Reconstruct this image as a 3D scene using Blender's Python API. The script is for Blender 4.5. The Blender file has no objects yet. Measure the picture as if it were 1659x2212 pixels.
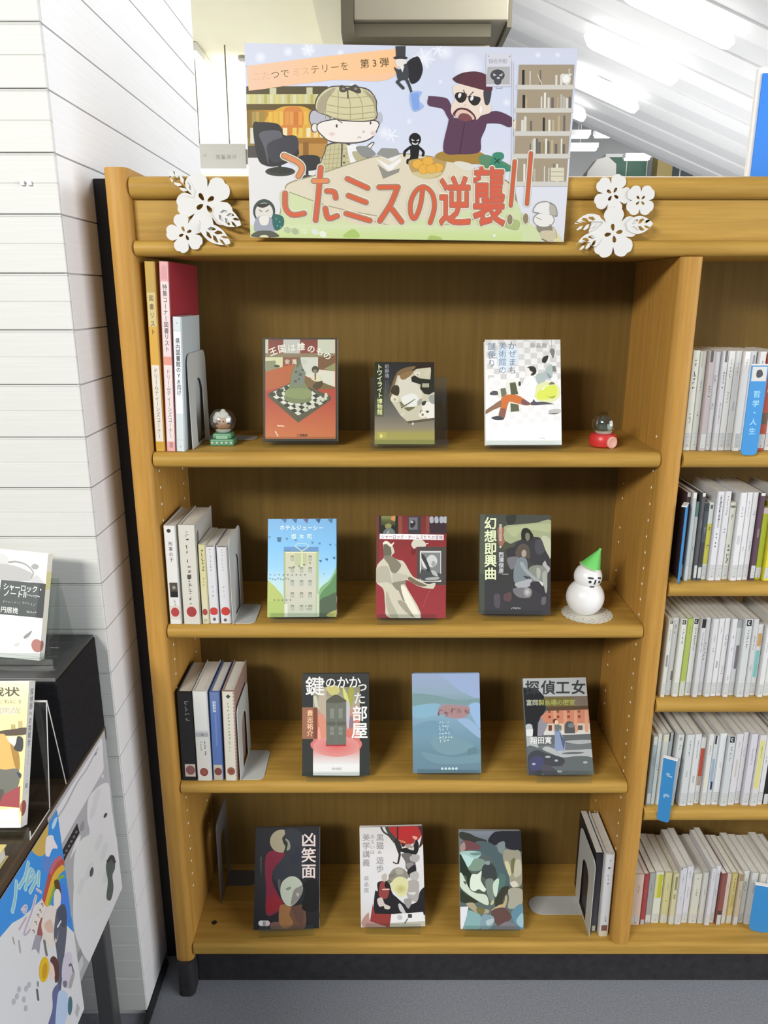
# A library bookcase with a poster on its header, book displays and spine-out rows.
import bpy, bmesh, math, random
import numpy as np
from mathutils import Vector, Matrix, geometry

S = bpy.context.scene
COL = S.collection
rad = math.radians

# ------------------------------------------------------------------ camera
cam_d = bpy.data.cameras.new('camera')
cam_d.sensor_fit = 'HORIZONTAL'
cam_d.sensor_width = 36.0
cam_d.lens = 35.9
cam_d.clip_start = 0.02
cam = bpy.data.objects.new('camera', cam_d)
COL.objects.link(cam)
cam.location = (0.0, -1.327, 1.47)
cam.rotation_euler = (rad(90 - 15.9), 0, 0)
S.camera = cam

# ------------------------------------------------------------------ world, lights, exposure
w = bpy.data.worlds.new('world')
S.world = w
w.use_nodes = True
w.node_tree.nodes['Background'].inputs[0].default_value = (0.93, 0.96, 1.0, 1)
w.node_tree.nodes['Background'].inputs[1].default_value = 0.16

def area(name, loc, target, sx, sy, power, col=(1, 1, 1)):
    d = bpy.data.lights.new(name, 'AREA')
    d.shape = 'RECTANGLE'; d.size = sx; d.size_y = sy; d.energy = power; d.color = col
    o = bpy.data.objects.new(name, d); COL.objects.link(o)
    o.location = loc
    o.rotation_euler = (Vector(target) - Vector(loc)).to_track_quat('-Z', 'Y').to_euler()
    return o
# fluorescent rows of the reading room, in front of and above the bookcase
area('room_light', (-1.8, -2.95, 2.68), (0.1, 0.1, 0.8), 1.3, 0.4, 82, (1.0, 0.97, 0.90))
# broad daylight-like glow of the open reading room on the right
area('room_light', (3.1, -1.7, 1.7), (-0.4, 0.0, 1.0), 3.0, 2.4, 74, (0.97, 0.985, 1.0))
# fluorescent light from behind the bookcase, then added unseen fills for the hall
area('hall_fill', (0.75, 1.1, 2.45), (-0.5, 0.45, 1.75), 0.9, 0.5, 10, (1.0, 1.0, 1.0))
area('hall_fill', (-1.3, 2.5, 0.9), (-1.0, 2.7, 2.67), 1.4, 1.4, 19, (1.0, 0.99, 0.95))  # added uplight, stands in for bounce onto the cream ceiling
area('hall_fill', (2.0, 4.2, 1.2), (2.2, 4.6, 3.0), 2.0, 2.0, 26, (1.0, 1.0, 1.0))  # added uplight that brightens the sloping ceiling

area('hall_fill', (-0.9, 3.1, 1.9), (-0.9, 4.1, 1.9), 1.2, 0.6, 26, (1.0, 1.0, 0.97))  # added unseen light that whitens the back wall
area('hall_fill', (2.9, 7.4, 3.35), (2.9, 8.0, 0.0), 1.5, 1.0, 26, (1.0, 1.0, 1.0))  # added unseen light that lifts the far end of the hall

vs = S.view_settings
vs.view_transform = 'Standard'
vs.look = 'None'
vs.gamma = 1.0
vs.use_curve_mapping = False
vs.exposure = 0.55

# ------------------------------------------------------------------ helpers
def lin(c):
    return c / 12.92 if c <= 0.04045 else ((c + 0.055) / 1.055) ** 2.4
def H(h, g=1.0):
    h = h.lstrip('#')
    return tuple(min(0.92, lin(int(h[i:i + 2], 16) / 255.0) * g) for i in (0, 2, 4))

def mat(name, col, rough=0.5, metal=0.0, spec=0.5, emit=None, estr=0.0, coat=0.0):
    m = bpy.data.materials.new(name); m.use_nodes = True
    b = m.node_tree.nodes['Principled BSDF']
    b.inputs['Base Color'].default_value = (*col, 1)
    b.inputs['Roughness'].default_value = rough
    b.inputs['Metallic'].default_value = metal
    b.inputs['Specular IOR Level'].default_value = spec
    b.inputs['Coat Weight'].default_value = coat
    if emit:
        b.inputs['Emission Color'].default_value = (*emit, 1)
        b.inputs['Emission Strength'].default_value = estr
    return m

def noisy(name, c1, c2, scale=(1, 1, 1), nscale=8.0, rough=0.5, detail=6.0, bump=0.0, spec=0.4, lo=0.3, hi=0.7, coat=0.0):
    m = mat(name, c1, rough, spec=spec, coat=coat)
    nt = m.node_tree; N = nt.nodes; L = nt.links
    b = N['Principled BSDF']
    tc = N.new('ShaderNodeTexCoord'); mp = N.new('ShaderNodeMapping')
    mp.inputs['Scale'].default_value = scale
    no = N.new('ShaderNodeTexNoise'); no.inputs['Scale'].default_value = nscale
    no.inputs['Detail'].default_value = detail; no.inputs['Roughness'].default_value = 0.62
    cr = N.new('ShaderNodeValToRGB')
    cr.color_ramp.elements[0].position = lo; cr.color_ramp.elements[0].color = (*c1, 1)
    cr.color_ramp.elements[1].position = hi; cr.color_ramp.elements[1].color = (*c2, 1)
    L.new(tc.outputs['Object'], mp.inputs['Vector']); L.new(mp.outputs['Vector'], no.inputs['Vector'])
    L.new(no.outputs['Fac'], cr.inputs['Fac']); L.new(cr.outputs['Color'], b.inputs['Base Color'])
    if bump:
        bp = N.new('ShaderNodeBump'); bp.inputs['Strength'].default_value = bump
        bp.inputs['Distance'].default_value = 0.002
        L.new(no.outputs['Fac'], bp.inputs['Height']); L.new(bp.outputs['Normal'], b.inputs['Normal'])
    return m

def clear_mat(name, tint=(0.93, 0.95, 0.94), rough=0.03, refl=0.045):
    """thin clear plastic or glass: straight-through transmission plus fresnel gloss"""
    m = bpy.data.materials.new(name); m.use_nodes = True
    nt = m.node_tree; N = nt.nodes; L = nt.links
    N.remove(N['Principled BSDF'])
    tr = N.new('ShaderNodeBsdfTransparent'); tr.inputs[0].default_value = (*tint, 1)
    gl = N.new('ShaderNodeBsdfGlossy'); gl.inputs['Roughness'].default_value = rough
    lw = N.new('ShaderNodeLayerWeight'); lw.inputs['Blend'].default_value = 0.5
    pw = N.new('ShaderNodeMath'); pw.operation = 'POWER'; pw.inputs[1].default_value = 3.5
    ma = N.new('ShaderNodeMath'); ma.operation = 'MULTIPLY_ADD'; ma.inputs[1].default_value = 0.55; ma.inputs[2].default_value = refl
    mx = N.new('ShaderNodeMixShader')
    L.new(lw.outputs['Facing'], pw.inputs[0]); L.new(pw.outputs[0], ma.inputs[0]); L.new(ma.outputs[0], mx.inputs[0])
    L.new(tr.outputs[0], mx.inputs[1]); L.new(gl.outputs[0], mx.inputs[2])
    L.new(mx.outputs[0], N['Material Output'].inputs['Surface'])
    return m

OAK1, OAK2 = (0.36, 0.205, 0.040), (0.50, 0.305, 0.070)
M = {
    'oak_x': noisy('oak_grain_along_x', OAK1, OAK2, (3, 60, 60), 1.6, 0.48, bump=0.03, spec=0.18),
    'oak_z': noisy('oak_grain_along_z', (0.40, 0.205, 0.042), (0.53, 0.29, 0.066), (60, 60, 3), 1.6, 0.45, bump=0.03, spec=0.22),
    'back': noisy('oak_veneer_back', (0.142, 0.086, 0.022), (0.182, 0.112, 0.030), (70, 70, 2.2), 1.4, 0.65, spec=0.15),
    'black': mat('black_stain', (0.012, 0.011, 0.012), 0.55),
    'plinth': noisy('dark_plinth', (0.016, 0.015, 0.018), (0.03, 0.028, 0.032), (1, 1, 1), 60, 0.7),
    'carpet': noisy('grey_carpet', (0.18, 0.19, 0.215), (0.29, 0.305, 0.34), (1, 1, 1), 260, 0.95, bump=0.4, spec=0.1),
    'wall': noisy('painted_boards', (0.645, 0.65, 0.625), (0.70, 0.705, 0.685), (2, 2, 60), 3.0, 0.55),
    'wall_lit': noisy('painted_boards_lit', (0.82, 0.825, 0.84), (0.87, 0.875, 0.89), (2, 2, 60), 3.0, 0.55),  # front boards again in a lighter colour, imitating light on the pillar side
    'cream': noisy('cream_plaster', (0.66, 0.63, 0.47), (0.70, 0.67, 0.52), (1, 1, 1), 2.0, 0.8),
    'beige': mat('beige_panel', (0.33, 0.30, 0.225), 0.6),
    'brown': mat('dark_brown_frame', (0.13, 0.115, 0.075), 0.6),
    'greybeam': mat('grey_beam', (0.62, 0.57, 0.45), 0.6),
    'roof': mat('white_ceiling_boards', (0.66, 0.66, 0.665), 0.7),
    'batten': mat('white_ceiling_battens', (0.73, 0.73, 0.73), 0.7),
    'white': mat('white_paint', (0.85, 0.85, 0.84), 0.6),
    'lamp': mat('fluorescent_glow', (1, 1, 1), 0.4, emit=(1.0, 1.0, 0.97), estr=1.9),
    'bookend': mat('grey_enamelled_steel', (0.52, 0.53, 0.51), 0.38, spec=0.5),
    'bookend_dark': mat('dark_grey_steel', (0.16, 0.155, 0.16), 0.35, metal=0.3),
    'acrylic': clear_mat('clear_acrylic'),
    'acrylic_edge': mat('acrylic_edge', (0.72, 0.70, 0.68), 0.2),
    'glass': clear_mat('globe_glass', (0.88, 0.90, 0.89), 0.03, 0.16),
    'paper': noisy('book_pages', (0.66, 0.645, 0.59), (0.74, 0.725, 0.67), (1, 1, 1), 90, 0.8),
    'paper_dark': mat('aged_book_pages', (0.58, 0.55, 0.45), 0.8),
    'cutout': mat('white_felt_cutout', (0.66, 0.655, 0.64), 0.75),
    'foam': mat('white_foam_board', (0.80, 0.80, 0.79), 0.7),
    'felt': noisy('black_felt', (0.010, 0.010, 0.012), (0.022, 0.021, 0.024), (1, 1, 1), 300, 0.9, spec=0.2),
    'riser_top': mat('dark_riser_top', (0.045, 0.046, 0.048), 0.28),
    'table': noisy('dark_walnut_top', (0.055, 0.036, 0.022), (0.10, 0.068, 0.042), (40, 3, 40), 2.0, 0.3),
    'leg': mat('dark_grey_metal', (0.11, 0.11, 0.115), 0.4, metal=0.4),
    'socket': mat('brass_pin_socket', (0.92, 0.84, 0.64), 0.3, spec=0.8),
    'hole': mat('dark_hole', (0.02, 0.012, 0.006), 0.8),
    'ceramic': mat('white_ceramic', (0.84, 0.845, 0.85), 0.28),
    'hat': mat('green_felt_hat', (0.15, 0.62, 0.13), 0.55),
    'face': mat('black_paint', (0.03, 0.03, 0.03), 0.5),
    'doily': mat('lace_paper', (0.72, 0.70, 0.62), 0.8),
    'green': mat('green_base', (0.10, 0.27, 0.15), 0.4),
    'green2': mat('pale_green_relief', (0.25, 0.42, 0.28), 0.45),
    'star': mat('star_relief', (0.48, 0.55, 0.47), 0.5),
    'red': mat('red_base', (0.62, 0.035, 0.035), 0.35),
    'medal': mat('pink_medallion', (0.75, 0.40, 0.33), 0.5),
    'figure': mat('white_figurine', (0.78, 0.76, 0.72), 0.5),
    'figure2': mat('tan_figurine_trim', (0.42, 0.22, 0.12), 0.5),
    'figure3': mat('dark_figurine', (0.05, 0.065, 0.04), 0.5),
    'skin': mat('peach_paint', (0.70, 0.48, 0.36), 0.5),
    'signblue': mat('blue_plastic', (0.045, 0.27, 0.62), 0.35),
    'signwhite': mat('white_plastic', (0.82, 0.82, 0.82), 0.35),
    'boardblue': mat('blue_sign_face', (0.02, 0.22, 0.80), 0.4),
    'boardgreen': mat('green_notice_panel', (0.07, 0.16, 0.115), 0.6),
    'ochre': mat('ochre_column', (0.26, 0.20, 0.075), 0.7),
    'greyfar': mat('grey_far_wall', (0.42, 0.43, 0.43), 0.8),
    'darkfar': mat('dark_far_frame', (0.10, 0.11, 0.12), 0.7),
    'screw': mat('grey_fixture', (0.30, 0.29, 0.27), 0.5),
}
_pm = {}
def print_mat(gloss=0.42):
    if gloss in _pm: return _pm[gloss]
    m = mat('printed_ink', (1, 1, 1), gloss, spec=0.35)
    a = m.node_tree.nodes.new('ShaderNodeAttribute'); a.attribute_name = 'ink'
    m.node_tree.links.new(a.outputs['Color'], m.node_tree.nodes['Principled BSDF'].inputs['Base Color'])
    _pm[gloss] = m
    return m
_cm = {}
def flat(col, rough=0.42):
    """plain cover stock of one colour"""
    k = (tuple(round(c, 4) for c in col), rough)
    if k not in _cm: _cm[k] = mat('cover_stock', col, rough, spec=0.4)
    return _cm[k]

def link(name, me, material, parent=None, kind=None, world=True):
    o = bpy.data.objects.new(name, me); COL.objects.link(o)
    if material is not None: me.materials.append(material)
    if parent is not None:
        o.parent = parent
        if world: o.location = -Vector(parent.location)
    if kind: o['kind'] = kind
    return o

def thing(name, label, cat, loc, group=None, rot=None):
    o = bpy.data.objects.new(name, None); COL.objects.link(o)
    o.empty_display_size = 0.02
    o.location = loc
    if rot is not None: o.rotation_euler = rot
    o['label'] = label; o['category'] = cat
    if group: o['group'] = group
    return o

def tag(o, label, cat, group=None):
    o['label'] = label; o['category'] = cat
    if group: o['group'] = group
    return o

def mesh(name, verts, faces, material, parent=None, smooth=False, kind=None, world=True):
    me = bpy.data.meshes.new(name); me.from_pydata([tuple(v) for v in verts], [], faces); me.update()
    if smooth: me.shade_smooth()
    return link(name, me, material, parent, kind, world)

def box(name, x0, x1, y0, y1, z0, z1, material, parent=None, bev=0.0, seg=2, kind=None, world=True):
    bm = bmesh.new()
    bmesh.ops.create_cube(bm, size=1.0)
    for v in bm.verts:
        v.co = ((x0 + x1) / 2 + v.co.x * (x1 - x0), (y0 + y1) / 2 + v.co.y * (y1 - y0), (z0 + z1) / 2 + v.co.z * (z1 - z0))
    if bev: bmesh.ops.bevel(bm, geom=list(bm.edges), offset=bev, segments=seg, affect='EDGES', profile=0.5)
    me = bpy.data.meshes.new(name); bm.to_mesh(me); bm.free()
    return link(name, me, material, parent, kind, world)

def prism(name, prof, axis, a0, a1, material, parent=None, world=True, kind=None, smooth=False):
    """extrude a closed 2D outline along an axis; outline is (y,z), (x,z) or (x,y)"""
    n = len(prof)
    f3 = {'x': lambda p, a: (a, p[0], p[1]), 'y': lambda p, a: (p[0], a, p[1]), 'z': lambda p, a: (p[0], p[1], a)}[axis]
    vs_ = [f3(p, a0) for p in prof] + [f3(p, a1) for p in prof]
    fs = [(i, (i + 1) % n, n + (i + 1) % n, n + i) for i in range(n)] + [tuple(range(n))[::-1], tuple(range(n, 2 * n))]
    bm = bmesh.new()
    bv = [bm.verts.new(v) for v in vs_]
    for f in fs: bm.faces.new([bv[i] for i in f])
    bmesh.ops.recalc_face_normals(bm, faces=bm.faces)
    me = bpy.data.meshes.new(name); bm.to_mesh(me); bm.free()
    if smooth:
        me.shade_smooth(); me.set_sharp_from_angle(angle=rad(35))
    return link(name, me, material, parent, kind, world)

def lathe(name, prof, cx, cy, material, parent=None, seg=32, world=True, smooth=True, mtx=None):
    vs_, fs = [], []
    n = len(prof)
    for i in range(seg):
        a = 2 * math.pi * i / seg
        for r, z in prof:
            v = Vector((r * math.cos(a), r * math.sin(a), z))
            if mtx is not None: v = mtx @ v
            vs_.append((v.x + cx, v.y + cy, v.z))
    for i in range(seg):
        j = (i + 1) % seg
        for k in range(n - 1):
            fs.append((i * n + k, j * n + k, j * n + k + 1, i * n + k + 1))
    fs.append(tuple(i * n + n - 1 for i in range(seg)))
    fs.append(tuple(i * n for i in range(seg))[::-1])
    o = mesh(name, vs_, fs, material, parent, smooth, world=world)
    if smooth: o.data.set_sharp_from_angle(angle=rad(40))
    return o

def ball_prof(r, zc, t0=-90, t1=90, n=18, sq=1.0):
    return [(max(1e-4, r * math.cos(rad(t0 + (t1 - t0) * i / n))), zc + sq * r * math.sin(rad(t0 + (t1 - t0) * i / n))) for i in range(n + 1)]

def tube(name, pts, r, material, parent=None, seg=10, world=True):
    vs_, fs = [], []
    pts = [Vector(p) for p in pts]
    for i, p in enumerate(pts):
        d = (pts[min(i + 1, len(pts) - 1)] - pts[max(i - 1, 0)]).normalized()
        u = d.orthogonal().normalized(); v = d.cross(u)
        for k in range(seg):
            a = 2 * math.pi * k / seg
            vs_.append(p + r * (math.cos(a) * u + math.sin(a) * v))
    for i in range(len(pts) - 1):
        for k in range(seg):
            l = (k + 1) % seg
            fs.append((i * seg + k, i * seg + l, (i + 1) * seg + l, (i + 1) * seg + k))
    fs += [tuple(range(seg))[::-1], tuple(range((len(pts) - 1) * seg, len(pts) * seg))]
    return mesh(name, vs_, fs, material, parent, True, world=world)

# ------------------------------------------------------------------ flat printing: ink shapes laid on a sheet
_fc = bpy.data.curves.new('type_setter', 'FONT')
_fo = bpy.data.objects.new('type_setter', _fc)
_gc = {}
def glyph(ch, bold):
    k = (ch, round(bold, 3))
    if k not in _gc:
        if _fo.name not in COL.objects: COL.objects.link(_fo)
        _fc.body = ch; _fc.resolution_u = 2; _fc.offset = bold
        dg = bpy.context.evaluated_depsgraph_get(); dg.update()
        e = _fo.evaluated_get(dg); me = e.to_mesh(); me.calc_loop_triangles()
        vv = np.array([(v.co.x, v.co.y) for v in me.vertices]) if len(me.vertices) else np.zeros((0, 2))
        tt = [tuple(t.vertices) for t in me.loop_triangles]
        e.to_mesh_clear()
        if ord(ch) < 0x2000 and len(vv): vv[:, 0] += 0.5 - (vv[:, 0].max() + vv[:, 0].min()) / 2
        _gc[k] = (vv, tt)
    return _gc[k]

def spline(pts, n=6, closed=True):
    P = [Vector((p[0], p[1])) for p in pts]; out = []
    N = len(P)
    rng = range(N) if closed else range(N - 1)
    for i in rng:
        p0 = P[(i - 1) % N] if closed or i > 0 else P[i]
        p1 = P[i]; p2 = P[(i + 1) % N]
        p3 = P[(i + 2) % N] if closed or i + 2 < N else P[(i + 1) % N]
        for k in range(n):
            t = k / n
            out.append(tuple(0.5 * ((2 * p1) + (-p0 + p2) * t + (2 * p0 - 5 * p1 + 4 * p2 - p3) * t * t + (-p0 + 3 * p1 - 3 * p2 + p3) * t ** 3)))
    if not closed: out.append(tuple(P[-1]))
    return out

class Sheet:
    """A printed sheet of W x H metres. Its artwork is given in the coordinates of the drawing it was
    traced from, whose corners are quad = TL, TR, BR, BL, and squared up to the sheet."""
    def __init__(self, quad, W, Hh, gain=1.0, step=4e-6):
        self.W, self.H, self.g, self.step = W, Hh, gain, step
        A = []; b = []
        for (x, y), (u, v) in zip(quad, [(0, Hh), (W, Hh), (W, 0), (0, 0)]):
            A.append([x, y, 1, 0, 0, 0, -u * x, -u * y]); b.append(u)
            A.append([0, 0, 0, x, y, 1, -v * x, -v * y]); b.append(v)
        self.h = np.append(np.linalg.solve(np.array(A, float), np.array(b, float)), 1).reshape(3, 3)
        self.V, self.F, self.C = [], [], []
        self.lay = 0; self.fx, self.fy, self.fs = 0.0, 0.0, 1.0
    def frame(self, ox, oy, s): self.fx, self.fy, self.fs = ox, oy, s
    def uv(self, pts):
        p = np.array(pts, float)[:, :2] / self.fs + np.array([self.fx, self.fy])
        q = np.c_[p, np.ones(len(p))] @ self.h.T
        return q[:, :2] / q[:, 2:]
    def tris(self, pts, tris, cols):
        """pts in drawing coordinates, cols one colour or one per point"""
        if not len(pts): return
        q = self.uv(pts)
        one = not isinstance(cols, list)
        self.lay += 1
        z = self.lay
        W, Hh = self.W, self.H
        inside = (q[:, 0] >= 0).all() and (q[:, 0] <= W).all() and (q[:, 1] >= 0).all() and (q[:, 1] <= Hh).all()
        if inside:
            b = len(self.V)
            for i in range(len(q)):
                self.V.append((q[i, 0], q[i, 1], z)); self.C.append(cols if one else cols[i])
            self.F += [tuple(b + j for j in t) for t in tris]
            return
        for t in tris:
            poly = [(q[j, 0], q[j, 1], np.array(cols if one else cols[j])) for j in t]
            for ax, lim, sg in ((0, 0, 1), (0, W, -1), (1, 0, 1), (1, Hh, -1)):
                out = []
                for i in range(len(poly)):
                    a, c = poly[i], poly[(i + 1) % len(poly)]
                    da, dc = sg * (a[ax] - lim), sg * (c[ax] - lim)
                    if da >= 0: out.append(a)
                    if (da >= 0) != (dc >= 0):
                        s = da / (da - dc)
                        out.append(tuple(a[k] + s * (c[k] - a[k]) for k in range(3)))
                poly = out
                if len(poly) < 3: break
            if len(poly) < 3: continue
            b = len(self.V)
            for p in poly: self.V.append((p[0], p[1], z)); self.C.append(tuple(p[2]))
            self.F.append(tuple(range(b, b + len(poly))))
    def c(self, h): return H(h, self.g)
    def poly(self, pts, col):
        t = geometry.tessellate_polygon([[Vector((p[0], p[1], 0)) for p in pts]])
        self.tris(pts, t, self.c(col))
    def sm(self, pts, col, n=5): self.poly(spline(pts, n), col)
    def rect(self, x0, y0, x1, y1, col): self.tris([(x0, y0), (x1, y0), (x1, y1), (x0, y1)], [(0, 1, 2), (0, 2, 3)], self.c(col))
    def quad(self, pts, cols): self.tris(pts, [(0, 1, 2), (0, 2, 3)], [self.c(c) for c in cols])
    def grad(self, x0, y0, x1, y1, stops, vert=True):
        self.lay += 1; l = self.lay
        for (t0, c0), (t1, c1) in zip(stops, stops[1:]):
            self.lay = l - 1
            if vert: self.quad([(x0, y0 + t0 * (y1 - y0)), (x1, y0 + t0 * (y1 - y0)), (x1, y0 + t1 * (y1 - y0)), (x0, y0 + t1 * (y1 - y0))], [c0, c0, c1, c1])
            else: self.quad([(x0 + t0 * (x1 - x0), y0), (x0 + t1 * (x1 - x0), y0), (x0 + t1 * (x1 - x0), y1), (x0 + t0 * (x1 - x0), y1)], [c0, c1, c1, c0])
    def ell(self, cx, cy, rx, ry, col, rot=0, n=28, a0=0, a1=360):
        r = rad(rot); pts = [(cx, cy)]
        for i in range(n + 1):
            a = rad(a0 + (a1 - a0) * i / n); x, y = rx * math.cos(a), ry * math.sin(a)
            pts.append((cx + x * math.cos(r) - y * math.sin(r), cy + x * math.sin(r) + y * math.cos(r)))
        self.tris(pts, [(0, i, i + 1) for i in range(1, n + 1)], self.c(col))
    def soft(self, cx, cy, rx, ry, c0, c1, n=28):
        pts = [(cx, cy)] + [(cx + rx * math.cos(2 * math.pi * i / n), cy + ry * math.sin(2 * math.pi * i / n)) for i in range(n)]
        self.tris(pts, [(0, i + 1, (i + 1) % n + 1) for i in range(n)], [self.c(c0)] + [self.c(c1)] * n)
    def line(self, pts, wd, col, curve=False, wd2=None):
        """stroke with round ends"""
        if curve: pts = spline(pts, 6, False)
        P = [Vector(p[:2]) for p in pts]
        P = [p for i, p in enumerate(P) if i == 0 or (p - P[i - 1]).length > 1e-4]
        n = len(P)
        W_ = [wd + ((wd2 if wd2 is not None else wd) - wd) * i / max(1, n - 1) for i in range(n)]
        # a tight bend is drawn as separate overlapping strokes
        cut, acc, last = [0], 0.0, 0
        for i in range(1, n - 1):
            th = (P[i] - P[i - 1]).angle(P[i + 1] - P[i]); acc += th
            short = min((P[i] - P[i - 1]).length, (P[i + 1] - P[i]).length)
            if acc > 1.9 or th > 0.6 or short < W_[i] * math.tan(th / 2): cut.append(i); acc = 0.0
        cut.append(n - 1)
        for a_, b_ in zip(cut, cut[1:]): self.stroke(P[a_:b_ + 1], W_[a_:b_ + 1], col)
    def stroke(self, P, ws, col):
        n = len(P); V, T = [], []
        D = [(P[i + 1] - P[i]).normalized() for i in range(n - 1)]
        for i in range(n):
            d0, d1 = D[max(0, i - 1)], D[min(n - 2, i)]
            n0, n1 = Vector((-d0.y, d0.x)), Vector((-d1.y, d1.x))
            m = n0 + n1; m = m.normalized() if m.length > 0.1 else n0
            k = ws[i] / 2 / max(0.55, m.dot(n0))
            V += [tuple(P[i] + m * k), tuple(P[i] - m * k)]
            if i: T += [(2 * i - 2, 2 * i - 1, 2 * i + 1), (2 * i - 2, 2 * i + 1, 2 * i)]
        for p, d, ww, sg in ((P[0], D[0], ws[0], -1), (P[-1], D[-1], ws[-1], 1)):
            b = len(V); V.append(tuple(p)); q = Vector((-d.y, d.x))
            for k in range(9):
                a_ = math.pi * k / 8
                V.append(tuple(p + q * (ww / 2 * math.cos(a_)) + d * (sg * ww / 2 * math.sin(a_))))
            T += [(b, b + 1 + k, b + 2 + k) for k in range(8)]
        self.tris(V, T, self.c(col))
    def text(self, s, x, y, h, col, bold=0.0, sx=1.0, sp=1.0, rot=0, vert=False, skew=0.0):
        """x, y = top left of the first character box of height h"""
        r = rad(rot); cr, sr = math.cos(r), math.sin(r)
        # heavier weights are struck several times, each a hair off
        hits = [(0, 0)]
        if bold > 0: hits += [(0.6 * bold * math.cos(k * math.pi / 3 + .5), 0.6 * bold * math.sin(k * math.pi / 3 + .5)) for k in range(6)]
        for ox, oy in hits:
            V, T = [], []; px, py = 0.0, 0.0
            for ch in s:
                if ch in ' \u3000':
                    if vert: py += h * sp * 0.5
                    else: px += h * sx * sp * (0.5 if ch == ' ' else 1)
                    continue
                vv, tt = glyph(ch, 0.0)
                b = len(V)
                for gx, gy in vv:
                    a, c_ = gx - 0.5, 0.38 - gy
                    if vert and ch in 'ー－~…': a, c_ = -c_, a
                    X = px + (a + ox + 0.5) * h * sx - skew * c_ * h; Y = py + (c_ + oy + 0.5) * h
                    V.append((x + X * cr - Y * sr, y + X * sr + Y * cr))
                T += [(b + t[0], b + t[1], b + t[2]) for t in tt]
                if vert: py += h * sp
                else: px += h * sx * sp
            self.tris(V, T, self.c(col))
    def marks(self, x, y, n, s, col, vert=True, gap=1.35, seed=0):
        """illegible lettering: blotted little shapes"""
        R = random.Random(seed + n * 7 + int(x * 3))
        V, T = [], []
        for i in range(n):
            cx, cy = (x, y + i * s * gap) if vert else (x + i * s * gap, y)
            for k in range(3):
                a, b_ = R.uniform(-.3, .1) * s, R.uniform(-.45, .3) * s
                w_, h_ = R.uniform(.4, .7) * s, R.uniform(.14, .24) * s
                if R.random() < .4: w_, h_ = h_, w_
                q = len(V)
                V += [(cx + a, cy + b_), (cx + a + w_, cy + b_), (cx + a + w_, cy + b_ + h_), (cx + a, cy + b_ + h_)]
                T += [(q, q + 1, q + 2), (q, q + 2, q + 3)]
        self.tris(V, T, self.c(col))
    def build(self, name, parent, off=2e-4, cx=0.5, mtx=None, world=False, gloss=0.42):
        """sheet stands in the local x-z plane, printed side towards -y, foot at z = 0"""
        V = [(u - self.W * cx, -(off + l * self.step), v) for u, v, l in self.V]
        if mtx is not None: V = [tuple(mtx @ Vector(p)) for p in V]
        # make every face look towards the printed side
        F = []
        for f in self.F:
            a, b, c = self.V[f[0]], self.V[f[1]], self.V[f[2]]
            ar = (b[0] - a[0]) * (c[1] - a[1]) - (b[1] - a[1]) * (c[0] - a[0])
            F.append(f if ar > 0 else f[::-1])
        me = bpy.data.meshes.new(name); me.from_pydata(V, [], F); me.update()
        at = me.attributes.new('ink', 'FLOAT_COLOR', 'POINT')
        at.data.foreach_set('color', np.array([(*c[:3], 1.0) for c in self.C], dtype=np.float32).ravel())
        return link(name, me, print_mat(gloss), parent, None, world)

# ------------------------------------------------------------------ the setting
box('floor', -3.2, 5.0, -3.6, 9.6, -0.06, 0.0, M['carpet'], kind='structure')

# wall on the left: a pillar clad with narrow boards on the front and on the side
pil = box('wall_left', -1.6, -0.506, -0.054, 0.94, 0.0, 3.2, M['wall'], kind='structure')
PITCH = 0.0437
def plank_mesh(nm, L, hgt, ax, m_, bv=0.0011):
    bm = bmesh.new(); bmesh.ops.create_cube(bm, size=1.0)
    for v in bm.verts:
        v.co = (v.co.x * L, v.co.y * 0.007, v.co.z * hgt) if ax == 'x' else (v.co.x * 0.007, v.co.y * L, v.co.z * hgt)
    bmesh.ops.bevel(bm, geom=[e for e in bm.edges], offset=bv, segments=1, affect='EDGES')
    me = bpy.data.meshes.new(nm); bm.to_mesh(me); bm.free(); me.materials.append(m_); return me
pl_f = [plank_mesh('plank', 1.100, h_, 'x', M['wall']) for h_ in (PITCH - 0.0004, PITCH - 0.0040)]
pl_s = [plank_mesh('plank', 0.994, h_, 'y', M['wall_lit'], 0.0005) for h_ in (PITCH, PITCH - 0.0004)]
bead = plank_mesh('bead', 1.0995, 0.0030, 'x', M['wall'])
z = 0.016; i = 0
while z < 3.1:
    wide = i % 2
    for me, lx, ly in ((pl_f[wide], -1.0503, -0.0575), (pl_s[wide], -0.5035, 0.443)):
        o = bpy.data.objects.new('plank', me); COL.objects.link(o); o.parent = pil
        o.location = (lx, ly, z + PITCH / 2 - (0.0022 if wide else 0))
    if wide:
        for me, lx, ly in ((bead, -1.0503, -0.0568),):
            o = bpy.data.objects.new('bead', me); COL.objects.link(o); o.parent = pil
            o.location = (lx, ly, z + PITCH - 0.0026)
    z += PITCH; i += 1
# two little plastic buttons on a board
for dx in (0, 0.011):
    o = box('wall_button', -0.556 + dx, -0.550 + dx, -0.0655, -0.061, 1.6295, 1.6365, M['white'], pil, 0.001)
box('baseboard_left', -0.4998, -0.491, -1.2, 0.07, 0.0, 0.014, M['black'], kind='structure')

# space behind the bookcase
back = box('wall_back', -3.2, 1.0, 4.1, 4.25, 0.0, 2.75, M['white'], kind='structure')
box('ceiling', -3.2, -0.16, 0.9, 4.1, 2.67, 2.75, M['cream'], kind='structure')
box('trim_1', -0.27, -0.14, 0.9, 4.1, 2.52, 2.75, M['cream'], kind='structure', bev=0.004)
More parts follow.
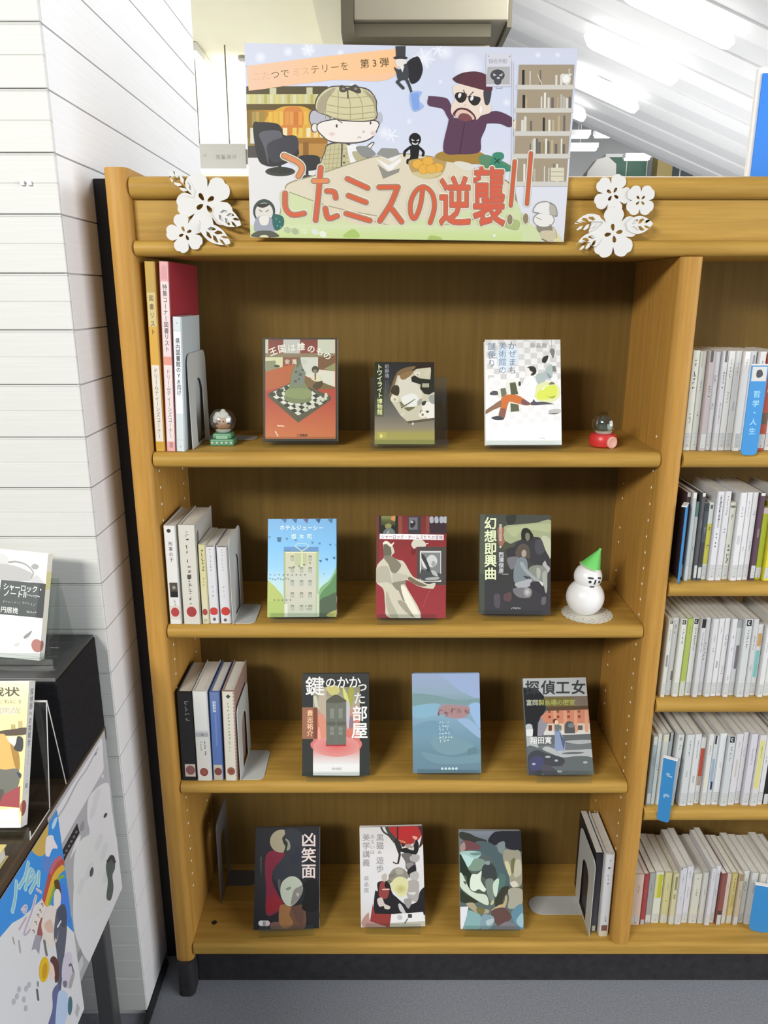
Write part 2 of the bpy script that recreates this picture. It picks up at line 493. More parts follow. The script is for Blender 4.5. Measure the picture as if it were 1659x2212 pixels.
# dropped box with a dark frame in front of a grey beam
tb = box('trim_2', -0.098, 0.402, 1.5, 2.5, 2.325, 3.1, M['beige'], kind='structure', bev=0.003)
box('frame', -0.139, -0.0985, 1.49, 2.5, 2.285, 3.1, M['brown'], tb)
box('frame', -0.0985, 0.352, 1.53, 2.5, 2.285, 2.3235, M['brown'], tb)
box('shadow_gap', 0.4025, 0.418, 1.52, 2.5, 2.31, 3.1, M['brown'], tb)
box('trim_3', -0.165, 0.36, 1.62, 2.6, 2.0, 2.284, M['greybeam'], kind='structure')
# sloping board ceiling, falling to the right, with battens running down the slope
SL = 0.40
def slope_z(x): return 2.919 - SL * (x - 1.63)
def slab(name, x0, x1, y0, y1, t0, t1, material, parent=None, kind=None):
    vs_ = []
    for y in (y0, y1):
        for x, t in ((x0, t0), (x1, t0), (x1, t1), (x0, t1)): vs_.append((x, y, slope_z(x) + t))
    fs = [(0, 1, 2, 3), (7, 6, 5, 4), (0, 4, 5, 1), (1, 5, 6, 2), (2, 6, 7, 3), (3, 7, 4, 0)]
    return mesh(name, vs_, fs, material, parent, kind=kind)
roof = slab('ceiling_slope', 0.425, 4.6, 0.6, 6.0, 0.0, 0.06, M['roof'], kind='structure')
for k in range(12):
    y = 1.02 + k * 0.4225
    slab('ceiling_board', 0.43, 4.59, y, y + 0.19, -0.012, 0.0, M['batten'], roof)
for nm, x0, x1, y in (('a', 1.23, 1.83, 4.0), ('b', 1.30, 1.83, 4.76), ('c', 1.23, 1.85, 3.24), ('d', 1.25, 1.62, 5.45)):
    cx_ = (x0 + x1) / 2
    lab = {'a': 'middle one of the long fluorescent lamps on the sloping ceiling', 'b': 'fluorescent lamp next to the poster edge on the sloping ceiling',
           'c': 'fluorescent lamp cut by the top edge, right of the other lamps', 'd': 'faint lowest fluorescent lamp beside the poster bookshelf picture'}[nm]
    t = thing('ceiling_lamp', lab, 'lamp', (cx_, y, slope_z(cx_) - 0.03), 'fluorescent lamps on the sloping ceiling')
    slab('lamp_housing', x0 + 0.2, x1 - 0.2, y - 0.01, y + 0.01, -0.06, -0.012, M['white'], t)
    ps = [(x0 + (x1 - x0) * q / 20, 0.052 * min(1.0, math.sqrt(max(0.02, 1 - max(0, 1 - min(q, 20 - q) / 2.0) ** 2)))) for q in range(21)]
    vs_, fs = [], []
    for x_, r_ in ps:
        for k in range(14): vs_.append((x_, y + r_ * math.cos(2 * math.pi * k / 14), slope_z(x_) - 0.085 + r_ * math.sin(2 * math.pi * k / 14)))
    for q in range(20):
        for k in range(14): fs.append((q * 14 + k, q * 14 + (k + 1) % 14, q * 14 + 14 + (k + 1) % 14, q * 14 + 14 + k))
    fs += [tuple(range(14))[::-1], tuple(range(280, 294))]
    mesh('lamp_tube', vs_, fs, M['lamp'], t, True)
# cream ceiling: a lamp, a detector, a hanging rod
t = thing('ceiling_lamp', 'bright square ceiling lamp beside the white pillar edge', 'lamp', (-1.0, 3.25, 2.67))
box('lamp_housing', -1.25, -0.93, 2.95, 3.55, 2.63, 2.668, M['white'], t)
mesh('lamp_diffuser', [(-1.25, 2.95, 2.628), (-0.945, 2.95, 2.628), (-0.945, 3.55, 2.628), (-1.25, 3.55, 2.628), (-1.22, 3.0, 2.60), (-0.96, 3.0, 2.60), (-0.96, 3.5, 2.60), (-1.22, 3.5, 2.60)],
     [(0, 1, 5, 4), (1, 2, 6, 5), (2, 3, 7, 6), (3, 0, 4, 7), (4, 5, 6, 7)], M['lamp'], t)
t = thing('smoke_detector', 'small round grey detector on the cream ceiling', 'detector', (-0.74, 3.2, 2.67))
lathe('detector_body', [(0.028, 2.669), (0.028, 2.655), (0.018, 2.645)], -0.74, 3.2, M['screw'], t, 16)
t = thing('hanging_sign', 'white hanging sign with faint grey lettering left of the poster', 'sign', (-0.836, 3.0, 2.096))
box('sign_board', -0.958, -0.716, 3.0, 3.02, 2.096, 2.217, M['signwhite'], t, 0.002)
box('sign_clip', -0.716, -0.709, 2.995, 3.025, 2.12, 2.19, M['screw'], t)
for x_ in (-0.955, -0.80): tube('sign_rod', [(x_, 3.01, 2.217), (x_, 3.01, 2.67)], 0.004, M['screw'], t, 6)
a = Sheet([(0, 0), (242, 0), (242, 121), (0, 121)], 0.242, 0.121)
a.text('児童向け', 84, 52, 24, '#b9bcb4', 0.01, sp=1.2); a.text('→', 18, 46, 22, '#c9ccc4')
a.build('sign_lettering', t, 0.0012, mtx=Matrix.Translation((-0.837 + 0.836, 0, 0)))
box('lintel', -1.2, -0.715, 3.9, 4.1, 2.20, 2.245, M['beige'], back)
# far end of the hall, seen under the sloping ceiling
box('wall_far', 1.0, 5.0, 9.0, 9.15, 0.0, 4.2, M['greyfar'], kind='structure')
box('ceiling_far', 1.0, 5.0, 6.05, 9.0, 3.55, 3.62, M['roof'], kind='structure')
for k, (x_, y_, hw) in enumerate(((2.04, 7.5, 0.11), (2.30, 7.5, 0.08), (2.16, 7.9, 0.18), (2.95, 8.4, 0.14))):
    zt = (3.045, 3.05, 2.99, 2.97)[k]
    t = thing('strip_lamp', ['short bright strip lamp far behind, left of the pair', 'short bright strip lamp far behind, right of the pair', 'long strip lamp far behind below the pair', 'farthest dim strip lamp above the green panel'][k], 'lamp', (x_, y_, zt), 'strip lamps at the far end of the hall')
    box('lamp_housing', x_ - hw - .01, x_ + hw + .01, y_ - 0.06, y_ + 0.06, zt + 0.022, zt + 0.07, M['white'], t)
    box('lamp_tube', x_ - hw, x_ + hw, y_ - 0.04, y_ + 0.04, zt + 0.0, zt + 0.0218, M['lamp'], t, 0.006)
    tube('hanger', [(x_, y_, zt + 0.07), (x_, y_, 3.55)], 0.006, M['screw'], t, 6)
t = thing('notice_board', 'dark green notice panel at the far end of the hall', 'panel', (3.0, 8.9, 2.6))
box('panel_frame', 2.72, 3.24, 8.9, 8.999, 2.5, 3.12, M['white'], t)
for k in range(2): box('panel_sheet', 2.74 + k * 0.25, 2.975 + k * 0.25, 8.885, 8.9, 2.52, 3.08, M['boardgreen'], t)
box('trim_4', 3.25, 3.43, 8.55, 8.75, 0.0, 3.13, M['ochre'], kind='structure')
t = thing('window_row', 'row of dark panes at the far end beside the ochre column', 'window', (3.75, 8.9, 2.6))
box('frame', 3.46, 4.2, 8.9, 8.999, 2.5, 3.12, M['white'], t)
for k in range(4): box('pane', 3.48 + k * 0.175, 3.635 + k * 0.175, 8.885, 8.9, 2.52, 3.08, M['darkfar'], t)
t = thing('round_rack', 'blurred dark rounded rack far behind above the flower cutout', 'rack', (2.55, 8.3, 0.0))
prism('rack_hood', [(2.30, 2.55), (2.34, 2.82), (2.44, 2.95), (2.56, 2.98), (2.66, 2.9), (2.68, 2.55)], 'y', 8.2, 8.4, M['screw'], t)
box('rack_post', 2.46, 2.54, 8.25, 8.35, 0.0, 2.55, M['screw'], t)
# blue sign at the right edge, standing on the bookcase top
t = thing('sign_stand', 'tall blue sign panel with white frame at right edge on bookcase top', 'sign', (0.76, 0.15, 1.654))
box('sign_frame', 0.645, 0.88, 0.15, 0.16, 1.6565, 1.845, M['signwhite'], t, 0.002)
box('sign_face', 0.6525, 0.875, 0.147, 0.1498, 1.662, 1.835, M['boardblue'], t)
box('sign_foot', 0.70, 0.83, 0.12, 0.20, 1.6535, 1.657, M['leg'], t)

# ------------------------------------------------------------------ the bookcase
BK = 0.238
bc = thing('bookcase', 'tall golden oak library bookcase with dark plinth and bullnose shelves', 'bookcase', (0.45, 0.12, 0.0))
def nose(y0, y1, z0, z1, r):
    """shelf profile with a rounded front edge"""
    p = [(y1, z0), (y1, z1)]
    p += [(y0 + r - r * math.sin(rad(t)), z1 - r + r * math.cos(rad(t))) for t in range(0, 91, 15)]
    p += [(y0 + r - r * math.cos(rad(t)), z0 + r - r * math.sin(rad(t))) for t in range(0, 91, 15)]
    return p
def post_prof(x0, x1, y0, y1, r):
    p = [(x0, y1), (x1, y1)]
    p += [(x1 - r + r * math.cos(rad(t)), y0 + r - r * math.sin(rad(t))) for t in range(0, 91, 15)]
    p += [(x0 + r - r * math.sin(rad(t)), y0 + r - r * math.cos(rad(t))) for t in range(0, 91, 15)]
    return p
prism('side_panel', post_prof(-0.449, -0.410, -0.006, 0.262, 0.013), 'z', 0.088, 1.664, M['oak_z'], bc, smooth=True)
prism('foot', post_prof(-0.447, -0.412, -0.014, 0.26, 0.012), 'z', 0.0, 0.0875, M['plinth'], bc, smooth=True)
box('filler_strip', -0.4985, -0.4495, 0.092, 0.25, 0.0, 1.66, M['black'], bc)
prism('divider', post_prof(0.4905, 0.528, -0.002, BK, 0.012), 'z', 0.1315, 1.529, M['oak_z'], bc, smooth=True)
prism('side_panel', post_prof(1.428, 1.467, -0.006, 0.262, 0.013), 'z', 0.0, 1.664, M['oak_z'], bc, smooth=True)
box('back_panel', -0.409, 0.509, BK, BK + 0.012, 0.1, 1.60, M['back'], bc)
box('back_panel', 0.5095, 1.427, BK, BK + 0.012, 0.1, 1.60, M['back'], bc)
prism('top_rail', nose(-0.004, 0.25, 1.618, 1.6525, 0.016), 'x', -0.4095, 1.4275, M['oak_x'], bc, smooth=True)
box('header_panel', -0.4095, 1.4275, 0.014, 0.034, 1.5545, 1.6175, M['oak_x'], bc)
prism('bottom_rail', nose(-0.004, BK - 0.001, 1.5295, 1.5545, 0.012), 'x', -0.4095, 1.4275, M['oak_x'], bc, smooth=True)
for zt in (1.2, 0.868, 0.526):
    prism('shelf', nose(0.0, BK - 0.001, zt - 0.0285, zt, 0.0135), 'x', -0.4085, 0.489, M['oak_x'], bc, smooth=True)
for zt in (1.2, 0.953, 0.71, 0.4615):
    prism('shelf', nose(0.0, BK - 0.001, zt - 0.0285, zt, 0.0135), 'x', 0.530, 1.4265, M['oak_x'], bc, smooth=True)
prism('bottom_shelf', nose(-0.003, BK - 0.001, 0.099, 0.13, 0.008), 'x', -0.4095, 1.4275, M['oak_x'], bc, smooth=True)
box('plinth', -0.4105, 1.427, 0.028, 0.23, 0.0, 0.0985, M['plinth'], bc)
# metal pin sockets in the uprights
vs_, fs = [], []
for xs, nx in ((-0.4098, 1), (0.4903, -1)):
    for ys in (0.0335, 0.193):
        for k in range(32):
            zz = 0.25 + k * 0.0314
            if xs > 0 and ys > 0.1 and k % 3 == 1: continue
            b = len(vs_)
            for q in range(8):
                a_ = 2 * math.pi * q / 8
                vs_.append((xs + nx * 0.0006, ys + 0.0030 * math.cos(a_), zz + 0.0030 * math.sin(a_)))
            vs_.append((xs + nx * 0.0024, ys, zz))
            fs += [(b + q, b + (q + 1) % 8, b + 8) for q in range(8)]
mesh('pin_sockets', vs_, fs, M['socket'], bc, True, kind='stuff')
lathe('cable_hole', [(0.006, 0.1302), (0.006, 0.1305)], -0.376, 0.056, M['hole'], bc, 14)

# ------------------------------------------------------------------ books shown face out on clear stands
def lean_matrix(yaw, lean, roll):
    return Matrix.Rotation(rad(yaw), 3, 'Z') @ Matrix.Rotation(-rad(lean), 3, 'X') @ Matrix.Rotation(rad(roll), 3, 'Y')

def face_book(label, loc, ang, W, Hh, T, cover, art, group, spine='R', page=None, spine_art=None):
    R = lean_matrix(*ang)
    t = thing('book', label, 'book', loc, group, R.to_euler())
    h, b = W / 2, 0.0018
    s = 1 if spine == 'R' else -1
    pr = [(-s * h, 0), (s * h, 0), (s * h, T), (-s * h, T), (-s * h, T - b), (s * (h - b), T - b), (s * (h - b), b), (-s * h, b)]
    cv = prism('cover', pr, 'z', 0.0, Hh, flat(cover), t, world=False)
    x0, x1 = (-h + 0.002, h - b - 0.0002) if s > 0 else (-h + b + 0.0002, h - 0.002)
    box('page_block', x0, x1, b + 0.0002, T - b - 0.0002, 0.002, Hh - 0.002, page or M['paper'], t, world=False)
    if art: art.build('cover_print', cv)
    if spine_art:
        m4 = Matrix.Translation((s * h, T / 2, 0)) @ Matrix.Rotation(rad(90 * s), 4, 'Z')
        spine_art.build('spine_print', cv, mtx=m4)
    return t

def strip(poly, th):
    P = [Vector(p) for p in poly]; L_, R_ = [], []
    for i, p in enumerate(P):
        d0 = (p - P[i - 1]).normalized() if i else (P[1] - P[0]).normalized()
        d1 = (P[i + 1] - p).normalized() if i < len(P) - 1 else d0
        n0, n1 = Vector((-d0.y, d0.x)), Vector((-d1.y, d1.x))
        n = (n0 + n1).normalized(); k = th / 2 / max(0.35, n.dot(n0))
        L_.append(tuple(p + n * k)); R_.append(tuple(p - n * k))
    return L_ + R_[::-1]

def book_stand(label, loc, yaw, lean, T, hz, x0, x1, backlen, group='clear acrylic book stands', rear=0.035, edges=False):
    t = thing('book_stand', label, 'book stand', (loc[0], loc[1], loc[2] - hz), group, (0, 0, rad(yaw)))
    cl, sl = math.cos(rad(lean)), math.sin(rad(lean))
    f = lambda y, z: (y * cl + z * sl, hz - y * sl + z * cl)
    C_, D = f(-0.0030, -0.0017), f(T + 0.0030, -0.0017)
    E = f(T + 0.0030, backlen)
    prism('front_lip', strip([(C_[0] - 0.0016, 0.0008), (C_[0] - 0.0016, hz - 0.001), f(-0.0040, 0.0075)], 0.0016), 'x', x0, x1, M['acrylic'], t, world=False)
    prism('back_rest', strip([C_, D, E], 0.0018), 'x', x0, x1, M['acrylic'], t, world=False)
    if edges:
        for nm_, pl in (('lip_edge', [(C_[0] - 0.0016, 0.0008), (C_[0] - 0.0016, hz - 0.001), f(-0.0040, 0.0075)]), ('rest_edge', [C_, D, E]), ('leg_edge', [(E[0] + 0.0018, E[1] - 0.001), (E[0] + rear, 0.0012)])):
            prism(nm_, strip(pl, 0.0018), 'x', x1 + 0.0001, x1 + 0.0007, M['acrylic_edge'], t, world=False)
    prism('rear_leg', strip([(E[0] + 0.0018, E[1] - 0.001), (E[0] + rear, 0.0012)], 0.0018), 'x', x0, x1, M['acrylic'], t, world=False)
    return t

G = 'mystery novels displayed face out'

# top shelf, left: chess board cover
def art_chess():
    a = Sheet([(100, 85), (1440, 85), (1450, 1930), (115, 1930)], 0.1355, 0.1870, 0.80)
    a.rect(90, 70, 1460, 1945, '#3a372a')
    a.grad(148, 112, 1412, 1890, [(0, '#7d4438'), (.35, '#ab4a3a'), (.6, '#b8503f'), (1, '#cc7a4a')])
    a.rect(148, 112, 200, 640, '#cfcdb6'); a.rect(470, 112, 770, 360, '#c3c4bd'); a.rect(1088, 112, 1400, 420, '#cdd0bb')
    a.rect(148, 360, 1400, 430, '#8d8064')
    a.rect(148, 430, 460, 640, '#d6d8ad'); a.poly([(460, 430), (1100, 430), (1100, 545), (460, 545)], '#8a5a48')
    a.poly([(150, 500), (330, 490), (340, 560), (410, 580), (400, 620), (150, 690)], '#8f9271'); a.ell(355, 588, 55, 20, '#454535')
    a.poly([(148, 690), (460, 600), (700, 545), (640, 820), (520, 950), (230, 1010), (148, 1030)], '#b9673f')
    a.rect(780, 430, 1095, 760, '#d3d5c8'); a.poly([(1095, 430), (1400, 400), (1400, 560), (1200, 640), (1095, 650)], '#7c5a3c')
    a.poly([(1200, 640), (1400, 530), (1400, 680)], '#8f9b66')
    a.poly([(860, 760), (1110, 650), (1400, 680), (1400, 960), (1160, 880)], '#dcdcca')
    a.poly([(850, 780), (1180, 880), (1400, 965), (1400, 1000), (1000, 1000), (860, 900)], '#7d6a42')
    a.poly([(190, 1080), (680, 850), (1330, 1130), (1330, 1190), (740, 1600), (190, 1130)], '#5d5b47')
    P0, PX, PY = Vector((220, 1085)), Vector((515, 385)) / 8, Vector((490, -230)) / 8
    for i in range(8):
        for j in range(8):
            p = P0 + PX * i + PY * j * 1.05
            q = [p, p + PX, p + PX + PY * 1.05, p + PY * 1.05]
            a.poly([(v.x, v.y) for v in q], '#dcdfcf' if (i + j) % 2 else '#3c3f33')
    for x, y in ((720, 1290), (740, 1360), (860, 1280), (870, 1370), (1000, 1280), (1140, 1160), (1240, 1110), (1180, 1190), (1090, 1230), (1230, 1160), (940, 1330)):
        a.ell(x, y + 10, 34, 26, '#c9cdbb'); a.ell(x, y - 18, 22, 24, '#d6d9c8')
    for x, y in ((300, 1090), (370, 1060), (450, 1020), (520, 990), (420, 1090)): a.ell(x, y, 26, 34, '#4b4c3d')
    a.sm([(700, 520), (770, 500), (830, 640), (870, 720), (850, 860), (930, 1000), (975, 1180), (890, 1240), (640, 1250), (490, 1170), (560, 1000), (600, 860), (620, 720)], '#7d8a62')
    a.sm([(560, 1000), (930, 1000), (965, 1130), (800, 1180), (520, 1120)], '#8d9b69')
    a.sm([(640, 740), (760, 560), (850, 720), (850, 860), (760, 950), (650, 900)], '#80887a')
    for x, y, r in ((700, 690, 28), (780, 740, 34), (690, 860, 30), (820, 660, 24), (750, 820, 22)): a.ell(x, y, r, r * .8, '#5b6253')
    a.sm([(740, 440), (775, 450), (780, 540), (700, 620)], '#6d6f58')
    a.sm([(1000, 940), (1120, 850), (1180, 870), (1160, 950), (1070, 1010)], '#55482f')
    a.sm([(960, 800), (1040, 760), (1120, 750), (1150, 850), (1040, 860)], '#e0d9b8')
    a.ell(1045, 650, 62, 66, '#4a4637'); a.ell(1040, 680, 36, 34, '#8b8168'); a.line([(1045, 730), (1045, 830)], 22, '#5a4c3a')
    for p in ((420, 1655, -5), (330, 1760, 60)):
        a.line([(p[0] - 50, p[1]), (p[0] + 60, p[1] + 8)] if p[2] < 0 else [(p[0], p[1]), (p[0] + 45, p[1] + 80)], 26, '#eec3a8')
    for (ch, x, y, r) in zip('王国は誰のもの', (190, 360, 540, 715, 910, 1080, 1240), (285, 215, 190, 165, 195, 235, 300), (-22, -10, -4, 0, 10, 18, 32)):
        a.text(ch, x, y, 150, '#f3f1e4', .035, rot=r)
    a.text('安萬', 495, 465, 95, '#eedfc8', .03, sp=1.35); a.text('純一', 800, 460, 95, '#e4e6dd', .02, sp=1.1)
    a.text('二見書房', 710, 1800, 50, '#6d4a34', .02, sp=1.0)
    sp = Sheet([(0, 0), (18, 0), (18, 187), (0, 187)], 0.018, 0.187)
    sp.rect(0, 0, 18, 187, '#e6e3df'); sp.rect(0, 160, 18, 187, '#efeae2')
    return a, sp
a, sp = art_chess()
face_book('book with a chess board and tower on its red cover, top shelf left', (-0.1525, 0.0555, 1.211), (0.8, 13.6, 0.1), 0.1355, 0.1870, 0.018, H('#35342a', .8), a, G, spine_art=sp)
book_stand('clear stand under the chess board book', (-0.1525, 0.0555, 1.211), 0.8, 13.6, 0.018, 0.011, -0.069, 0.068, 0.12)

# top shelf, middle: small dark paperback
def art_twilight():
    a = Sheet([(175, 100), (1215, 100), (1250, 1580), (145, 1570)], 0.1076, 0.1505, 0.85)
    a.grad(100, 60, 1300, 1620, [(0, '#23231a'), (.25, '#2d2e33'), (.45, '#55564c'), (.62, '#6c6a62'), (.78, '#8f8570'), (.84, '#a09a56'), (1, '#aaa45c')])
    a.grad(150, 95, 320, 1060, [(0, '#1f2412'), (.6, '#2b321c'), (1, '#585b44')])
    a.poly([(860, 100), (1220, 100), (1225, 240), (840, 215)], '#2c1d14')
    a.sm([(420, 700), (560, 280), (850, 170), (860, 220), (640, 380), (480, 640)], '#7b6240')
    a.poly([(570, 330), (760, 330), (900, 220), (1150, 190), (1240, 600), (1240, 1090), (760, 1170), (620, 1040), (440, 760)], '#c9c4ad')
    a.sm([(590, 380), (800, 360), (960, 560), (1000, 720), (760, 800), (600, 700)], '#d6d2c2')
    a.sm([(640, 720), (860, 650), (960, 800), (860, 880), (700, 860)], '#e4e6e0')
    a.sm([(1000, 830), (1230, 830), (1235, 1080), (1100, 1090)], '#e9e7dd')
    a.sm([(620, 320), (800, 250), (840, 290), (720, 390), (640, 400)], '#8d7048')
    a.sm([(450, 620), (500, 510), (590, 520), (600, 640), (550, 690)], '#3d3320')
    a.poly([(810, 360), (870, 330), (960, 380), (1150, 400), (1160, 240), (1240, 230), (1240, 610), (1130, 670), (1040, 650), (970, 560), (980, 490), (820, 440)], '#25261b')
    a.sm([(1040, 260), (1150, 240), (1110, 340), (1060, 330)], '#cfc9b2'); a.rect(1005, 470, 1130, 540, '#a9a791')
    a.ell(920, 305, 48, 40, '#e0dccb'); a.ell(925, 318, 20, 16, '#a8a48f')
    a.ell(1020, 1020, 68, 66, '#ebe6d6'); a.ell(1022, 1030, 24, 22, '#7d7a66'); a.line([(975, 1000), (985, 960), (1010, 960)], 16, '#6b6956')
    a.ell(515, 740, 72, 62, '#dfd9c0'); a.ell(520, 755, 24, 24, '#a8a187')
    a.line([(640, 900), (760, 830), (880, 750)], 26, '#5d5642', wd2=12)
    a.sm([(600, 800), (640, 800), (690, 860), (640, 890)], '#7e7f5e'); a.sm([(700, 900), (880, 890), (780, 960), (720, 940)], '#6f6d4c')
    a.sm([(930, 780), (1000, 740), (1000, 830), (930, 860)], '#a3a497'); a.sm([(1130, 700), (1240, 680), (1240, 830), (1160, 810)], '#9a9c98')
    a.sm([(1010, 800), (1080, 780), (1060, 850), (1010, 860)], '#3b3a30'); a.sm([(1070, 960), (1140, 960), (1110, 1000)], '#55534a')
    a.poly([(620, 1030), (700, 980), (700, 1010), (640, 1060)], '#d9d5c4')
    a.poly([(740, 1150), (1230, 1085), (1235, 1130), (770, 1190)], '#5f5442'); a.ell(845, 1195, 18, 24, '#d6d2c2')
    a.rect(205, 1350, 365, 1470, '#b1aa58'); a.ell(268, 1420, 24, 34, '#e0de86')
    a.text('トワイライト', 205, 135, 102, '#e8ebc4', .03, vert=True, sp=.97)
    a.text('博物館', 200, 735, 100, '#e2e4a4', .03, vert=True, sp=.97)
    a.text('初野晴', 345, 140, 78, '#a9abb4', .01, vert=True, sp=1.05)
    a.line([(362, 420), (362, 650)], 8, '#6d6f74'); a.line([(400, 410), (400, 560)], 6, '#6d6f74')
    return a
face_book('small dark paperback with a photo of scattered letter tiles, top shelf middle', (0.0369, 0.0252, 1.211), (0.3, 21.1, 0.2), 0.1076, 0.1505, 0.016, H('#b5b3a0', .7), art_twilight(), G)
book_stand('wide clear stand showing at both sides of the small dark paperback', (0.0369, 0.0252, 1.211), 0.3, 21.1, 0.016, 0.011, -0.062, 0.079, 0.128)

# top shelf, right: white cover with a sitting figure in orange trousers
def art_museum():
    a = Sheet([(140, 115), (1495, 115), (1525, 2000), (160, 2000)], 0.1354, 0.1895, 1.0)
    a.grad(120, 90, 1540, 2020, [(0, '#dadad8'), (.5, '#ecebeb'), (.7, '#fbfbfb'), (1, '#f2f2f2')])
    for i in range(13):
        for j in range(15):
            if (i + j) % 2: continue
            x, y = 150 + i * 113 + j * 8, 120 + j * 105 - i * 12
            if y > 1650 or (x > 950 and y > 1600): continue
            a.rect(x, y, x + 108, y + 98, '#c9c8c8' if y < 800 else '#e3e2e2')
    for x, y in ((260, 850), (480, 640), (300, 500), (640, 760)): a.ell(x, y, 60, 60, '#f0f0f0')
    a.sm([(560, 260), (720, 270), (740, 560), (620, 560), (570, 640), (400, 620), (360, 300)], '#cfdbe6', 4)
    a.poly([(370, 1010), (540, 970), (600, 1100), (560, 1150), (380, 1150)], '#dcdccf')
    a.poly([(530, 880), (700, 850), (790, 1400), (590, 1430)], '#dfe0d2')
    a.poly([(420, 990), (510, 980), (535, 1090), (440, 1150)], '#6e7062'); a.poly([(585, 890), (690, 878), (740, 1090), (610, 1110)], '#5b5c49')
    a.poly([(600, 1250), (745, 1280), (760, 1395), (605, 1410)], '#62634d')
    a.sm([(1070, 740), (1200, 700), (1260, 600), (1350, 570), (1350, 780), (1290, 800), (1230, 830), (1200, 900), (1100, 920)], '#a9b7b6')
    a.poly([(1350, 590), (1410, 585), (1420, 690), (1360, 690)], '#7c7c78'); a.sm([(1250, 700), (1330, 780), (1290, 810)], '#8796a0')
    a.soft(1260, 1060, 240, 190, '#dce37c', '#d9dcae'); a.sm([(1180, 990), (1320, 930), (1420, 940), (1430, 1120), (1340, 1170), (1100, 1190), (1080, 1080)], '#d4dd5f')
    a.sm([(1200, 1090), (1290, 1140), (1410, 1120), (1360, 1170), (1270, 1140)], '#a6ad45')
    a.sm([(1170, 980), (1290, 920), (1340, 870), (1400, 910), (1250, 950), (1190, 1020)], '#e1ead0'); a.sm([(1290, 920), (1340, 870), (1400, 910)], '#6f7562')
    a.sm([(960, 1260), (1010, 1180), (1060, 1230), (1200, 1230), (1380, 1270), (1200, 1280), (1000, 1290)], '#55545a')
    a.sm([(1290, 1420), (1320, 1370), (1480, 1360), (1500, 1420), (1400, 1450)], '#b9b9b6'); a.sm([(1270, 1440), (1470, 1430), (1400, 1455)], '#6a6a6a')
    a.sm([(230, 1100), (270, 1040), (360, 1040), (370, 1105)], '#55565c')
    a.sm([(150, 1450), (160, 1380), (300, 1280), (430, 1200), (440, 1300), (280, 1380)], '#8c6c58')
    a.sm([(430, 1180), (520, 1105), (700, 1105), (820, 1160), (960, 1270), (860, 1290), (600, 1230), (560, 1260), (480, 1530), (390, 1480), (440, 1260)], '#c8713c')
    a.sm([(390, 1480), (430, 1350), (520, 1370), (480, 1540)], '#8a5f52'); a.sm([(820, 1180), (960, 1260), (880, 1290), (800, 1260)], '#77585a')
    a.sm([(260, 1510), (380, 1480), (480, 1520), (460, 1550), (320, 1550)], '#4a4a50')
    a.sm([(860, 800), (980, 750), (1060, 870), (1050, 1020), (990, 1230), (900, 1190), (760, 1110), (750, 1060), (800, 980)], '#f4f4f2')
    a.line([(800, 1060), (960, 860)], 14, '#d9d9d9'); a.line([(860, 1090), (1000, 1130)], 12, '#dddddd')
    a.sm([(870, 680), (920, 640), (970, 680), (960, 760), (900, 770)], '#e3e0da')
    a.sm([(890, 620), (960, 590), (1040, 610), (1065, 690), (1020, 750), (960, 755), (1000, 700), (950, 670), (930, 620)], '#35352f')
    a.ell(765, 905, 24, 42, '#4a4a42')
    a.line([(1335, 120), (1340, 260)], 4, '#8b8b88'); a.sm([(1305, 320), (1340, 270), (1395, 320), (1365, 450), (1330, 380)], '#7b7b75')
    a.sm([(1165, 500), (1190, 430), (1270, 400), (1270, 460), (1230, 530), (1190, 530)], '#33332f')
    a.text('かぜまち', 560, 145, 150, '#6f7f92', 0, vert=True, sp=.98, skew=-.0); a.text('美術館の', 385, 150, 145, '#7c91aa', .005, vert=True, sp=1.0)
    a.text('謎便り', 190, 160, 148, '#7f92a8', .005, vert=True, sp=1.02)
    a.text('森晶麿', 950, 170, 95, '#a8a8a8', .02, sp=1.1); a.marks(1125, 1880, 6, 24, '#c4c4c8', False, .8)
    return a
face_book('white book with a seated figure in orange trousers, top shelf right', (0.2493, 0.0195, 1.211), (0.3, 18.4, -0.1), 0.1354, 0.1895, 0.017, H('#e4e4e0', .9), art_museum(), G)
book_stand('clear stand under the white book with orange trousers', (0.2493, 0.0195, 1.211), 0.3, 18.4, 0.017, 0.011, -0.068, 0.066, 0.125)

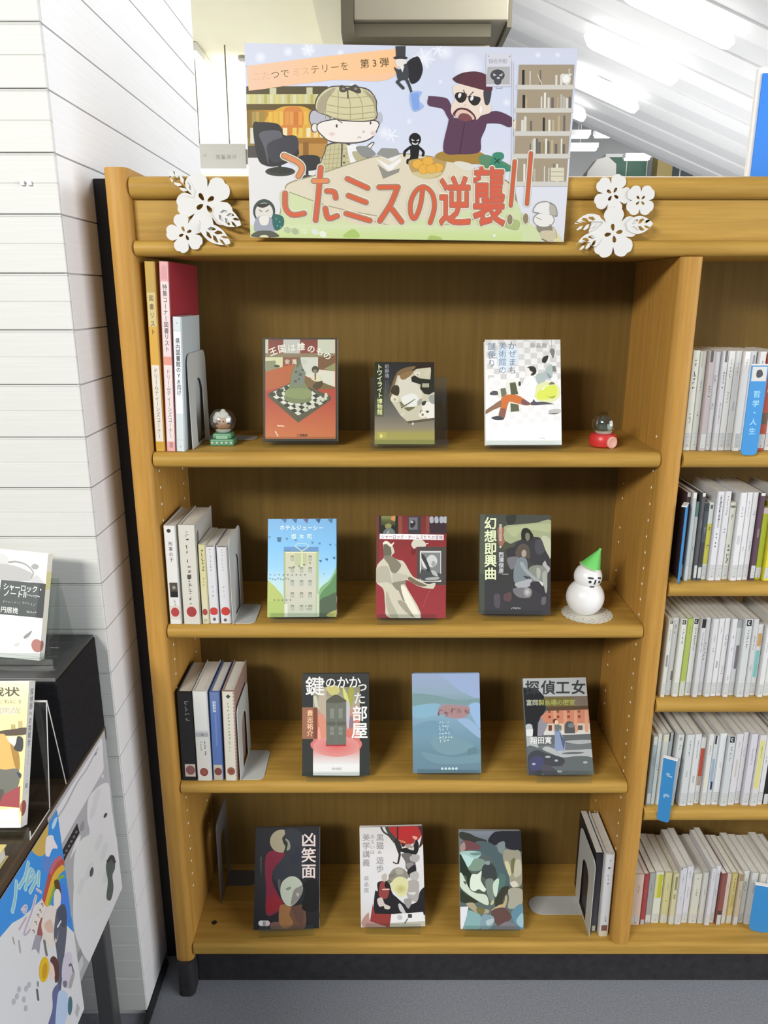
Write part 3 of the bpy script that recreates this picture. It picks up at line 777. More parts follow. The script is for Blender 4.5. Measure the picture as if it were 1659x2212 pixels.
# second shelf, left: blue cover with a tall hotel
def art_hotel():
    a = Sheet([(135, 150), (1455, 135), (1470, 2060), (105, 2060)], 0.1317, 0.1876, 0.95)
    a.grad(80, 120, 1500, 2080, [(0, '#78aedd'), (.3, '#7fbfec'), (.5, '#96cbf0'), (.65, '#b8d9e0'), (1, '#c6dcc9')])
    a.sm([(100, 1390), (200, 1400), (320, 1530), (420, 1680), (440, 2070), (90, 2080)], '#b3bf6c')
    a.sm([(100, 1780), (430, 1740), (440, 2070), (90, 2080)], '#a9bd68')
    a.sm([(1490, 900), (1440, 1120), (1330, 1320), (1200, 1430), (1130, 1530), (1120, 1800), (1490, 1900)], '#7fb07a')
    a.sm([(1480, 1200), (1330, 1400), (1180, 1560), (1130, 1760), (1500, 1800)], '#5d8a5a')
    a.sm([(1130, 1750), (1300, 1640), (1490, 1600), (1500, 2080), (1120, 2080)], '#4d5f48'); a.sm([(1290, 2000), (1480, 1920), (1490, 2060), (1300, 2050)], '#a9a963')
    a.rect(435, 680, 1110, 790, '#6090c4'); a.rect(440, 740, 560, 790, '#4e7fb5')
    a.rect(430, 770, 1115, 2060, '#a4b183'); a.grad(465, 790, 1090, 2060, [(0, '#c9c9a8'), (.4, '#c3c6ba'), (.6, '#c9c6b6'), (1, '#b9c2ae')])
    a.rect(465, 780, 1070, 800, '#e4e2c2'); a.rect(650, 800, 880, 1040, '#b8bf97')
    a.rect(440, 1800, 505, 2060, '#d6dac6'); a.rect(1060, 800, 1115, 2060, '#a8bc92'); a.rect(1080, 1600, 1130, 2050, '#c3cdb4')
    for r_, y in enumerate((850, 1075, 1330, 1570, 1820)):
        for k, x in enumerate((565, 745, 915)):
            if r_ == 0 and k == 1: continue
            a.rect(x, y, x + 66, y + 105, '#a2a695'); a.rect(x, y, x + 66, y + 24, '#7e8272'); a.rect(x + 14, y + 30, x + 54, y + 100, '#b4b7a8')
    a.line([(655, 670), (690, 625), (790, 615), (890, 630), (920, 670)], 14, '#b9d9d6', True)
    a.line([(655, 670), (740, 730), (790, 770)], 16, '#cfe0c4', True); a.line([(920, 670), (840, 730), (800, 745)], 16, '#cfe0c4', True)
    a.line([(785, 760), (785, 1050)], 26, '#d3dcae', wd2=34)
    def flag(x, y, s, col): a.poly([(x - s, y), (x + s, y - s * .2), (x + s * .5, y + s * 1.5)], col)
    for x, c_ in ((445, '#52709c'), (645, '#3e6594'), (860, '#5f5a86'), (1095, '#2f4f80'), (1335, '#4d7590')): flag(x, 150, 52, c_)
    a.poly([(305, 495), (390, 495), (375, 590), (315, 585)], '#3b6e8c'); flag(155, 480, 30, '#5f93b5')
    for x, y in ((490, 515), (662, 540), (985, 585), (1125, 600), (1335, 625), (1455, 635)): flag(x, y, 28, '#4f83a0')
    for x, y in ((1145, 940), (1265, 910), (1410, 880)): flag(x, y, 32, '#39698a')
    for x, y in ((940, 985), (825, 1020), (725, 1045), (630, 1060), (540, 1075)): flag(x, y, 22, '#6f7562')
    for i in range(9): flag(170 + i * 84, 1215 + (i % 2) * 5, 19, '#5f7571' if i > 2 else '#7d99a0')
    for i in range(8): flag(160 + i * 52, 1290 + (i % 3) * 10, 18, '#6a8287')
    for i in range(5): flag(245 + i * 78, 1710, 20, '#7d8a5c' if i < 2 else '#6c7168')
    flag(1215, 1200, 20, '#8db4bb')
    for i in range(5): a.ell(860 + i * 30, 1840 + (i % 2) * 60, 14, 16, '#8a917f')
    a.text('ホテルジューシー', 355, 262, 102, '#dff2fb', .04, sp=1.05); a.text('坂木司', 575, 428, 105, '#d5f0f2', .04, sp=1.45)
    sp = Sheet([(0, 0), (17, 0), (17, 187), (0, 187)], 0.017, 0.1876)
    sp.grad(0, 0, 17, 187, [(0, '#4c7cae'), (.4, '#5d83a0'), (.6, '#5f6f52'), (1, '#4c5040')]); sp.rect(0, 148, 17, 183, '#d9cfc4'); sp.ell(9, 166, 8, 8, '#a8584c')
    return a, sp
a, sp = art_hotel()
face_book('sky blue book with a tall building and bunting, second shelf left', (-0.1564, 0.0208, 0.878), (-0.3, 20.8, -0.4), 0.1317, 0.1876, 0.016, H('#86a9bb', .8), a, G, spine_art=sp)
book_stand('clear stand under the sky blue book', (-0.1564, 0.0208, 0.878), -0.3, 20.8, 0.016, 0.010, -0.060, 0.062, 0.12)

# second shelf, middle: red cover with a caped man seen from behind
def art_cape():
    a = Sheet([(115, 120), (1400, 130), (1385, 2000), (95, 2000)], 0.1324, 0.1931, 0.95)
    a.grad(70, 90, 1430, 2020, [(0, '#6e2c2c'), (.3, '#8b2f33'), (1, '#9b3a40')])
    a.rect(80, 100, 160, 1000, '#6d3634')
    a.rect(160, 120, 510, 450, '#23231f'); a.grad(200, 125, 460, 300, [(0, '#7f8a52'), (.5, '#5d5a30'), (1, '#3d3c2a')]); a.sm([(380, 180), (420, 120), (460, 120), (450, 220)], '#c98d52')
    a.sm([(270, 290), (340, 260), (390, 290), (370, 350), (290, 350)], '#8a8a55'); a.sm([(240, 440), (290, 360), (390, 350), (450, 440)], '#6d7370'); a.poly([(300, 440), (350, 380), (330, 440)], '#bfc2bd')
    a.rect(515, 125, 585, 560, '#8a4a3c'); a.sm([(440, 690), (560, 640), (585, 560), (585, 660), (500, 690)], '#7a3a34')
    a.rect(695, 130, 930, 450, '#3a3a3d'); a.rect(708, 150, 870, 375, '#6d6a70'); a.sm([(740, 230), (800, 200), (830, 260), (790, 330), (740, 330)], '#29292b'); a.ell(765, 235, 30, 24, '#a8a5a8')
    a.rect(1020, 130, 1090, 450, '#85443c'); a.rect(1085, 130, 1400, 450, '#3a2a30')
    for x in (1090, 1180, 1270, 1340): a.sm([(x, 150), (x + 60, 140), (x + 70, 240), (x + 10, 250)], '#a9adb5')
    a.rect(860, 690, 1400, 1390, '#4d4744'); a.rect(1390, 690, 1405, 1390, '#6a4038')
    a.rect(910, 765, 1300, 1330, '#cfcfcc'); a.rect(935, 795, 1285, 1300, '#7d8080')
    a.ell(1130, 950, 100, 115, '#c9cbc9'); a.ell(1160, 1000, 40, 55, '#9da0a0'); a.sm([(940, 830), (1010, 880), (1100, 1100), (1100, 1260), (1010, 1100)], '#3b3d3d'); a.sm([(940, 900), (1040, 1090), (960, 1040)], '#d0d2d0')
    a.sm([(940, 1100), (1050, 1140), (1290, 1180), (1285, 1300), (935, 1300)], '#4c4f4f'); a.sm([(1120, 1120), (1200, 1140), (1240, 1230), (1150, 1200)], '#b4b6b4')
    a.sm([(1030, 1260), (1250, 1240), (1240, 1290), (1040, 1300)], '#a5a7a5')
    a.sm([(755, 640), (800, 560), (900, 540), (1000, 600), (1015, 680), (860, 690), (810, 730), (770, 690)], '#cfcabb'); a.line([(1020, 632), (1060, 628)], 16, '#d9d4c8')
    a.sm([(750, 750), (800, 720), (840, 760), (800, 840), (755, 820)], '#6e2a2c')
    a.sm([(240, 620), (300, 580), (400, 660), (440, 770), (440, 800), (390, 870), (520, 930), (620, 970), (770, 1220), (900, 1290), (1050, 1370), (1190, 1350), (1180, 1420), (1130, 1460), (900, 1420), (670, 1300), (650, 1400), (930, 1990), (340, 1990), (270, 1760), (240, 1480), (110, 1350), (100, 1180), (130, 1020), (240, 900), (250, 850), (240, 780)], '#cdc8b4')
    a.sm([(250, 640), (330, 650), (380, 720), (380, 850), (260, 860), (240, 780)], '#6b6557'); a.sm([(250, 860), (390, 860), (540, 980), (560, 1060), (460, 1180), (380, 1140), (330, 1010), (260, 920)], '#837d6c')
    a.sm([(230, 620), (290, 580), (370, 640), (410, 620), (440, 605), (420, 650), (370, 690), (300, 640), (240, 645)], '#e3dfd0')
    a.sm([(130, 1080), (310, 1050), (360, 1180), (400, 1380), (300, 1340), (110, 1340)], '#b5b09d'); a.sm([(420, 1180), (640, 1200), (720, 1250), (560, 1310), (430, 1360)], '#bcb8a6')
    a.sm([(400, 1360), (560, 1320), (650, 1310), (640, 1380), (560, 1400), (660, 1640), (600, 1680), (520, 1500), (480, 1480)], '#8c8775')
    a.sm([(580, 1680), (700, 1780), (800, 1990), (640, 1880), (500, 1700)], '#a19c89'); a.sm([(300, 1500), (380, 1700), (520, 1990), (380, 1990), (290, 1760)], '#b1ac99')
    a.sm([(560, 1420), (640, 1440), (760, 1650), (920, 1980), (820, 1980), (640, 1700)], '#e9e4d2')
    a.sm([(730, 1240), (870, 1320), (1040, 1400), (900, 1410), (700, 1300)], '#776b58')
    a.line([(1110, 1460), (1020, 1640), (970, 1800)], 6, '#b56a60')
    a.poly([(175, 452), (1345, 468), (1345, 566), (170, 545)], '#f0eef0')
    a.text('シャーロック・ホームズたちの冒険', 195, 462, 84, '#8e5a62', .012, sx=.83, sp=1.02, rot=.8)
    return a
face_book('red book with a caped man holding out a painting, second shelf middle', (0.0506, 0.0121, 0.880), (0.6, 14.9, 0.6), 0.1324, 0.1931, 0.017, H('#7a3234', .8), art_cape(), G)
book_stand('clear stand with its lip showing under the red book', (0.0506, 0.0121, 0.880), 0.6, 14.9, 0.017, 0.012, -0.064, 0.048, 0.12)

# second shelf, right: dark photo cover with two people
def art_two():
    a = Sheet([(150, 130), (1480, 160), (1470, 2020), (130, 2000)], 0.1358, 0.1908, 0.95)
    a.grad(100, 100, 1500, 2040, [(0, '#484a44'), (.3, '#4d5144'), (.6, '#3a3b3a'), (1, '#3d3b40')])
    a.rect(120, 110, 240, 1250, '#565b50'); a.rect(120, 1250, 230, 2020, '#4a5046')
    a.sm([(600, 370), (850, 330), (1200, 300), (1480, 260), (1480, 640), (1200, 640), (900, 620), (700, 690), (600, 600)], '#a3ab86')
    a.sm([(650, 400), (1150, 330), (1470, 330), (1470, 480), (1000, 420), (800, 560)], '#b0b88f'); a.sm([(1300, 560), (1470, 620), (1470, 960), (1380, 880)], '#bfc4a8')
    a.sm([(640, 170), (820, 150), (800, 300), (680, 330)], '#343732'); a.sm([(460, 640), (620, 640), (760, 730), (700, 780), (500, 760)], '#4f5240')
    a.sm([(1080, 1130), (1410, 1080), (1410, 1300), (1400, 1600), (1300, 1560), (1100, 1330)], '#868a80'); a.sm([(1210, 1150), (1280, 1170), (1270, 1330), (1220, 1330)], '#a9aca3'); a.sm([(1320, 1240), (1400, 1230), (1400, 1600), (1340, 1500)], '#a5a79e')
    a.sm([(800, 720), (920, 610), (1000, 560), (1160, 560), (1290, 600), (1380, 820), (1460, 980), (1450, 1110), (1380, 1110), (1100, 1050), (1060, 900), (880, 790)], '#3a393d')
    a.sm([(1190, 640), (1290, 620), (1360, 820), (1250, 900), (1180, 800)], '#4d4c52')
    a.sm([(925, 600), (930, 440), (1000, 395), (1080, 430), (1150, 560), (1060, 640), (980, 620)], '#2a2b22'); a.sm([(1005, 500), (1060, 490), (1085, 580), (1040, 640), (1000, 590)], '#7c7868')
    a.sm([(640, 800), (760, 750), (860, 760), (1000, 900), (1060, 1000), (900, 1040), (680, 940)], '#3a373a')
    a.sm([(810, 850), (880, 720), (980, 690), (1070, 770), (1080, 960), (1010, 950), (930, 940), (840, 930)], '#5a5148')
    a.sm([(930, 840), (980, 800), (1020, 850), (1000, 930), (940, 930)], '#a89c8e')
    a.sm([(660, 960), (830, 930), (880, 980), (800, 1120), (740, 1170), (690, 1110)], '#77757c')
    a.sm([(880, 950), (1000, 960), (1040, 1060), (1050, 1260), (1060, 1340), (900, 1440), (790, 1400), (780, 1180), (820, 1050)], '#7c868a')
    a.line([(930, 1060), (1010, 1190), (1160, 1330), (1320, 1440)], 74, '#9aa2a4', True, wd2=50)
    a.sm([(800, 1440), (960, 1380), (1110, 1350), (1100, 1470), (900, 1530)], '#a9abb0'); a.sm([(960, 1290), (1060, 1310), (1030, 1350)], '#39424a')
    a.sm([(1110, 1410), (1250, 1400), (1340, 1480), (1380, 1620), (1460, 1770), (1340, 1680), (1110, 1500)], '#37353b')
    a.sm([(790, 1520), (1100, 1530), (1090, 1690), (900, 1700), (790, 1620)], '#77757a'); a.soft(1035, 1595, 75, 90, '#c5c5c2', '#858386')
    a.sm([(1320, 1080), (1370, 1010), (1400, 1080), (1460, 1150), (1420, 1230), (1380, 1150)], '#b1afaf'); a.sm([(1260, 1400), (1330, 1420), (1320, 1480)], '#cfcfcb')
    a.rect(560, 1250, 680, 1265, '#9b9b98'); a.sm([(410, 1650), (520, 1650), (510, 1880), (420, 1860)], '#55505a'); a.sm([(600, 1640), (730, 1600), (720, 1760), (600, 1750)], '#5e484a'); a.sm([(1310, 1700), (1390, 1690), (1370, 1820), (1300, 1820)], '#67606a')
    a.sm([(480, 390), (600, 400), (580, 560), (610, 650), (540, 740), (490, 640)], '#9a6a58')
    for ch, y in zip('幻想即興曲', (180, 420, 655, 885, 1125)): a.text(ch, 222, y, 242, '#e4ecc4', .042)
    a.text('西澤保彦', 492, 835, 104, '#cfd2d8', .03, vert=True, sp=.98)
    a.text('響季姉妹探偵', 500, 318, 62, '#d6c8b4', .02, vert=True, sp=.85); a.ell(530, 745, 20, 20, '#c9ccc4')
    a.marks(740, 1890, 9, 34, '#b9b9bd', False, .58)
    return a
face_book('dark grey book with a seated and a standing person, second shelf right', (0.2505, 0.0297, 0.880), (-1.0, 17.8, 0.5), 0.1358, 0.1908, 0.017, H('#55584f', .8), art_two(), G)
book_stand('clear stand with its lip showing under the dark grey book', (0.2505, 0.0297, 0.880), -1.0, 17.8, 0.017, 0.012, -0.062, 0.054, 0.12)

# third shelf, left: black cover with a locked door
def art_door():
    a = Sheet([(110, 130), (1370, 130), (1390, 2050), (105, 2070)], 0.1357, 0.2025, 0.95)
    a.grad(60, 100, 1420, 2100, [(0, '#3a3c3a'), (.2, '#2f3133'), (1, '#343833')])
    a.rect(315, 500, 1200, 2050, '#d9cfc4')
    a.grad(315, 380, 1200, 1000, [(0, '#8d8a70'), (.5, '#a8a48e'), (1, '#cd8472')])
    a.grad(315, 900, 1200, 1640, [(0, '#cd8b70'), (.6, '#d47068'), (1, '#dba8a4')])
    a.sm([(320, 560), (400, 640), (460, 480), (560, 400), (560, 900), (540, 1000), (420, 800), (360, 760)], '#b9ab98')
    a.sm([(880, 380), (960, 520), (1000, 700), (960, 680), (900, 560)], '#d3d676'); a.sm([(990, 420), (1080, 400), (1060, 700), (1010, 720)], '#a5a44c')
    a.sm([(560, 380), (760, 350), (820, 470), (700, 540), (600, 470)], '#c9c27c'); a.sm([(330, 560), (380, 560), (400, 700), (430, 800), (360, 740)], '#c2cfb4')
    a.sm([(940, 680), (1010, 700), (1000, 1100), (960, 1140)], '#c4bfc8'); a.sm([(1020, 930), (1090, 980), (1060, 1160), (1000, 1120)], '#8f7b88')
    a.sm([(420, 900), (540, 940), (560, 1400), (460, 1360), (430, 1100)], '#d6917a'); a.sm([(410, 1150), (440, 1160), (460, 1360), (400, 1370)], '#eda596')
    a.sm([(320, 1400), (760, 1480), (1190, 1380), (1190, 1560), (760, 1700), (320, 1560)], '#d77a76'); 
    a.grad(315, 1600, 1200, 1850, [(0, '#dc9c98'), (.5, '#dccbc8'), (1, '#e6e6e6')]); a.rect(315, 1840, 1200, 2055, '#e9e9e8')
    a.soft(760, 1500, 440, 200, '#d86c6a', '#dc9590')
    a.rect(560, 1400, 945, 1495, '#a8343c'); a.poly([(560, 640), (700, 600), (760, 560), (850, 600), (945, 630), (945, 1465), (570, 1475)], '#6d7066')
    a.sm([(560, 660), (660, 560), (760, 520), (900, 600), (945, 650), (760, 680)], '#5b5a50')
    for x in (640, 800):
        for y, h_ in ((780, 190), (1130, 70), (1220, 60)): a.rect(x, y, x + 75, y + h_, '#858a80')
    a.rect(575, 1035, 940, 1100, '#5c6058'); a.rect(745, 700, 760, 1450, '#787c72')
    a.rect(105, 760, 400, 1360, '#9a6a55'); a.rect(320, 770, 400, 1355, '#7d4a38')
    a.text('貴志祐介', 195, 805, 125, '#f0c49c', .03, vert=True, sp=1.02)
    a.text('鍵', 165, 170, 375, '#e9e9e8', .026); a.text('の', 540, 185, 215, '#ececea', .02); a.text('か', 755, 170, 240, '#ececea', .024); a.text('か', 985, 165, 240, '#ececea', .024)
    a.text('っ', 1130, 245, 230, '#e6e6e4', .022); a.text('た', 1075, 470, 240, '#e2e2e4', .024); a.text('部', 1050, 725, 300, '#ececea', .034); a.text('屋', 1040, 1035, 320, '#f0f0ee', .034)
    a.line([(320, 1985), (1200, 1975)], 4, '#c9c9c9'); a.text('角川書店', 672, 1898, 54, '#a9a9aa', .0, sp=.88)
    sp = Sheet([(0, 0), (17, 0), (17, 202), (0, 202)], 0.017, 0.2025)
    sp.rect(0, 0, 17, 202, '#1d1d1d'); sp.rect(1, 16, 15, 28, '#4a4a4c'); sp.marks(7, 52, 5, 6, '#55555a'); sp.marks(7, 100, 4, 5, '#4c4c50'); sp.rect(0, 158, 17, 192, '#e0ddd8'); sp.ell(12, 176, 9, 9, '#9a6a5c')
    return a, sp
a, sp = art_door()
face_book('black book with a grey door on its cover, third shelf left', (-0.0969, 0.0103, 0.537), (0.6, 20.5, -0.2), 0.1357, 0.2025, 0.017, H('#2a2b2a', .8), a, G, spine_art=sp)
book_stand('clear stand under the black book with the door', (-0.0969, 0.0103, 0.537), 0.6, 20.5, 0.017, 0.011, -0.060, 0.058, 0.12)

# third shelf, middle: blue cover
def art_blue():
    a = Sheet([(130, 130), (1400, 120), (1445, 2010), (130, 2000)], 0.1377, 0.1984, 0.95)
    a.grad(80, 80, 1500, 2080, [(0, '#9aa9cc'), (.2, '#8fa7b9'), (.3, '#7f9ba6'), (.36, '#8aabc0'), (.5, '#7c9fb4'), (.75, '#6a8c9c'), (1, '#6a8597')])
    a.sm([(640, 100), (1420, 100), (1420, 560), (1100, 480), (800, 260)], '#9baed2'); a.sm([(140, 500), (600, 540), (1000, 620), (1420, 600), (1420, 720), (600, 680), (140, 720)], '#7a989c')
    a.sm([(140, 740), (560, 680), (700, 760), (620, 880), (300, 960), (140, 900)], '#86b0c6'); a.sm([(980, 980), (1200, 980), (1420, 1180), (1420, 1340), (1180, 1160)], '#95b3d2')
    a.sm([(1200, 720), (1420, 700), (1430, 1140), (1300, 1000)], '#97b7dc'); a.sm([(150, 1120), (500, 1000), (800, 1100), (900, 1260), (500, 1300), (200, 1280)], '#7297ad')
    a.sm([(500, 1330), (900, 1300), (1300, 1500), (900, 1660), (560, 1560)], '#7799a6'); a.sm([(1180, 1560), (1340, 1520), (1360, 1660), (1220, 1720)], '#64838e'); a.sm([(300, 1600), (900, 1700), (1440, 1640), (1440, 1800), (600, 1820)], '#7394a2')
    a.sm([(620, 780), (700, 710), (900, 700), (1200, 740), (1200, 880), (1100, 960), (860, 960), (720, 900), (630, 880)], '#a08c96')
    a.sm([(720, 730), (1000, 740), (1190, 760), (1180, 880), (980, 950), (800, 900)], '#a68686')
    a.marks(640, 830, 5, 128, '#8a6a72', False, .98, 3)
    rows = ((1035, (0, 1, 2.6)), (1105, (0, 1, 2, 2.9)), (1172, (0, 1, 2.6)), (1240, (0, 1, 2, 3)), (1312, (0, 1, 2, 3, 4)), (1385, (0, 1.6, 2.6)))
    for y, xs in rows:
        for k in xs: a.marks(650 + k * 55, y, 1, 48, '#cfe2ea', False, 1, int(k * 9 + y))
    for k in range(5): a.ell(692 + k * 68, 1920, 24, 24, '#d6eaf0'); a.ell(692 + k * 68, 1922, 8, 8, '#6a8e9c')
    return a
face_book('plain misty blue book with a small red title, third shelf middle', (0.1274, 0.0164, 0.539), (-1.0, 20.9, -0.8), 0.1377, 0.1984, 0.018, H('#7d95ad', .8), art_blue(), G, spine='L')
book_stand('clear stand under the misty blue book', (0.1274, 0.0164, 0.539), -1.0, 20.9, 0.018, 0.0125, -0.060, 0.066, 0.12)

# third shelf, right: brick building and woman in a long blue dress
def art_mill():
    a = Sheet([(165, 130), (1350, 120), (1515, 1950), (280, 1955)], 0.1305, 0.1903, 0.95)
    a.frame(0, 0, 1)
    a.poly([(120, 80), (1400, 80), (1600, 2000), (220, 2000)], '#6d7173')
    a.poly([(130, 100), (1380, 90), (1400, 480), (180, 480)], '#b7babb')
    a.poly([(150, 300), (420, 310), (600, 500), (600, 720), (450, 960), (440, 1220), (350, 1220), (350, 1000), (215, 1020)], '#1c1d22')
    a.poly([(560, 470), (1400, 470), (1420, 660), (600, 660)], '#7a6b5f'); a.poly([(580, 490), (1130, 490), (1140, 655), (600, 655)], '#6f6533')
    a.poly([(600, 660), (1420, 650), (1420, 730), (610, 740)], '#57432a')
    a.poly([(500, 850), (620, 740), (1420, 720), (1450, 1180), (560, 1190), (450, 1080)], '#c98368')
    a.poly([(620, 980), (1440, 980), (1450, 1180), (570, 1190)], '#cfc0ae'); a.poly([(570, 1110), (1450, 1100), (1450, 1190), (560, 1195)], '#d3d2cc')
    for x in (740, 930, 1130, 1330): a.poly([(x, 740), (x + 60, 740), (x + 75, 1150), (x + 15, 1150)], '#d79c7c')
    for x in (640, 800, 1000, 1200): a.rect(x, 735, x + 50, 780, '#8a5440'); a.rect(x + 5, 830, x + 55, 878, '#8c3f26')
    a.rect(650, 1010, 715, 1115, '#6d3a28'); a.rect(1205, 1020, 1295, 1110, '#5d5a55'); a.rect(830, 1020, 895, 1110, '#6f6d66')
    a.poly([(955, 1170), (955, 1010), (990, 950), (1050, 935), (1110, 960), (1145, 1020), (1155, 1170)], '#4f5355'); a.ell(1080, 1020, 60, 45, '#73797a')
    a.sm([(470, 950), (520, 860), (560, 960), (640, 970), (540, 1190), (450, 1200)], '#8d8c97'); a.sm([(220, 1010), (330, 1000), (350, 1200), (220, 1200)], '#b9bfc2')
    a.poly([(215, 1090), (360, 1080), (350, 1230), (215, 1230)], '#dcdfe0')
    a.poly([(220, 1220), (1460, 1180), (1480, 1320), (240, 1420)], '#5f6464'); a.sm([(215, 1230), (340, 1230), (460, 1400), (400, 1460), (240, 1420)], '#aab0ae')
    a.sm([(960, 1320), (1200, 1295), (1460, 1300), (1460, 1350), (1200, 1370)], '#a9adac'); a.sm([(540, 1470), (620, 1410), (860, 1480), (1200, 1480), (1490, 1480), (1490, 1640), (1200, 1600), (900, 1620), (700, 1540)], '#aeb2b2')
    a.sm([(920, 1540), (1100, 1520), (1330, 1530), (1200, 1560), (940, 1560)], '#5f6566')
    a.sm([(240, 1430), (440, 1430), (640, 1520), (860, 1640), (1200, 1600), (1500, 1650), (1520, 1960), (270, 1960)], '#5d6465'); a.sm([(260, 1600), (420, 1480), (620, 1540), (940, 1640), (900, 1780), (600, 1800), (500, 1960), (280, 1960)], '#3f4147')
    a.sm([(300, 1680), (400, 1600), (540, 1620), (560, 1800), (440, 1860), (320, 1860)], '#45456a'); a.sm([(500, 1780), (680, 1780), (860, 1940), (600, 1960)], '#4d4a55')
    for x, y, rx in ((375, 1740, 34), (640, 1608, 50), (800, 1680, 32), (1350, 1720, 42)): a.ell(x, y, rx, 22, '#a5acad')
    a.sm([(770, 1000), (850, 1010), (890, 1180), (960, 1290), (960, 1480), (880, 1490), (780, 1480), (770, 1260)], '#8796b8'); a.sm([(770, 1000), (860, 1010), (850, 1110), (790, 1130)], '#6d7272'); a.sm([(860, 1130), (900, 1220), (960, 1290), (940, 1460), (890, 1300)], '#555c78')
    a.ell(775, 935, 46, 46, '#5a3a28'); a.ell(800, 960, 32, 44, '#e6c8a4')
    for ch, x in zip('探偵工女', (205, 505, 780, 1075)): a.text(ch, x, 165, 275, '#33393b', .04)
    a.text('富岡製糸場の密室', 225, 525, 118, '#a9ab62', .03, sp=.98); a.text('富岡', 225, 525, 118, '#b5b9a5', .03, sp=.98)
    a.text('翔田寛', 305, 1225, 136, '#e6e6e6', .03, sp=1.0); a.text('講談社', 818, 1868, 40, '#cfcfcf', .03, sp=.75)
    return a
face_book('book with a brick building and a woman in a long blue dress, third shelf right', (0.3556, 0.0061, 0.542), (-0.4, 31.1, -1.1), 0.1305, 0.1903, 0.017, H('#6d7173', .8), art_mill(), G, page=M['paper_dark'])
book_stand('clear stand under the book with the brick building', (0.3556, 0.0061, 0.542), -0.4, 31.1, 0.017, 0.016, -0.050, 0.060, 0.11)

# bottom shelf, left: black cover with a white mask
def art_mask():
    a = Sheet([(130, 185), (1330, 185), (1320, 2045), (95, 2085)], 0.1416, 0.2069, 1.0)
    a.grad(60, 120, 1400, 2120, [(0, '#201f24'), (.5, '#25262b'), (1, '#1c1b1f')])
    a.sm([(700, 230), (1000, 300), (1080, 700), (1000, 1100), (600, 1200), (460, 1100), (480, 950), (600, 760)], '#2f333b'); a.sm([(780, 560), (960, 560), (980, 800), (820, 860)], '#292d3c')
    a.sm([(330, 700), (470, 600), (680, 650), (620, 780), (470, 960), (450, 1180), (560, 1430), (660, 1600), (560, 1740), (340, 1800), (330, 1300), (310, 1000)], '#7a2338'); a.sm([(350, 1500), (500, 1420), (640, 1600), (540, 1720), (350, 1760)], '#8a1f2b')
    a.ell(620, 435, 218, 215, '#a49c82', a0=0, a1=360); a.sm([(690, 220), (860, 300), (860, 660), (680, 650), (700, 560), (640, 430), (690, 350)], '#2f333b')
    a.sm([(690, 400), (740, 410), (780, 480), (780, 580), (720, 610), (700, 520), (730, 490)], '#8c9084')
    a.line([(690, 330), (650, 400), (720, 480), (680, 640)], 34, '#2c2e1c', True)
    a.sm([(590, 1640), (720, 1600), (840, 1650), (1040, 1640), (1030, 2080), (460, 2080), (580, 1900)], '#6b4a38'); a.sm([(590, 1650), (700, 1620), (800, 1660), (770, 1800), (840, 1960), (700, 2060), (580, 1960)], '#94683f')
    a.sm([(820, 1650), (1020, 1660), (1010, 1980), (900, 1900), (830, 1760)], '#5d4238'); a.sm([(420, 1960), (560, 1940), (620, 2070), (430, 2070)], '#6d5248')
    a.sm([(550, 1170), (600, 1160), (600, 1370), (570, 1330)], '#55525c')
    a.sm([(1020, 1250), (1060, 1400), (1010, 1700), (1300, 1700), (1300, 1200), (1150, 1150)], '#141316')
    a.sm([(600, 1330), (640, 1190), (760, 1100), (880, 1100), (980, 1180), (1020, 1300), (990, 1440), (900, 1570), (800, 1640), (700, 1610), (620, 1480)], '#b9c0ae')
    a.sm([(860, 1340), (960, 1280), (1015, 1260), (990, 1440), (880, 1580), (800, 1620), (810, 1500)], '#85837f'); a.sm([(890, 1410), (950, 1400), (930, 1470)], '#b7a9a8'); a.sm([(705, 1320), (780, 1280), (800, 1310), (740, 1350)], '#7d8575')
    for ch, y in zip('凶笑面', (270, 560, 850)): a.text(ch, 985, y, 285, '#e3d2cf', .03)
    a.rect(215, 710, 255, 960, '#3b3a36'); a.marks(232, 740, 7, 36, '#5f5f62')
    a.rect(235, 1910, 370, 2010, '#c9c9cb'); a.ell(240, 1960, 52, 52, '#d3d3d4'); a.ell(355, 1960, 52, 52, '#cbbcbf'); a.rect(270, 1920, 325, 2005, '#8f9190')
    sp = Sheet([(0, 0), (16, 0), (16, 207), (0, 207)], 0.016, 0.2069)
    sp.rect(0, 0, 16, 207, '#d3cfd2'); sp.ell(3, 138, 9, 11, '#b59ca4'); sp.rect(0, 178, 16, 190, '#6a5d4c'); sp.rect(0, 190, 16, 207, '#d9d2b4')
    return a, sp
a, sp = art_mask()
face_book('black book with a white mask and a half moon, bottom shelf left', (-0.2116, 0.0218, 0.146), (2.7, 27.6, 0.6), 0.1416, 0.2069, 0.016, H('#232225', 1), a, G, spine_art=sp)
book_stand('clear stand under the black book with the mask', (-0.2116, 0.0218, 0.146), 2.7, 27.6, 0.016, 0.016, -0.058, 0.060, 0.12)

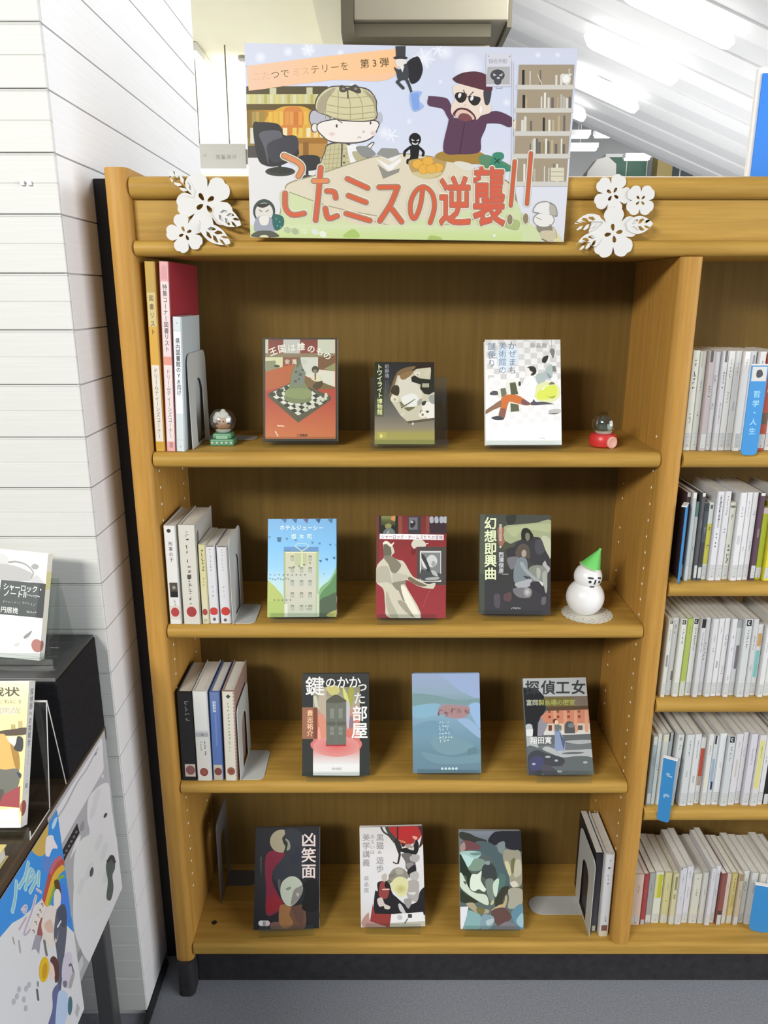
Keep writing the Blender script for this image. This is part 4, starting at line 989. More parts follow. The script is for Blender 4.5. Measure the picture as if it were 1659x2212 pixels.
# bottom shelf, middle: white cover, red circle, black figure
def art_cat():
    a = Sheet([(85, 185), (1270, 150), (1312, 2010), (125, 2030)], 0.1399, 0.2065, 1.0)
    a.grad(40, 120, 1400, 2080, [(0, '#cfcdca'), (.3, '#dcdadb'), (.7, '#d6d6d8'), (1, '#cdc6c4')])
    a.ell(950, 190, 330, 320, '#a82c2a'); a.soft(950, 250, 240, 210, '#b8252a', '#a82e2b'); a.sm([(1180, 130), (1330, 130), (1310, 420), (1200, 560), (1250, 330)], '#4a2430')
    a.line([(490, 180), (540, 270), (640, 340), (740, 460)], 34, '#3a3c3c', True); a.line([(590, 170), (640, 280), (740, 400), (830, 640)], 60, '#3d403e', True)
    a.line([(800, 170), (800, 400)], 26, '#3a1c1c'); a.sm([(740, 440), (800, 390), (880, 560), (860, 640), (780, 560)], '#2b2c2a')
    a.line([(830, 620), (840, 700), (810, 840)], 48, '#29292a', wd2=34); a.line([(720, 835), (770, 860), (820, 850)], 22, '#29292a')
    a.sm([(850, 600), (960, 560), (1100, 600), (1100, 480), (1160, 400), (1200, 520), (1180, 640), (1120, 690), (900, 650)], '#1d1c1d')
    a.ell(905, 505, 36, 42, '#3d241c'); a.sm([(940, 510), (1040, 490), (1070, 560), (1000, 580)], '#a58f86'); a.line([(1080, 560), (1130, 420)], 18, '#8c7a70'); a.sm([(1080, 340), (1170, 360), (1150, 410), (1100, 390)], '#e0a498'); a.sm([(820, 410), (950, 450), (930, 480), (840, 440)], '#c87a5c'); a.line([(1020, 575), (1090, 595)], 34, '#cfc4bd')
    a.sm([(870, 680), (1060, 680), (1140, 880), (1100, 1000), (960, 960), (940, 820)], '#6a6866'); a.sm([(1040, 720), (1190, 690), (1210, 770), (1150, 830), (1040, 800)], '#a9a7a6'); a.sm([(960, 860), (1080, 840), (1090, 920), (1000, 950)], '#8d8788')
    a.sm([(1000, 960), (1130, 880), (1140, 1060), (1030, 1120), (980, 1040)], '#242124')
    a.sm([(640, 1080), (720, 960), (840, 930), (940, 980), (1010, 1100), (900, 1180), (660, 1200)], '#8d897c'); a.sm([(760, 960), (880, 950), (900, 1040), (800, 1060)], '#a7a296'); a.sm([(640, 1060), (760, 1040), (740, 1100), (650, 1130)], '#7e7b70')
    a.sm([(1030, 1050), (1160, 1000), (1200, 1100), (1140, 1180), (1050, 1150)], '#b5b2ae'); a.sm([(1000, 1180), (1180, 1180), (1200, 1340), (1180, 1560), (1000, 1500), (960, 1340)], '#a8a49f'); a.sm([(980, 1400), (1140, 1390), (1090, 1440)], '#d3cfcb')
    a.sm([(430, 1210), (620, 1190), (700, 1400), (780, 1480), (920, 1600), (1000, 1620), (1160, 1560), (1220, 1370), (1330, 1320), (1330, 1790), (960, 1770), (680, 1790), (380, 1780), (380, 1380), (430, 1370)], '#1f1d22')
    a.sm([(480, 1220), (560, 1200), (640, 1360), (600, 1500), (520, 1500), (450, 1440)], '#8c3f3c'); a.line([(525, 1338), (640, 1335)], 26, '#dcb0a8'); a.ell(600, 1260, 44, 58, '#1f1410')
    a.sm([(500, 1100), (560, 1040), (600, 1080), (580, 1180), (530, 1190)], '#b9b0a5'); a.sm([(600, 1180), (640, 1150), (690, 1190), (650, 1230)], '#7a7460')
    a.sm([(680, 1240), (740, 1140), (850, 1100), (960, 1140), (1000, 1230), (970, 1400), (860, 1480), (760, 1400), (680, 1320)], '#d5d3a0'); a.soft(860, 1330, 110, 90, '#b5b06a', '#d0cd98')
    a.sm([(420, 1520), (510, 1490), (560, 1600), (660, 1650), (640, 1700), (560, 1690), (540, 1640), (460, 1650)], '#c9bdb8'); a.sm([(810, 1620), (850, 1600), (920, 1700), (950, 1790), (850, 1740)], '#bdbcc0'); a.sm([(920, 1520), (1040, 1500), (1060, 1580), (1000, 1690), (930, 1600)], '#989493')
    a.poly([(340, 1600), (380, 1780), (680, 1790), (650, 2040), (290, 1920)], '#8d3734'); a.sm([(130, 1950), (260, 1760), (300, 1920), (560, 2020), (260, 2060)], '#b08a80')
    a.poly([(690, 1800), (1270, 1750), (1312, 1920), (660, 1950)], '#dfdfdf'); a.poly([(660, 1950), (1312, 1915), (1320, 1995), (655, 2030)], '#b9b4a8'); a.rect(990, 1790, 1065, 1860, '#3d3e3e'); a.line([(930, 1960), (980, 1880)], 26, '#77777a'); a.ell(840, 1850, 50, 50, '#bdbcbf')
    a.text('黒猫', 395, 300, 150, '#8c8c92', .01, vert=True, sp=1.0); a.text('の', 425, 610, 80, '#4a4a4a', 0); a.text('遊歩', 395, 725, 150, '#8f8f94', .005, vert=True, sp=1.02)
    a.text('あるいは', 285, 310, 92, '#9b9b9b', 0, vert=True, sp=1.05); a.text('美学講義', 140, 300, 145, '#8c8c92', .008, vert=True, sp=1.08); a.text('森晶麿', 175, 1085, 92, '#a9a9ae', .02, vert=True, sp=1.2)
    return a
face_book('white book with a red sun and a black cut-out figure, bottom shelf middle', (0.0199, 0.0281, 0.146), (-0.4, 25.4, -1.4), 0.1399, 0.2065, 0.016, H('#c9c6c4', 1), art_cat(), G)
book_stand('clear stand under the white book with the red sun', (0.0199, 0.0281, 0.146), -0.4, 25.4, 0.016, 0.016, -0.060, 0.060, 0.12)

# bottom shelf, right: painted fantasy cover
def art_paint():
    a = Sheet([(100, 190), (1290, 200), (1340, 2050), (130, 2060)], 0.1365, 0.2014, 1.0)
    a.grad(60, 120, 1400, 2100, [(0, '#8a8f98'), (.12, '#6c7580'), (.3, '#55615f'), (.6, '#4b5548'), (1, '#6a7a80')])
    a.sm([(660, 380), (760, 230), (900, 200), (1300, 190), (1310, 560), (1100, 560), (900, 440), (760, 470)], '#23242c'); a.sm([(120, 210), (300, 240), (420, 300), (640, 380), (520, 440), (300, 400), (120, 330)], '#33362f')
    a.sm([(420, 400), (700, 420), (900, 600), (1000, 900), (1080, 1100), (1060, 1350), (900, 1560), (800, 1500), (820, 1000), (700, 700), (440, 600)], '#4d5f64'); a.sm([(880, 1000), (1000, 1060), (960, 1260), (880, 1300)], '#4f7268')
    a.sm([(140, 420), (240, 370), (480, 450), (500, 540), (280, 560), (130, 580)], '#6e4648'); a.sm([(120, 480), (200, 400), (220, 540), (140, 600)], '#a08a84')
    a.sm([(110, 600), (300, 570), (520, 600), (480, 700), (360, 780), (290, 900), (220, 840), (180, 700)], '#9fc0bb'); a.sm([(300, 620), (500, 600), (520, 640), (400, 660)], '#6a8c86'); a.sm([(230, 860), (420, 720), (600, 760), (540, 920), (400, 960), (290, 930)], '#7c9484'); a.sm([(160, 640), (330, 690), (380, 720), (280, 880), (200, 800)], '#b5d6d2')
    a.sm([(110, 640), (200, 760), (300, 960), (340, 1010), (300, 1150), (310, 1310), (260, 1250), (240, 1060), (130, 1000)], '#243024')
    a.sm([(110, 1020), (160, 1010), (300, 1290), (420, 1370), (600, 1400), (660, 1480), (660, 1600), (500, 1540), (250, 1380), (120, 1240)], '#c9d6c4'); a.sm([(180, 1150), (240, 1160), (230, 1220)], '#5b6a58')
    a.sm([(310, 1160), (350, 1020), (460, 1010), (540, 950), (520, 1120), (580, 1240), (620, 1300), (580, 1350), (480, 1300), (400, 1340), (320, 1290)], '#d6e4d3')
    a.sm([(560, 860), (700, 800), (800, 900), (830, 1080), (760, 1140), (620, 1100), (540, 1040)], '#38403f'); a.sm([(600, 780), (680, 760), (690, 830), (620, 830)], '#87979a')
    a.sm([(620, 1120), (760, 1120), (780, 1420), (760, 1560), (680, 1480), (620, 1280)], '#76837a'); a.sm([(760, 1180), (850, 1090), (870, 1160), (820, 1440), (760, 1350)], '#c3d6c4')
    a.sm([(120, 1320), (240, 1400), (460, 1530), (360, 1570), (180, 1560), (120, 1500)], '#2f3626'); a.sm([(930, 1260), (1060, 1240), (1060, 1340), (980, 1420), (900, 1640), (800, 1620), (800, 1480), (880, 1340)], '#37382a')
    a.sm([(960, 560), (1150, 560), (1280, 620), (1300, 1200), (1100, 1220), (1060, 1040), (960, 780)], '#9a9682'); a.sm([(980, 780), (1060, 800), (1100, 1000), (1060, 1040)], '#c9c69c'); a.sm([(1100, 760), (1180, 720), (1160, 960), (1110, 980)], '#6f6e4c'); a.sm([(1180, 760), (1280, 760), (1290, 1000), (1160, 1060)], '#b9b59e'); a.sm([(1080, 1180), (1180, 1140), (1240, 1220), (1140, 1260)], '#cfc9b8')
    a.sm([(840, 440), (980, 400), (960, 620), (860, 580)], '#7d8a8a')
    a.sm([(1060, 1290), (1310, 1300), (1310, 1560), (1160, 1660), (1040, 1640), (1060, 1480)], '#a3a08f')
    a.sm([(240, 1570), (380, 1560), (480, 1680), (660, 1680), (660, 1750), (460, 1750), (300, 1650)], '#a79c80'); a.sm([(430, 1680), (520, 1640), (600, 1720), (500, 1780)], '#746f44'); a.sm([(720, 1700), (860, 1600), (960, 1560), (1000, 1410), (1030, 1480), (980, 1640), (860, 1700)], '#b8a47c'); a.sm([(710, 1560), (760, 1490), (770, 1560), (720, 1600)], '#bdb987')
    a.sm([(720, 1720), (960, 1640), (1100, 1780), (1090, 1860), (920, 1990), (820, 1960)], '#5f4540')
    a.poly([(110, 1640), (280, 1630), (260, 1780), (170, 2060), (120, 2050)], '#dcdde2'); a.sm([(280, 1700), (500, 1780), (520, 1900), (480, 2060), (200, 2060), (250, 1800)], '#83a9aa'); a.sm([(550, 1790), (740, 1800), (780, 1900), (700, 2040), (520, 2040)], '#7f99a2'); a.sm([(620, 1900), (760, 1850), (760, 1920), (660, 1990)], '#a9bcc0')
    a.sm([(1110, 1720), (1310, 1580), (1335, 2000), (1240, 2000), (1150, 1900)], '#5f8698'); a.sm([(1200, 1880), (1320, 1740), (1330, 1990), (1260, 1990)], '#94b6c0'); a.sm([(840, 2000), (1060, 1900), (1220, 2040), (800, 2060)], '#77757c')
    return a
face_book('book with a murky green painted fantasy cover, bottom shelf right', (0.2342, 0.0211, 0.146), (-0.7, 25.9, -0.2), 0.1365, 0.2014, 0.016, H('#8a9096', 1), art_paint(), G)
book_stand('clear stand under the painted fantasy book', (0.2342, 0.0211, 0.146), -0.7, 25.9, 0.016, 0.016, -0.060, 0.060, 0.12)

# ------------------------------------------------------------------ the poster on the header
po = thing('poster', 'wide cartoon detective poster on white board propped on the bookcase header', 'poster', (0.0375, -0.014, 1.5545), rot=(0, rad(0.8), 0))
box('board', -0.2535, 0.2535, 0.0, 0.005, 0.0, 0.278, M['foam'], po, 0.0006, 1, world=False)
def art_poster():
    a = Sheet([(527, 97), (1243, 110), (1217, 523), (540, 515)], 0.507, 0.278, 0.84, 3e-6)
    a.grad(500, 80, 1260, 530, [(0, '#cfd3e3'), (.25, '#cfd7ec'), (.5, '#d3d9ec'), (.7, '#dcdeea'), (1, '#dadbe2')])
    for x, y, r in ((562, 128, 16), (622, 116, 14), (665, 112, 20), (735, 118, 10), (760, 190, 12), (915, 130, 26), (960, 118, 22), (1010, 150, 40), (1158, 124, 9), (1200, 124, 8), (950, 180, 7), (1092, 225, 12), (883, 265, 9), (830, 290, 20), (1010, 260, 16), (870, 370, 14)):
        a.soft(x, y, r * .8, r * .8, '#e9ecf6', '#d3d9eb', 10)
    def flake(x, y, r):
        for k in range(3): 
            q = rad(60 * k + 10); a.line([(x - r * math.cos(q), y - r * math.sin(q)), (x + r * math.cos(q), y + r * math.sin(q))], 3, '#e9edf7')
    for f in ((665, 112, 13), (915, 130, 22), (945, 112, 14), (845, 295, 14)): flake(*f)
    # left picture: study with books and armchair
    a.frame(500, 80, 4.1475)
    a.rect(130, 455, 860, 1100, '#8d7a3a'); a.rect(130, 455, 860, 525, '#54492c'); a.rect(340, 470, 400, 610, '#c9c9a4'); a.rect(670, 465, 725, 610, '#c5c4a2')
    a.rect(130, 525, 860, 612, '#c9c48a')
    for i in range(14): a.rect(135 + i * 52, 528, 160 + i * 52, 608, ('#d7d4ab', '#d3cb80', '#cfcfa8', '#b5ac62')[i % 4])
    a.rect(130, 612, 860, 665, '#5f4d22')
    a.grad(130, 665, 860, 915, [(0, '#7d6320'), (.3, '#c08a2c'), (.62, '#d3923c'), (1, '#c9a04a')], False)
    a.sm([(310, 740), (420, 650), (540, 630), (680, 650), (780, 760), (780, 910), (300, 910)], '#d8a83c'); a.sm([(450, 760), (480, 650), (620, 650), (640, 800), (560, 900), (460, 880)], '#d2823a')
    for x, c_ in ((180, '#a5914a'), (215, '#b59c4c'), (260, '#9a8440'), (330, '#e0b848'), (380, '#dfb440'), (430, '#e2b94e'), (480, '#d99648'), (520, '#dd9a4a'), (560, '#c97a34'), (600, '#e39a40'), (650, '#e3b24c'), (700, '#e0b04e')): a.rect(x, 680, x + 32, 800, c_)
    for x, c_ in ((165, '#d9d6c9'), (460, '#e9dfb6'), (545, '#e2c75a'), (600, '#dfbf5a'), (670, '#e8dcb8'), (735, '#e9cf9c'), (790, '#ecdcc0')): a.rect(x, 825, x + 38, 965 if x < 200 else 910, c_)
    a.rect(430, 915, 860, 965, '#a07028'); a.rect(580, 965, 860, 1090, '#b98a44'); a.rect(640, 950, 690, 1100, '#8a5f22')
    a.rect(140, 985, 240, 1095, '#4b4642'); a.poly([(146, 1092), (300, 1092), (480, 1200), (860, 1090), (860, 1260), (470, 1400), (420, 1640), (165, 1800), (146, 1800)], '#dededf')
    a.sm([(190, 800), (260, 775), (400, 785), (450, 830), (470, 890), (580, 900), (600, 1010), (590, 1080), (440, 1160), (310, 1165), (230, 1090)], '#2b2c2f'); a.sm([(250, 870), (420, 850), (450, 930), (330, 970), (330, 1150), (290, 1000)], '#5a5b66'); a.sm([(330, 960), (560, 900), (590, 1020), (430, 1130), (340, 1100)], '#3a3b44')
    a.line([(430, 1140), (430, 1190)], 30, '#2b2b2d'); a.ell(435, 1215, 135, 42, '#3c3f38'); a.ell(435, 1205, 110, 28, '#2f312e')
    a.sm([(590, 1090), (700, 1065), (790, 1090), (770, 1190), (640, 1200)], '#2d2e32'); a.rect(665, 1190, 690, 1260, '#2d2d30'); a.ell(680, 1260, 60, 14, '#3c3c3c')
    # banner
    a.poly(spline([(140, 290), (160, 272), (800, 195), (1440, 128), (1475, 140), (1480, 330), (1330, 410), (900, 400), (480, 452), (190, 490), (150, 470)], 4), '#f0c39c')
    a.quad([(150, 280), (900, 186), (900, 400), (160, 488)], ['#e9c3a8', '#f2c597', '#f2c597', '#e9c3a8'])
    a.quad([(900, 186), (1475, 130), (1475, 330), (900, 400)], ['#f2c597', '#f3c290', '#f3c290', '#f2c597'])
    for ch, x, y, c_ in (('こ', 175, 330, '#dfae94'), ('た', 262, 322, '#dfae94'), ('つ', 345, 312, '#6f5a2e'), ('で', 432, 302, '#6f5a2e'), ('ミ', 532, 290, '#dca98f'), ('ス', 615, 282, '#dca98f'), ('テ', 700, 268, '#6f5a2e'), ('リ', 790, 258, '#6f5a2e'), ('ー', 880, 248, '#6f5a2e'), ('を', 965, 238, '#6f5a2e')): a.text(ch, x, y, 84, c_, .0, rot=-5)
    a.text('第3弾', 1145, 215, 86, '#5d4a28', .012, rot=-4, sp=1.02)
    # boy with a checked deerstalker cap
    ol = '#4e4a48'
    a.sm([(785, 1160), (830, 1040), (860, 970), (980, 950), (1060, 970), (1180, 1040), (1215, 1110), (1060, 1180), (850, 1230), (780, 1190)], ol); a.sm([(795, 1155), (840, 1040), (870, 980), (980, 962), (1050, 980), (1170, 1050), (1200, 1100), (1050, 1165), (850, 1215), (790, 1180)], '#c4bd95')
    for k in range(6): a.line([(850 + k * 38, 975), (830 + k * 36, 1210)], 4, '#9a946e')
    for k in range(5): a.line([(800, 1030 + k * 40), (1150, 1000 + k * 40)], 4, '#9a946e')
    a.poly([(1030, 985), (1100, 970), (1200, 1010), (1140, 1150), (1070, 1160)], '#e9e9ea'); a.sm([(1080, 1040), (1160, 1040), (1215, 1085), (1130, 1130)], '#b4ad8c'); a.line([(990, 970), (985, 1180)], 12, '#4b4844')
    for y in (1075, 1135): a.ell(1008, y, 9, 9, '#4a4642')
    a.sm([(1190, 1030), (1215, 985), (1260, 950), (1280, 960), (1250, 1010), (1275, 1060), (1230, 1090), (1195, 1070)], ol); a.sm([(1198, 1030), (1220, 992), (1258, 962), (1270, 964), (1243, 1012), (1264, 1055), (1230, 1080), (1203, 1065)], '#e9e6e2')
    a.sm([(695, 760), (700, 690), (740, 660), (830, 690), (900, 760), (840, 810), (760, 800), (730, 830)], ol); a.sm([(703, 760), (710, 695), (745, 672), (830, 700), (890, 760), (840, 798), (760, 790), (733, 818)], '#b7b7c4'); a.sm([(1290, 700), (1340, 690), (1350, 760), (1310, 810), (1285, 780)], '#b9b9c6')
    a.ell(742, 825, 32, 42, ol); a.ell(745, 825, 25, 35, '#e6ded8')
    a.sm([(760, 830), (800, 770), (1000, 740), (1300, 760), (1305, 850), (1240, 930), (1100, 965), (900, 955), (810, 900)], ol); a.sm([(770, 830), (806, 778), (1000, 750), (1292, 768), (1295, 850), (1235, 920), (1100, 953), (900, 944), (818, 893)], '#ece6e1')
    a.soft(900, 880, 36, 24, '#d9b9b6', '#ebe4df'); a.soft(1265, 872, 28, 26, '#d6b5b4', '#ebe4df')
    a.ell(942, 808, 9, 16, '#4a4642'); a.ell(1245, 782, 8, 14, '#4a4642'); a.line([(935, 745), (990, 780)], 8, '#5a5652'); a.line([(1130, 915), (1145, 905), (1160, 915)], 5, '#857d78', True); a.ell(1183, 860, 10, 10, '#bcb2ae')
    a.sm([(745, 620), (770, 540), (850, 470), (960, 450), (1200, 470), (1290, 560), (1300, 640), (1280, 760), (1000, 765), (860, 720), (760, 680)], ol); a.sm([(755, 620), (780, 548), (855, 480), (960, 460), (1190, 480), (1280, 560), (1290, 640), (1272, 750), (1000, 755), (860, 710), (768, 672)], '#cfc8a0')
    a.sm([(765, 670), (790, 560), (890, 480), (930, 480), (860, 580), (830, 690)], '#a89f86'); a.sm([(1180, 480), (1280, 560), (1290, 640), (1240, 560)], '#a59d84')
    for k in range(5): a.line([(880 + k * 75, 490 + abs(k - 2) * 6), (850 + k * 105, 600), (840 + k * 112, 745)], 7, '#a39b74', True)
    for y in (545, 630, 690, 735): a.line([(860, y - 10), (1040, y + 16), (1285, y - 6)], 7, '#a39b74', True)
    a.sm([(965, 460), (990, 445), (1040, 470), (1110, 440), (1160, 500), (1130, 520), (1050, 490), (1010, 510), (970, 500)], '#4c4642'); a.ell(1000, 480, 14, 12, '#8a8272'); a.ell(1112, 478, 16, 12, '#8a8272'); a.line([(1040, 490), (1042, 560)], 12, '#4c4642')
    # low table with a pale cloth
    a.sm([(430, 1600), (470, 1390), (520, 1310), (760, 1240), (1160, 1110), (1300, 1075), (1500, 1050), (1640, 1060), (1900, 1100), (2400, 1260), (2520, 1360), (2560, 1500), (2560, 1700), (2300, 1800), (1200, 1810), (600, 1800), (430, 1700)], '#9d9576')
    a.sm([(440, 1600), (478, 1398), (528, 1320), (770, 1248), (1160, 1120), (1300, 1085), (1500, 1060), (1640, 1070), (1900, 1110), (2390, 1268), (2505, 1366), (2540, 1500), (2540, 1690), (2300, 1790), (1200, 1800), (600, 1790), (440, 1690)], '#dad1bb')
    a.poly(spline([(430, 1420), (520, 1395), (900, 1520), (1500, 1640), (2000, 1600), (2460, 1440), (2600, 1600), (2600, 1880), (100, 1880), (420, 1640)], 5), '#cdd9a9')
    a.sm([(700, 1500), (1000, 1480), (1340, 1620), (1700, 1640), (1400, 1700), (1100, 1680)], '#dacfb8')
    a.line([(520, 1400), (900, 1530), (1300, 1610)], 9, '#a39a80', True); a.line([(1280, 1660), (1560, 1715), (1900, 1690), (2300, 1600), (2460, 1440)], 8, '#aaa286', True)
    a.grad(150, 1690, 2600, 1860, [(0, '#d3dcb4'), (.5, '#c9d99a'), (1, '#c4d892')])
    for x, y, c_ in ((500, 1740, '#b3bf98'), (570, 1750, '#aab593'), (650, 1750, '#d3e0b4'), (750, 1755, '#d9e0d3'), (820, 1775, '#e3e9d9')): a.ell(x, y, 38, 30, c_, 30, 6)
    a.sm([(1000, 1800), (1060, 1740), (1110, 1735), (1150, 1800)], '#a9c46a')
    # small scarfed thief in the corner
    a.ell(290, 1570, 100, 108, '#3a4a46'); a.ell(290, 1580, 80, 85, '#dcd8d0'); a.sm([(220, 1520), (280, 1500), (340, 1510), (280, 1540)], '#37302c'); a.line([(248, 1560), (272, 1575)], 7, '#5d5752'); a.line([(330, 1560), (305, 1575)], 7, '#5d5752')
    a.sm([(215, 1640), (290, 1610), (370, 1650), (380, 1760), (210, 1760)], '#9da0ae'); a.sm([(250, 1620), (330, 1620), (320, 1690), (260, 1690)], '#e2e0da'); a.sm([(380, 1600), (460, 1620), (465, 1700), (400, 1745), (365, 1680)], '#2c6660')
    for x, y in ((400, 1640), (430, 1665), (410, 1700), (440, 1710)): a.ell(x, y, 8, 6, '#6aa79c')
    a.sm([(180, 1800), (230, 1750), (360, 1750), (420, 1800)], '#55584e'); a.ell(290, 1800, 40, 16, '#dcd6b0')
    # right picture
    a.frame(850, 80, 4.046)
    a.sm([(-330, 975), (-240, 965), (-180, 1000), (-160, 1040), (-260, 1060)], '#8b8d8d')
    a.frame(500, 80, 4.1475)
    a.poly([(1300, 1060), (1345, 1005), (1480, 1010), (1510, 1060), (1450, 1120), (1400, 1110)], '#90918d'); a.poly([(1300, 1062), (1400, 1100), (1510, 1062), (1510, 1085), (1440, 1130)], '#e5e5e4'); a.poly([(1285, 1090), (1410, 1160), (1520, 1090), (1520, 1120), (1420, 1220)], '#ebebea'); a.poly([(1310, 1150), (1400, 1215), (1508, 1185), (1500, 1220), (1360, 1280)], '#8f8d84')
    a.frame(850, 80, 4.046)
    a.ell(186, 905, 52, 56, '#141416'); a.sm([(150, 960), (220, 955), (218, 1040), (200, 1110), (120, 1120), (115, 1080), (145, 1060)], '#141416'); a.line([(150, 970), (100, 1010), (95, 1045)], 22, '#141416', True); a.line([(215, 970), (258, 1010), (255, 1045)], 22, '#141416', True)
    a.poly([(155, 900), (185, 915), (160, 920)], '#d6d6dc'); a.poly([(222, 900), (195, 918), (218, 920)], '#d6d6dc'); a.sm([(160, 930), (190, 942), (215, 930), (205, 950), (170, 950)], '#d3d3d8')
    a.sm([(130, 1110), (160, 1080), (300, 1065), (440, 1075), (460, 1110), (420, 1210), (330, 1245), (240, 1240), (160, 1190)], '#b59a62'); a.sm([(170, 1190), (420, 1190), (340, 1240), (240, 1240)], '#cdbf8e')
    for x, y in ((210, 1120), (300, 1095), (385, 1150), (265, 1165), (330, 1160)): a.ell(x, y, 50, 42, '#c08a2c'); a.ell(x, y, 46, 38, '#e3ae48')
    # man with beret and dark glasses
    a.sm([(370, 1070), (430, 1010), (740, 1010), (820, 1110), (560, 1110)], '#a5823a'); a.sm([(740, 1060), (820, 1040), (1000, 1120), (1010, 1160), (800, 1160)], '#5f8a68')
    a.sm([(525, 1110), (580, 1095), (680, 1120), (700, 1160), (620, 1175)], '#dcd8cb')
    a.sm([(435, 1010), (470, 780), (500, 720), (640, 730), (800, 690), (800, 800), (760, 900), (745, 1015), (580, 1035)], '#5c3c54'); a.line([(615, 770), (575, 1030)], 10, '#472e42')
    a.sm([(300, 540), (310, 530), (420, 540), (480, 570), (520, 700), (500, 760), (460, 700), (420, 640), (300, 610)], '#5c3c54'); a.sm([(760, 720), (830, 670), (920, 665), (1040, 730), (1010, 800), (920, 770), (800, 770), (770, 800)], '#5c3c54'); a.sm([(1030, 800), (1050, 740), (1100, 740), (1120, 760), (1090, 830)], '#e4d3c2')
    a.sm([(520, 440), (700, 440), (800, 480), (790, 600), (840, 600), (840, 670), (760, 700), (700, 740), (520, 700), (500, 620), (530, 560)], '#e6d6c8'); a.sm([(780, 480), (845, 480), (825, 600), (790, 595)], '#45434b')
    a.sm([(520, 370), (600, 330), (720, 320), (820, 360), (850, 430), (840, 490), (700, 460), (560, 420), (515, 390)], '#5c3440'); a.sm([(520, 370), (600, 335), (560, 415), (515, 392)], '#50323c')
    a.sm([(530, 540), (550, 500), (630, 510), (620, 570), (570, 588)], '#2b2628'); a.sm([(650, 570), (660, 530), (750, 545), (735, 600), (690, 612)], '#2b2628'); a.line([(620, 530), (660, 545)], 7, '#4a4244'); a.ell(572, 525, 13, 22, '#e6e6e6', 20); a.ell(678, 550, 13, 22, '#e6e6e6', 20); a.line([(605, 480), (625, 525)], 8, '#4a3c3a'); a.line([(690, 495), (650, 535)], 8, '#4a3c3a')
    a.sm([(515, 690), (560, 635), (640, 640), (700, 690), (710, 740), (600, 730)], '#5a3038'); a.sm([(535, 690), (570, 650), (630, 655), (690, 700), (690, 735), (560, 720)], '#dfc0b2'); a.sm([(560, 715), (590, 680), (650, 690), (680, 735), (600, 745)], '#7d4a4e'); a.ell(620, 608, 6, 6, '#c9a898'); a.ell(755, 650, 10, 30, '#efefef')
    a.sm([(860, 1050), (880, 1020), (945, 1020), (960, 1060), (930, 1100), (990, 1140), (1010, 1180), (840, 1170)], '#3f8a70'); a.line([(880, 1070), (920, 1110)], 10, '#23483c'); a.line([(920, 1075), (880, 1110)], 10, '#23483c')
    # caped figure with a top hat
    a.poly([(12, 100), (100, 98), (98, 195), (18, 200)], '#3d3c40'); a.ell(56, 200, 62, 16, '#333236'); a.sm([(15, 215), (100, 215), (105, 260), (60, 280), (25, 270)], '#e2dcd8'); a.sm([(110, 250), (190, 190), (225, 210), (250, 300), (220, 390), (160, 425), (130, 380)], '#232328'); a.sm([(0, 280), (50, 300), (100, 250), (125, 300), (120, 380), (40, 390), (20, 330)], '#3e4246'); a.poly([(50, 275), (90, 270), (75, 325)], '#e8e6e6'); a.line([(70, 370), (30, 410), (80, 460)], 28, '#3e4246'); a.line([(100, 370), (130, 430), (165, 530)], 30, '#3e4246', wd2=18); a.sm([(140, 510), (240, 490), (215, 560), (260, 620), (170, 660)], '#9db6e6'); a.poly([(145, 510), (215, 500), (225, 640), (170, 658)], '#7fa2e2')
    # wanted sheet
    a.rect(800, 165, 1015, 450, '#d3d4df'); a.poly([(812, 280), (1005, 278), (1005, 432), (800, 430)], '#b0b0b3'); a.ell(898, 352, 62, 50, '#4b4a50'); a.sm([(870, 390), (930, 390), (920, 430), (880, 430)], '#4b4a50'); a.poly([(858, 335), (890, 350), (865, 362)], '#c4c4c9'); a.poly([(945, 335), (908, 352), (935, 362)], '#c4c4c9'); a.ell(905, 376, 14, 9, '#c4c4c9'); a.text('指名手配', 818, 208, 44, '#aaa9b3', .02, sp=.92); a.ell(820, 188, 6, 6, '#9c9ca4'); a.ell(1002, 190, 6, 6, '#9c9ca4'); a.marks(890, 460, 4, 16, '#b0b2c0', False, 1)
    # drawn bookshelf
    a.poly([(1085, 262), (1560, 262), (1500, 1275), (1040, 1270)], '#a3957f')
    Rr = random.Random(5)
    for k, (y0, y1, xl, xr) in enumerate(((270, 435, 1085, 1562), (475, 635, 1075, 1555), (675, 835, 1065, 1545), (875, 1030, 1055, 1532), (1070, 1270, 1045, 1510))):
        a.rect(xl - 20, y1, xr + 10, y1 + 40, '#cfccc6')
        x = xl + 5
        while x < xr - 40:
            wd = Rr.choice((9, 13, 18, 22)); hh = Rr.uniform(.5, .86) * (y1 - y0)
            if Rr.random() < .62: a.rect(x, y1 - hh, x + wd, y1, Rr.choice(('#2c2b2b', '#d8d6cf', '#e3e0d8', '#9a8a62', '#6d6a64', '#b8b4a8', '#bfae8c')))
            x += wd + Rr.choice((2, 4, 14, 30))
    a.line([(1245, 350), (1280, 430)], 8, '#dcd3bc'); a.ell(1490, 385, 40, 44, '#dedcd6'); a.ell(1490, 385, 28, 32, '#f0efea'); a.ell(1462, 348, 14, 10, '#dedcd6'); a.ell(1525, 348, 14, 10, '#dedcd6'); a.rect(1365, 1150, 1480, 1265, '#d8d3bc'); a.rect(1370, 1180, 1470, 1190, '#b5b09c'); a.rect(1365, 1220, 1480, 1228, '#b5b09c')
    a.line([(1030, 240), (1035, 1270)], 12, '#cfcfd6')
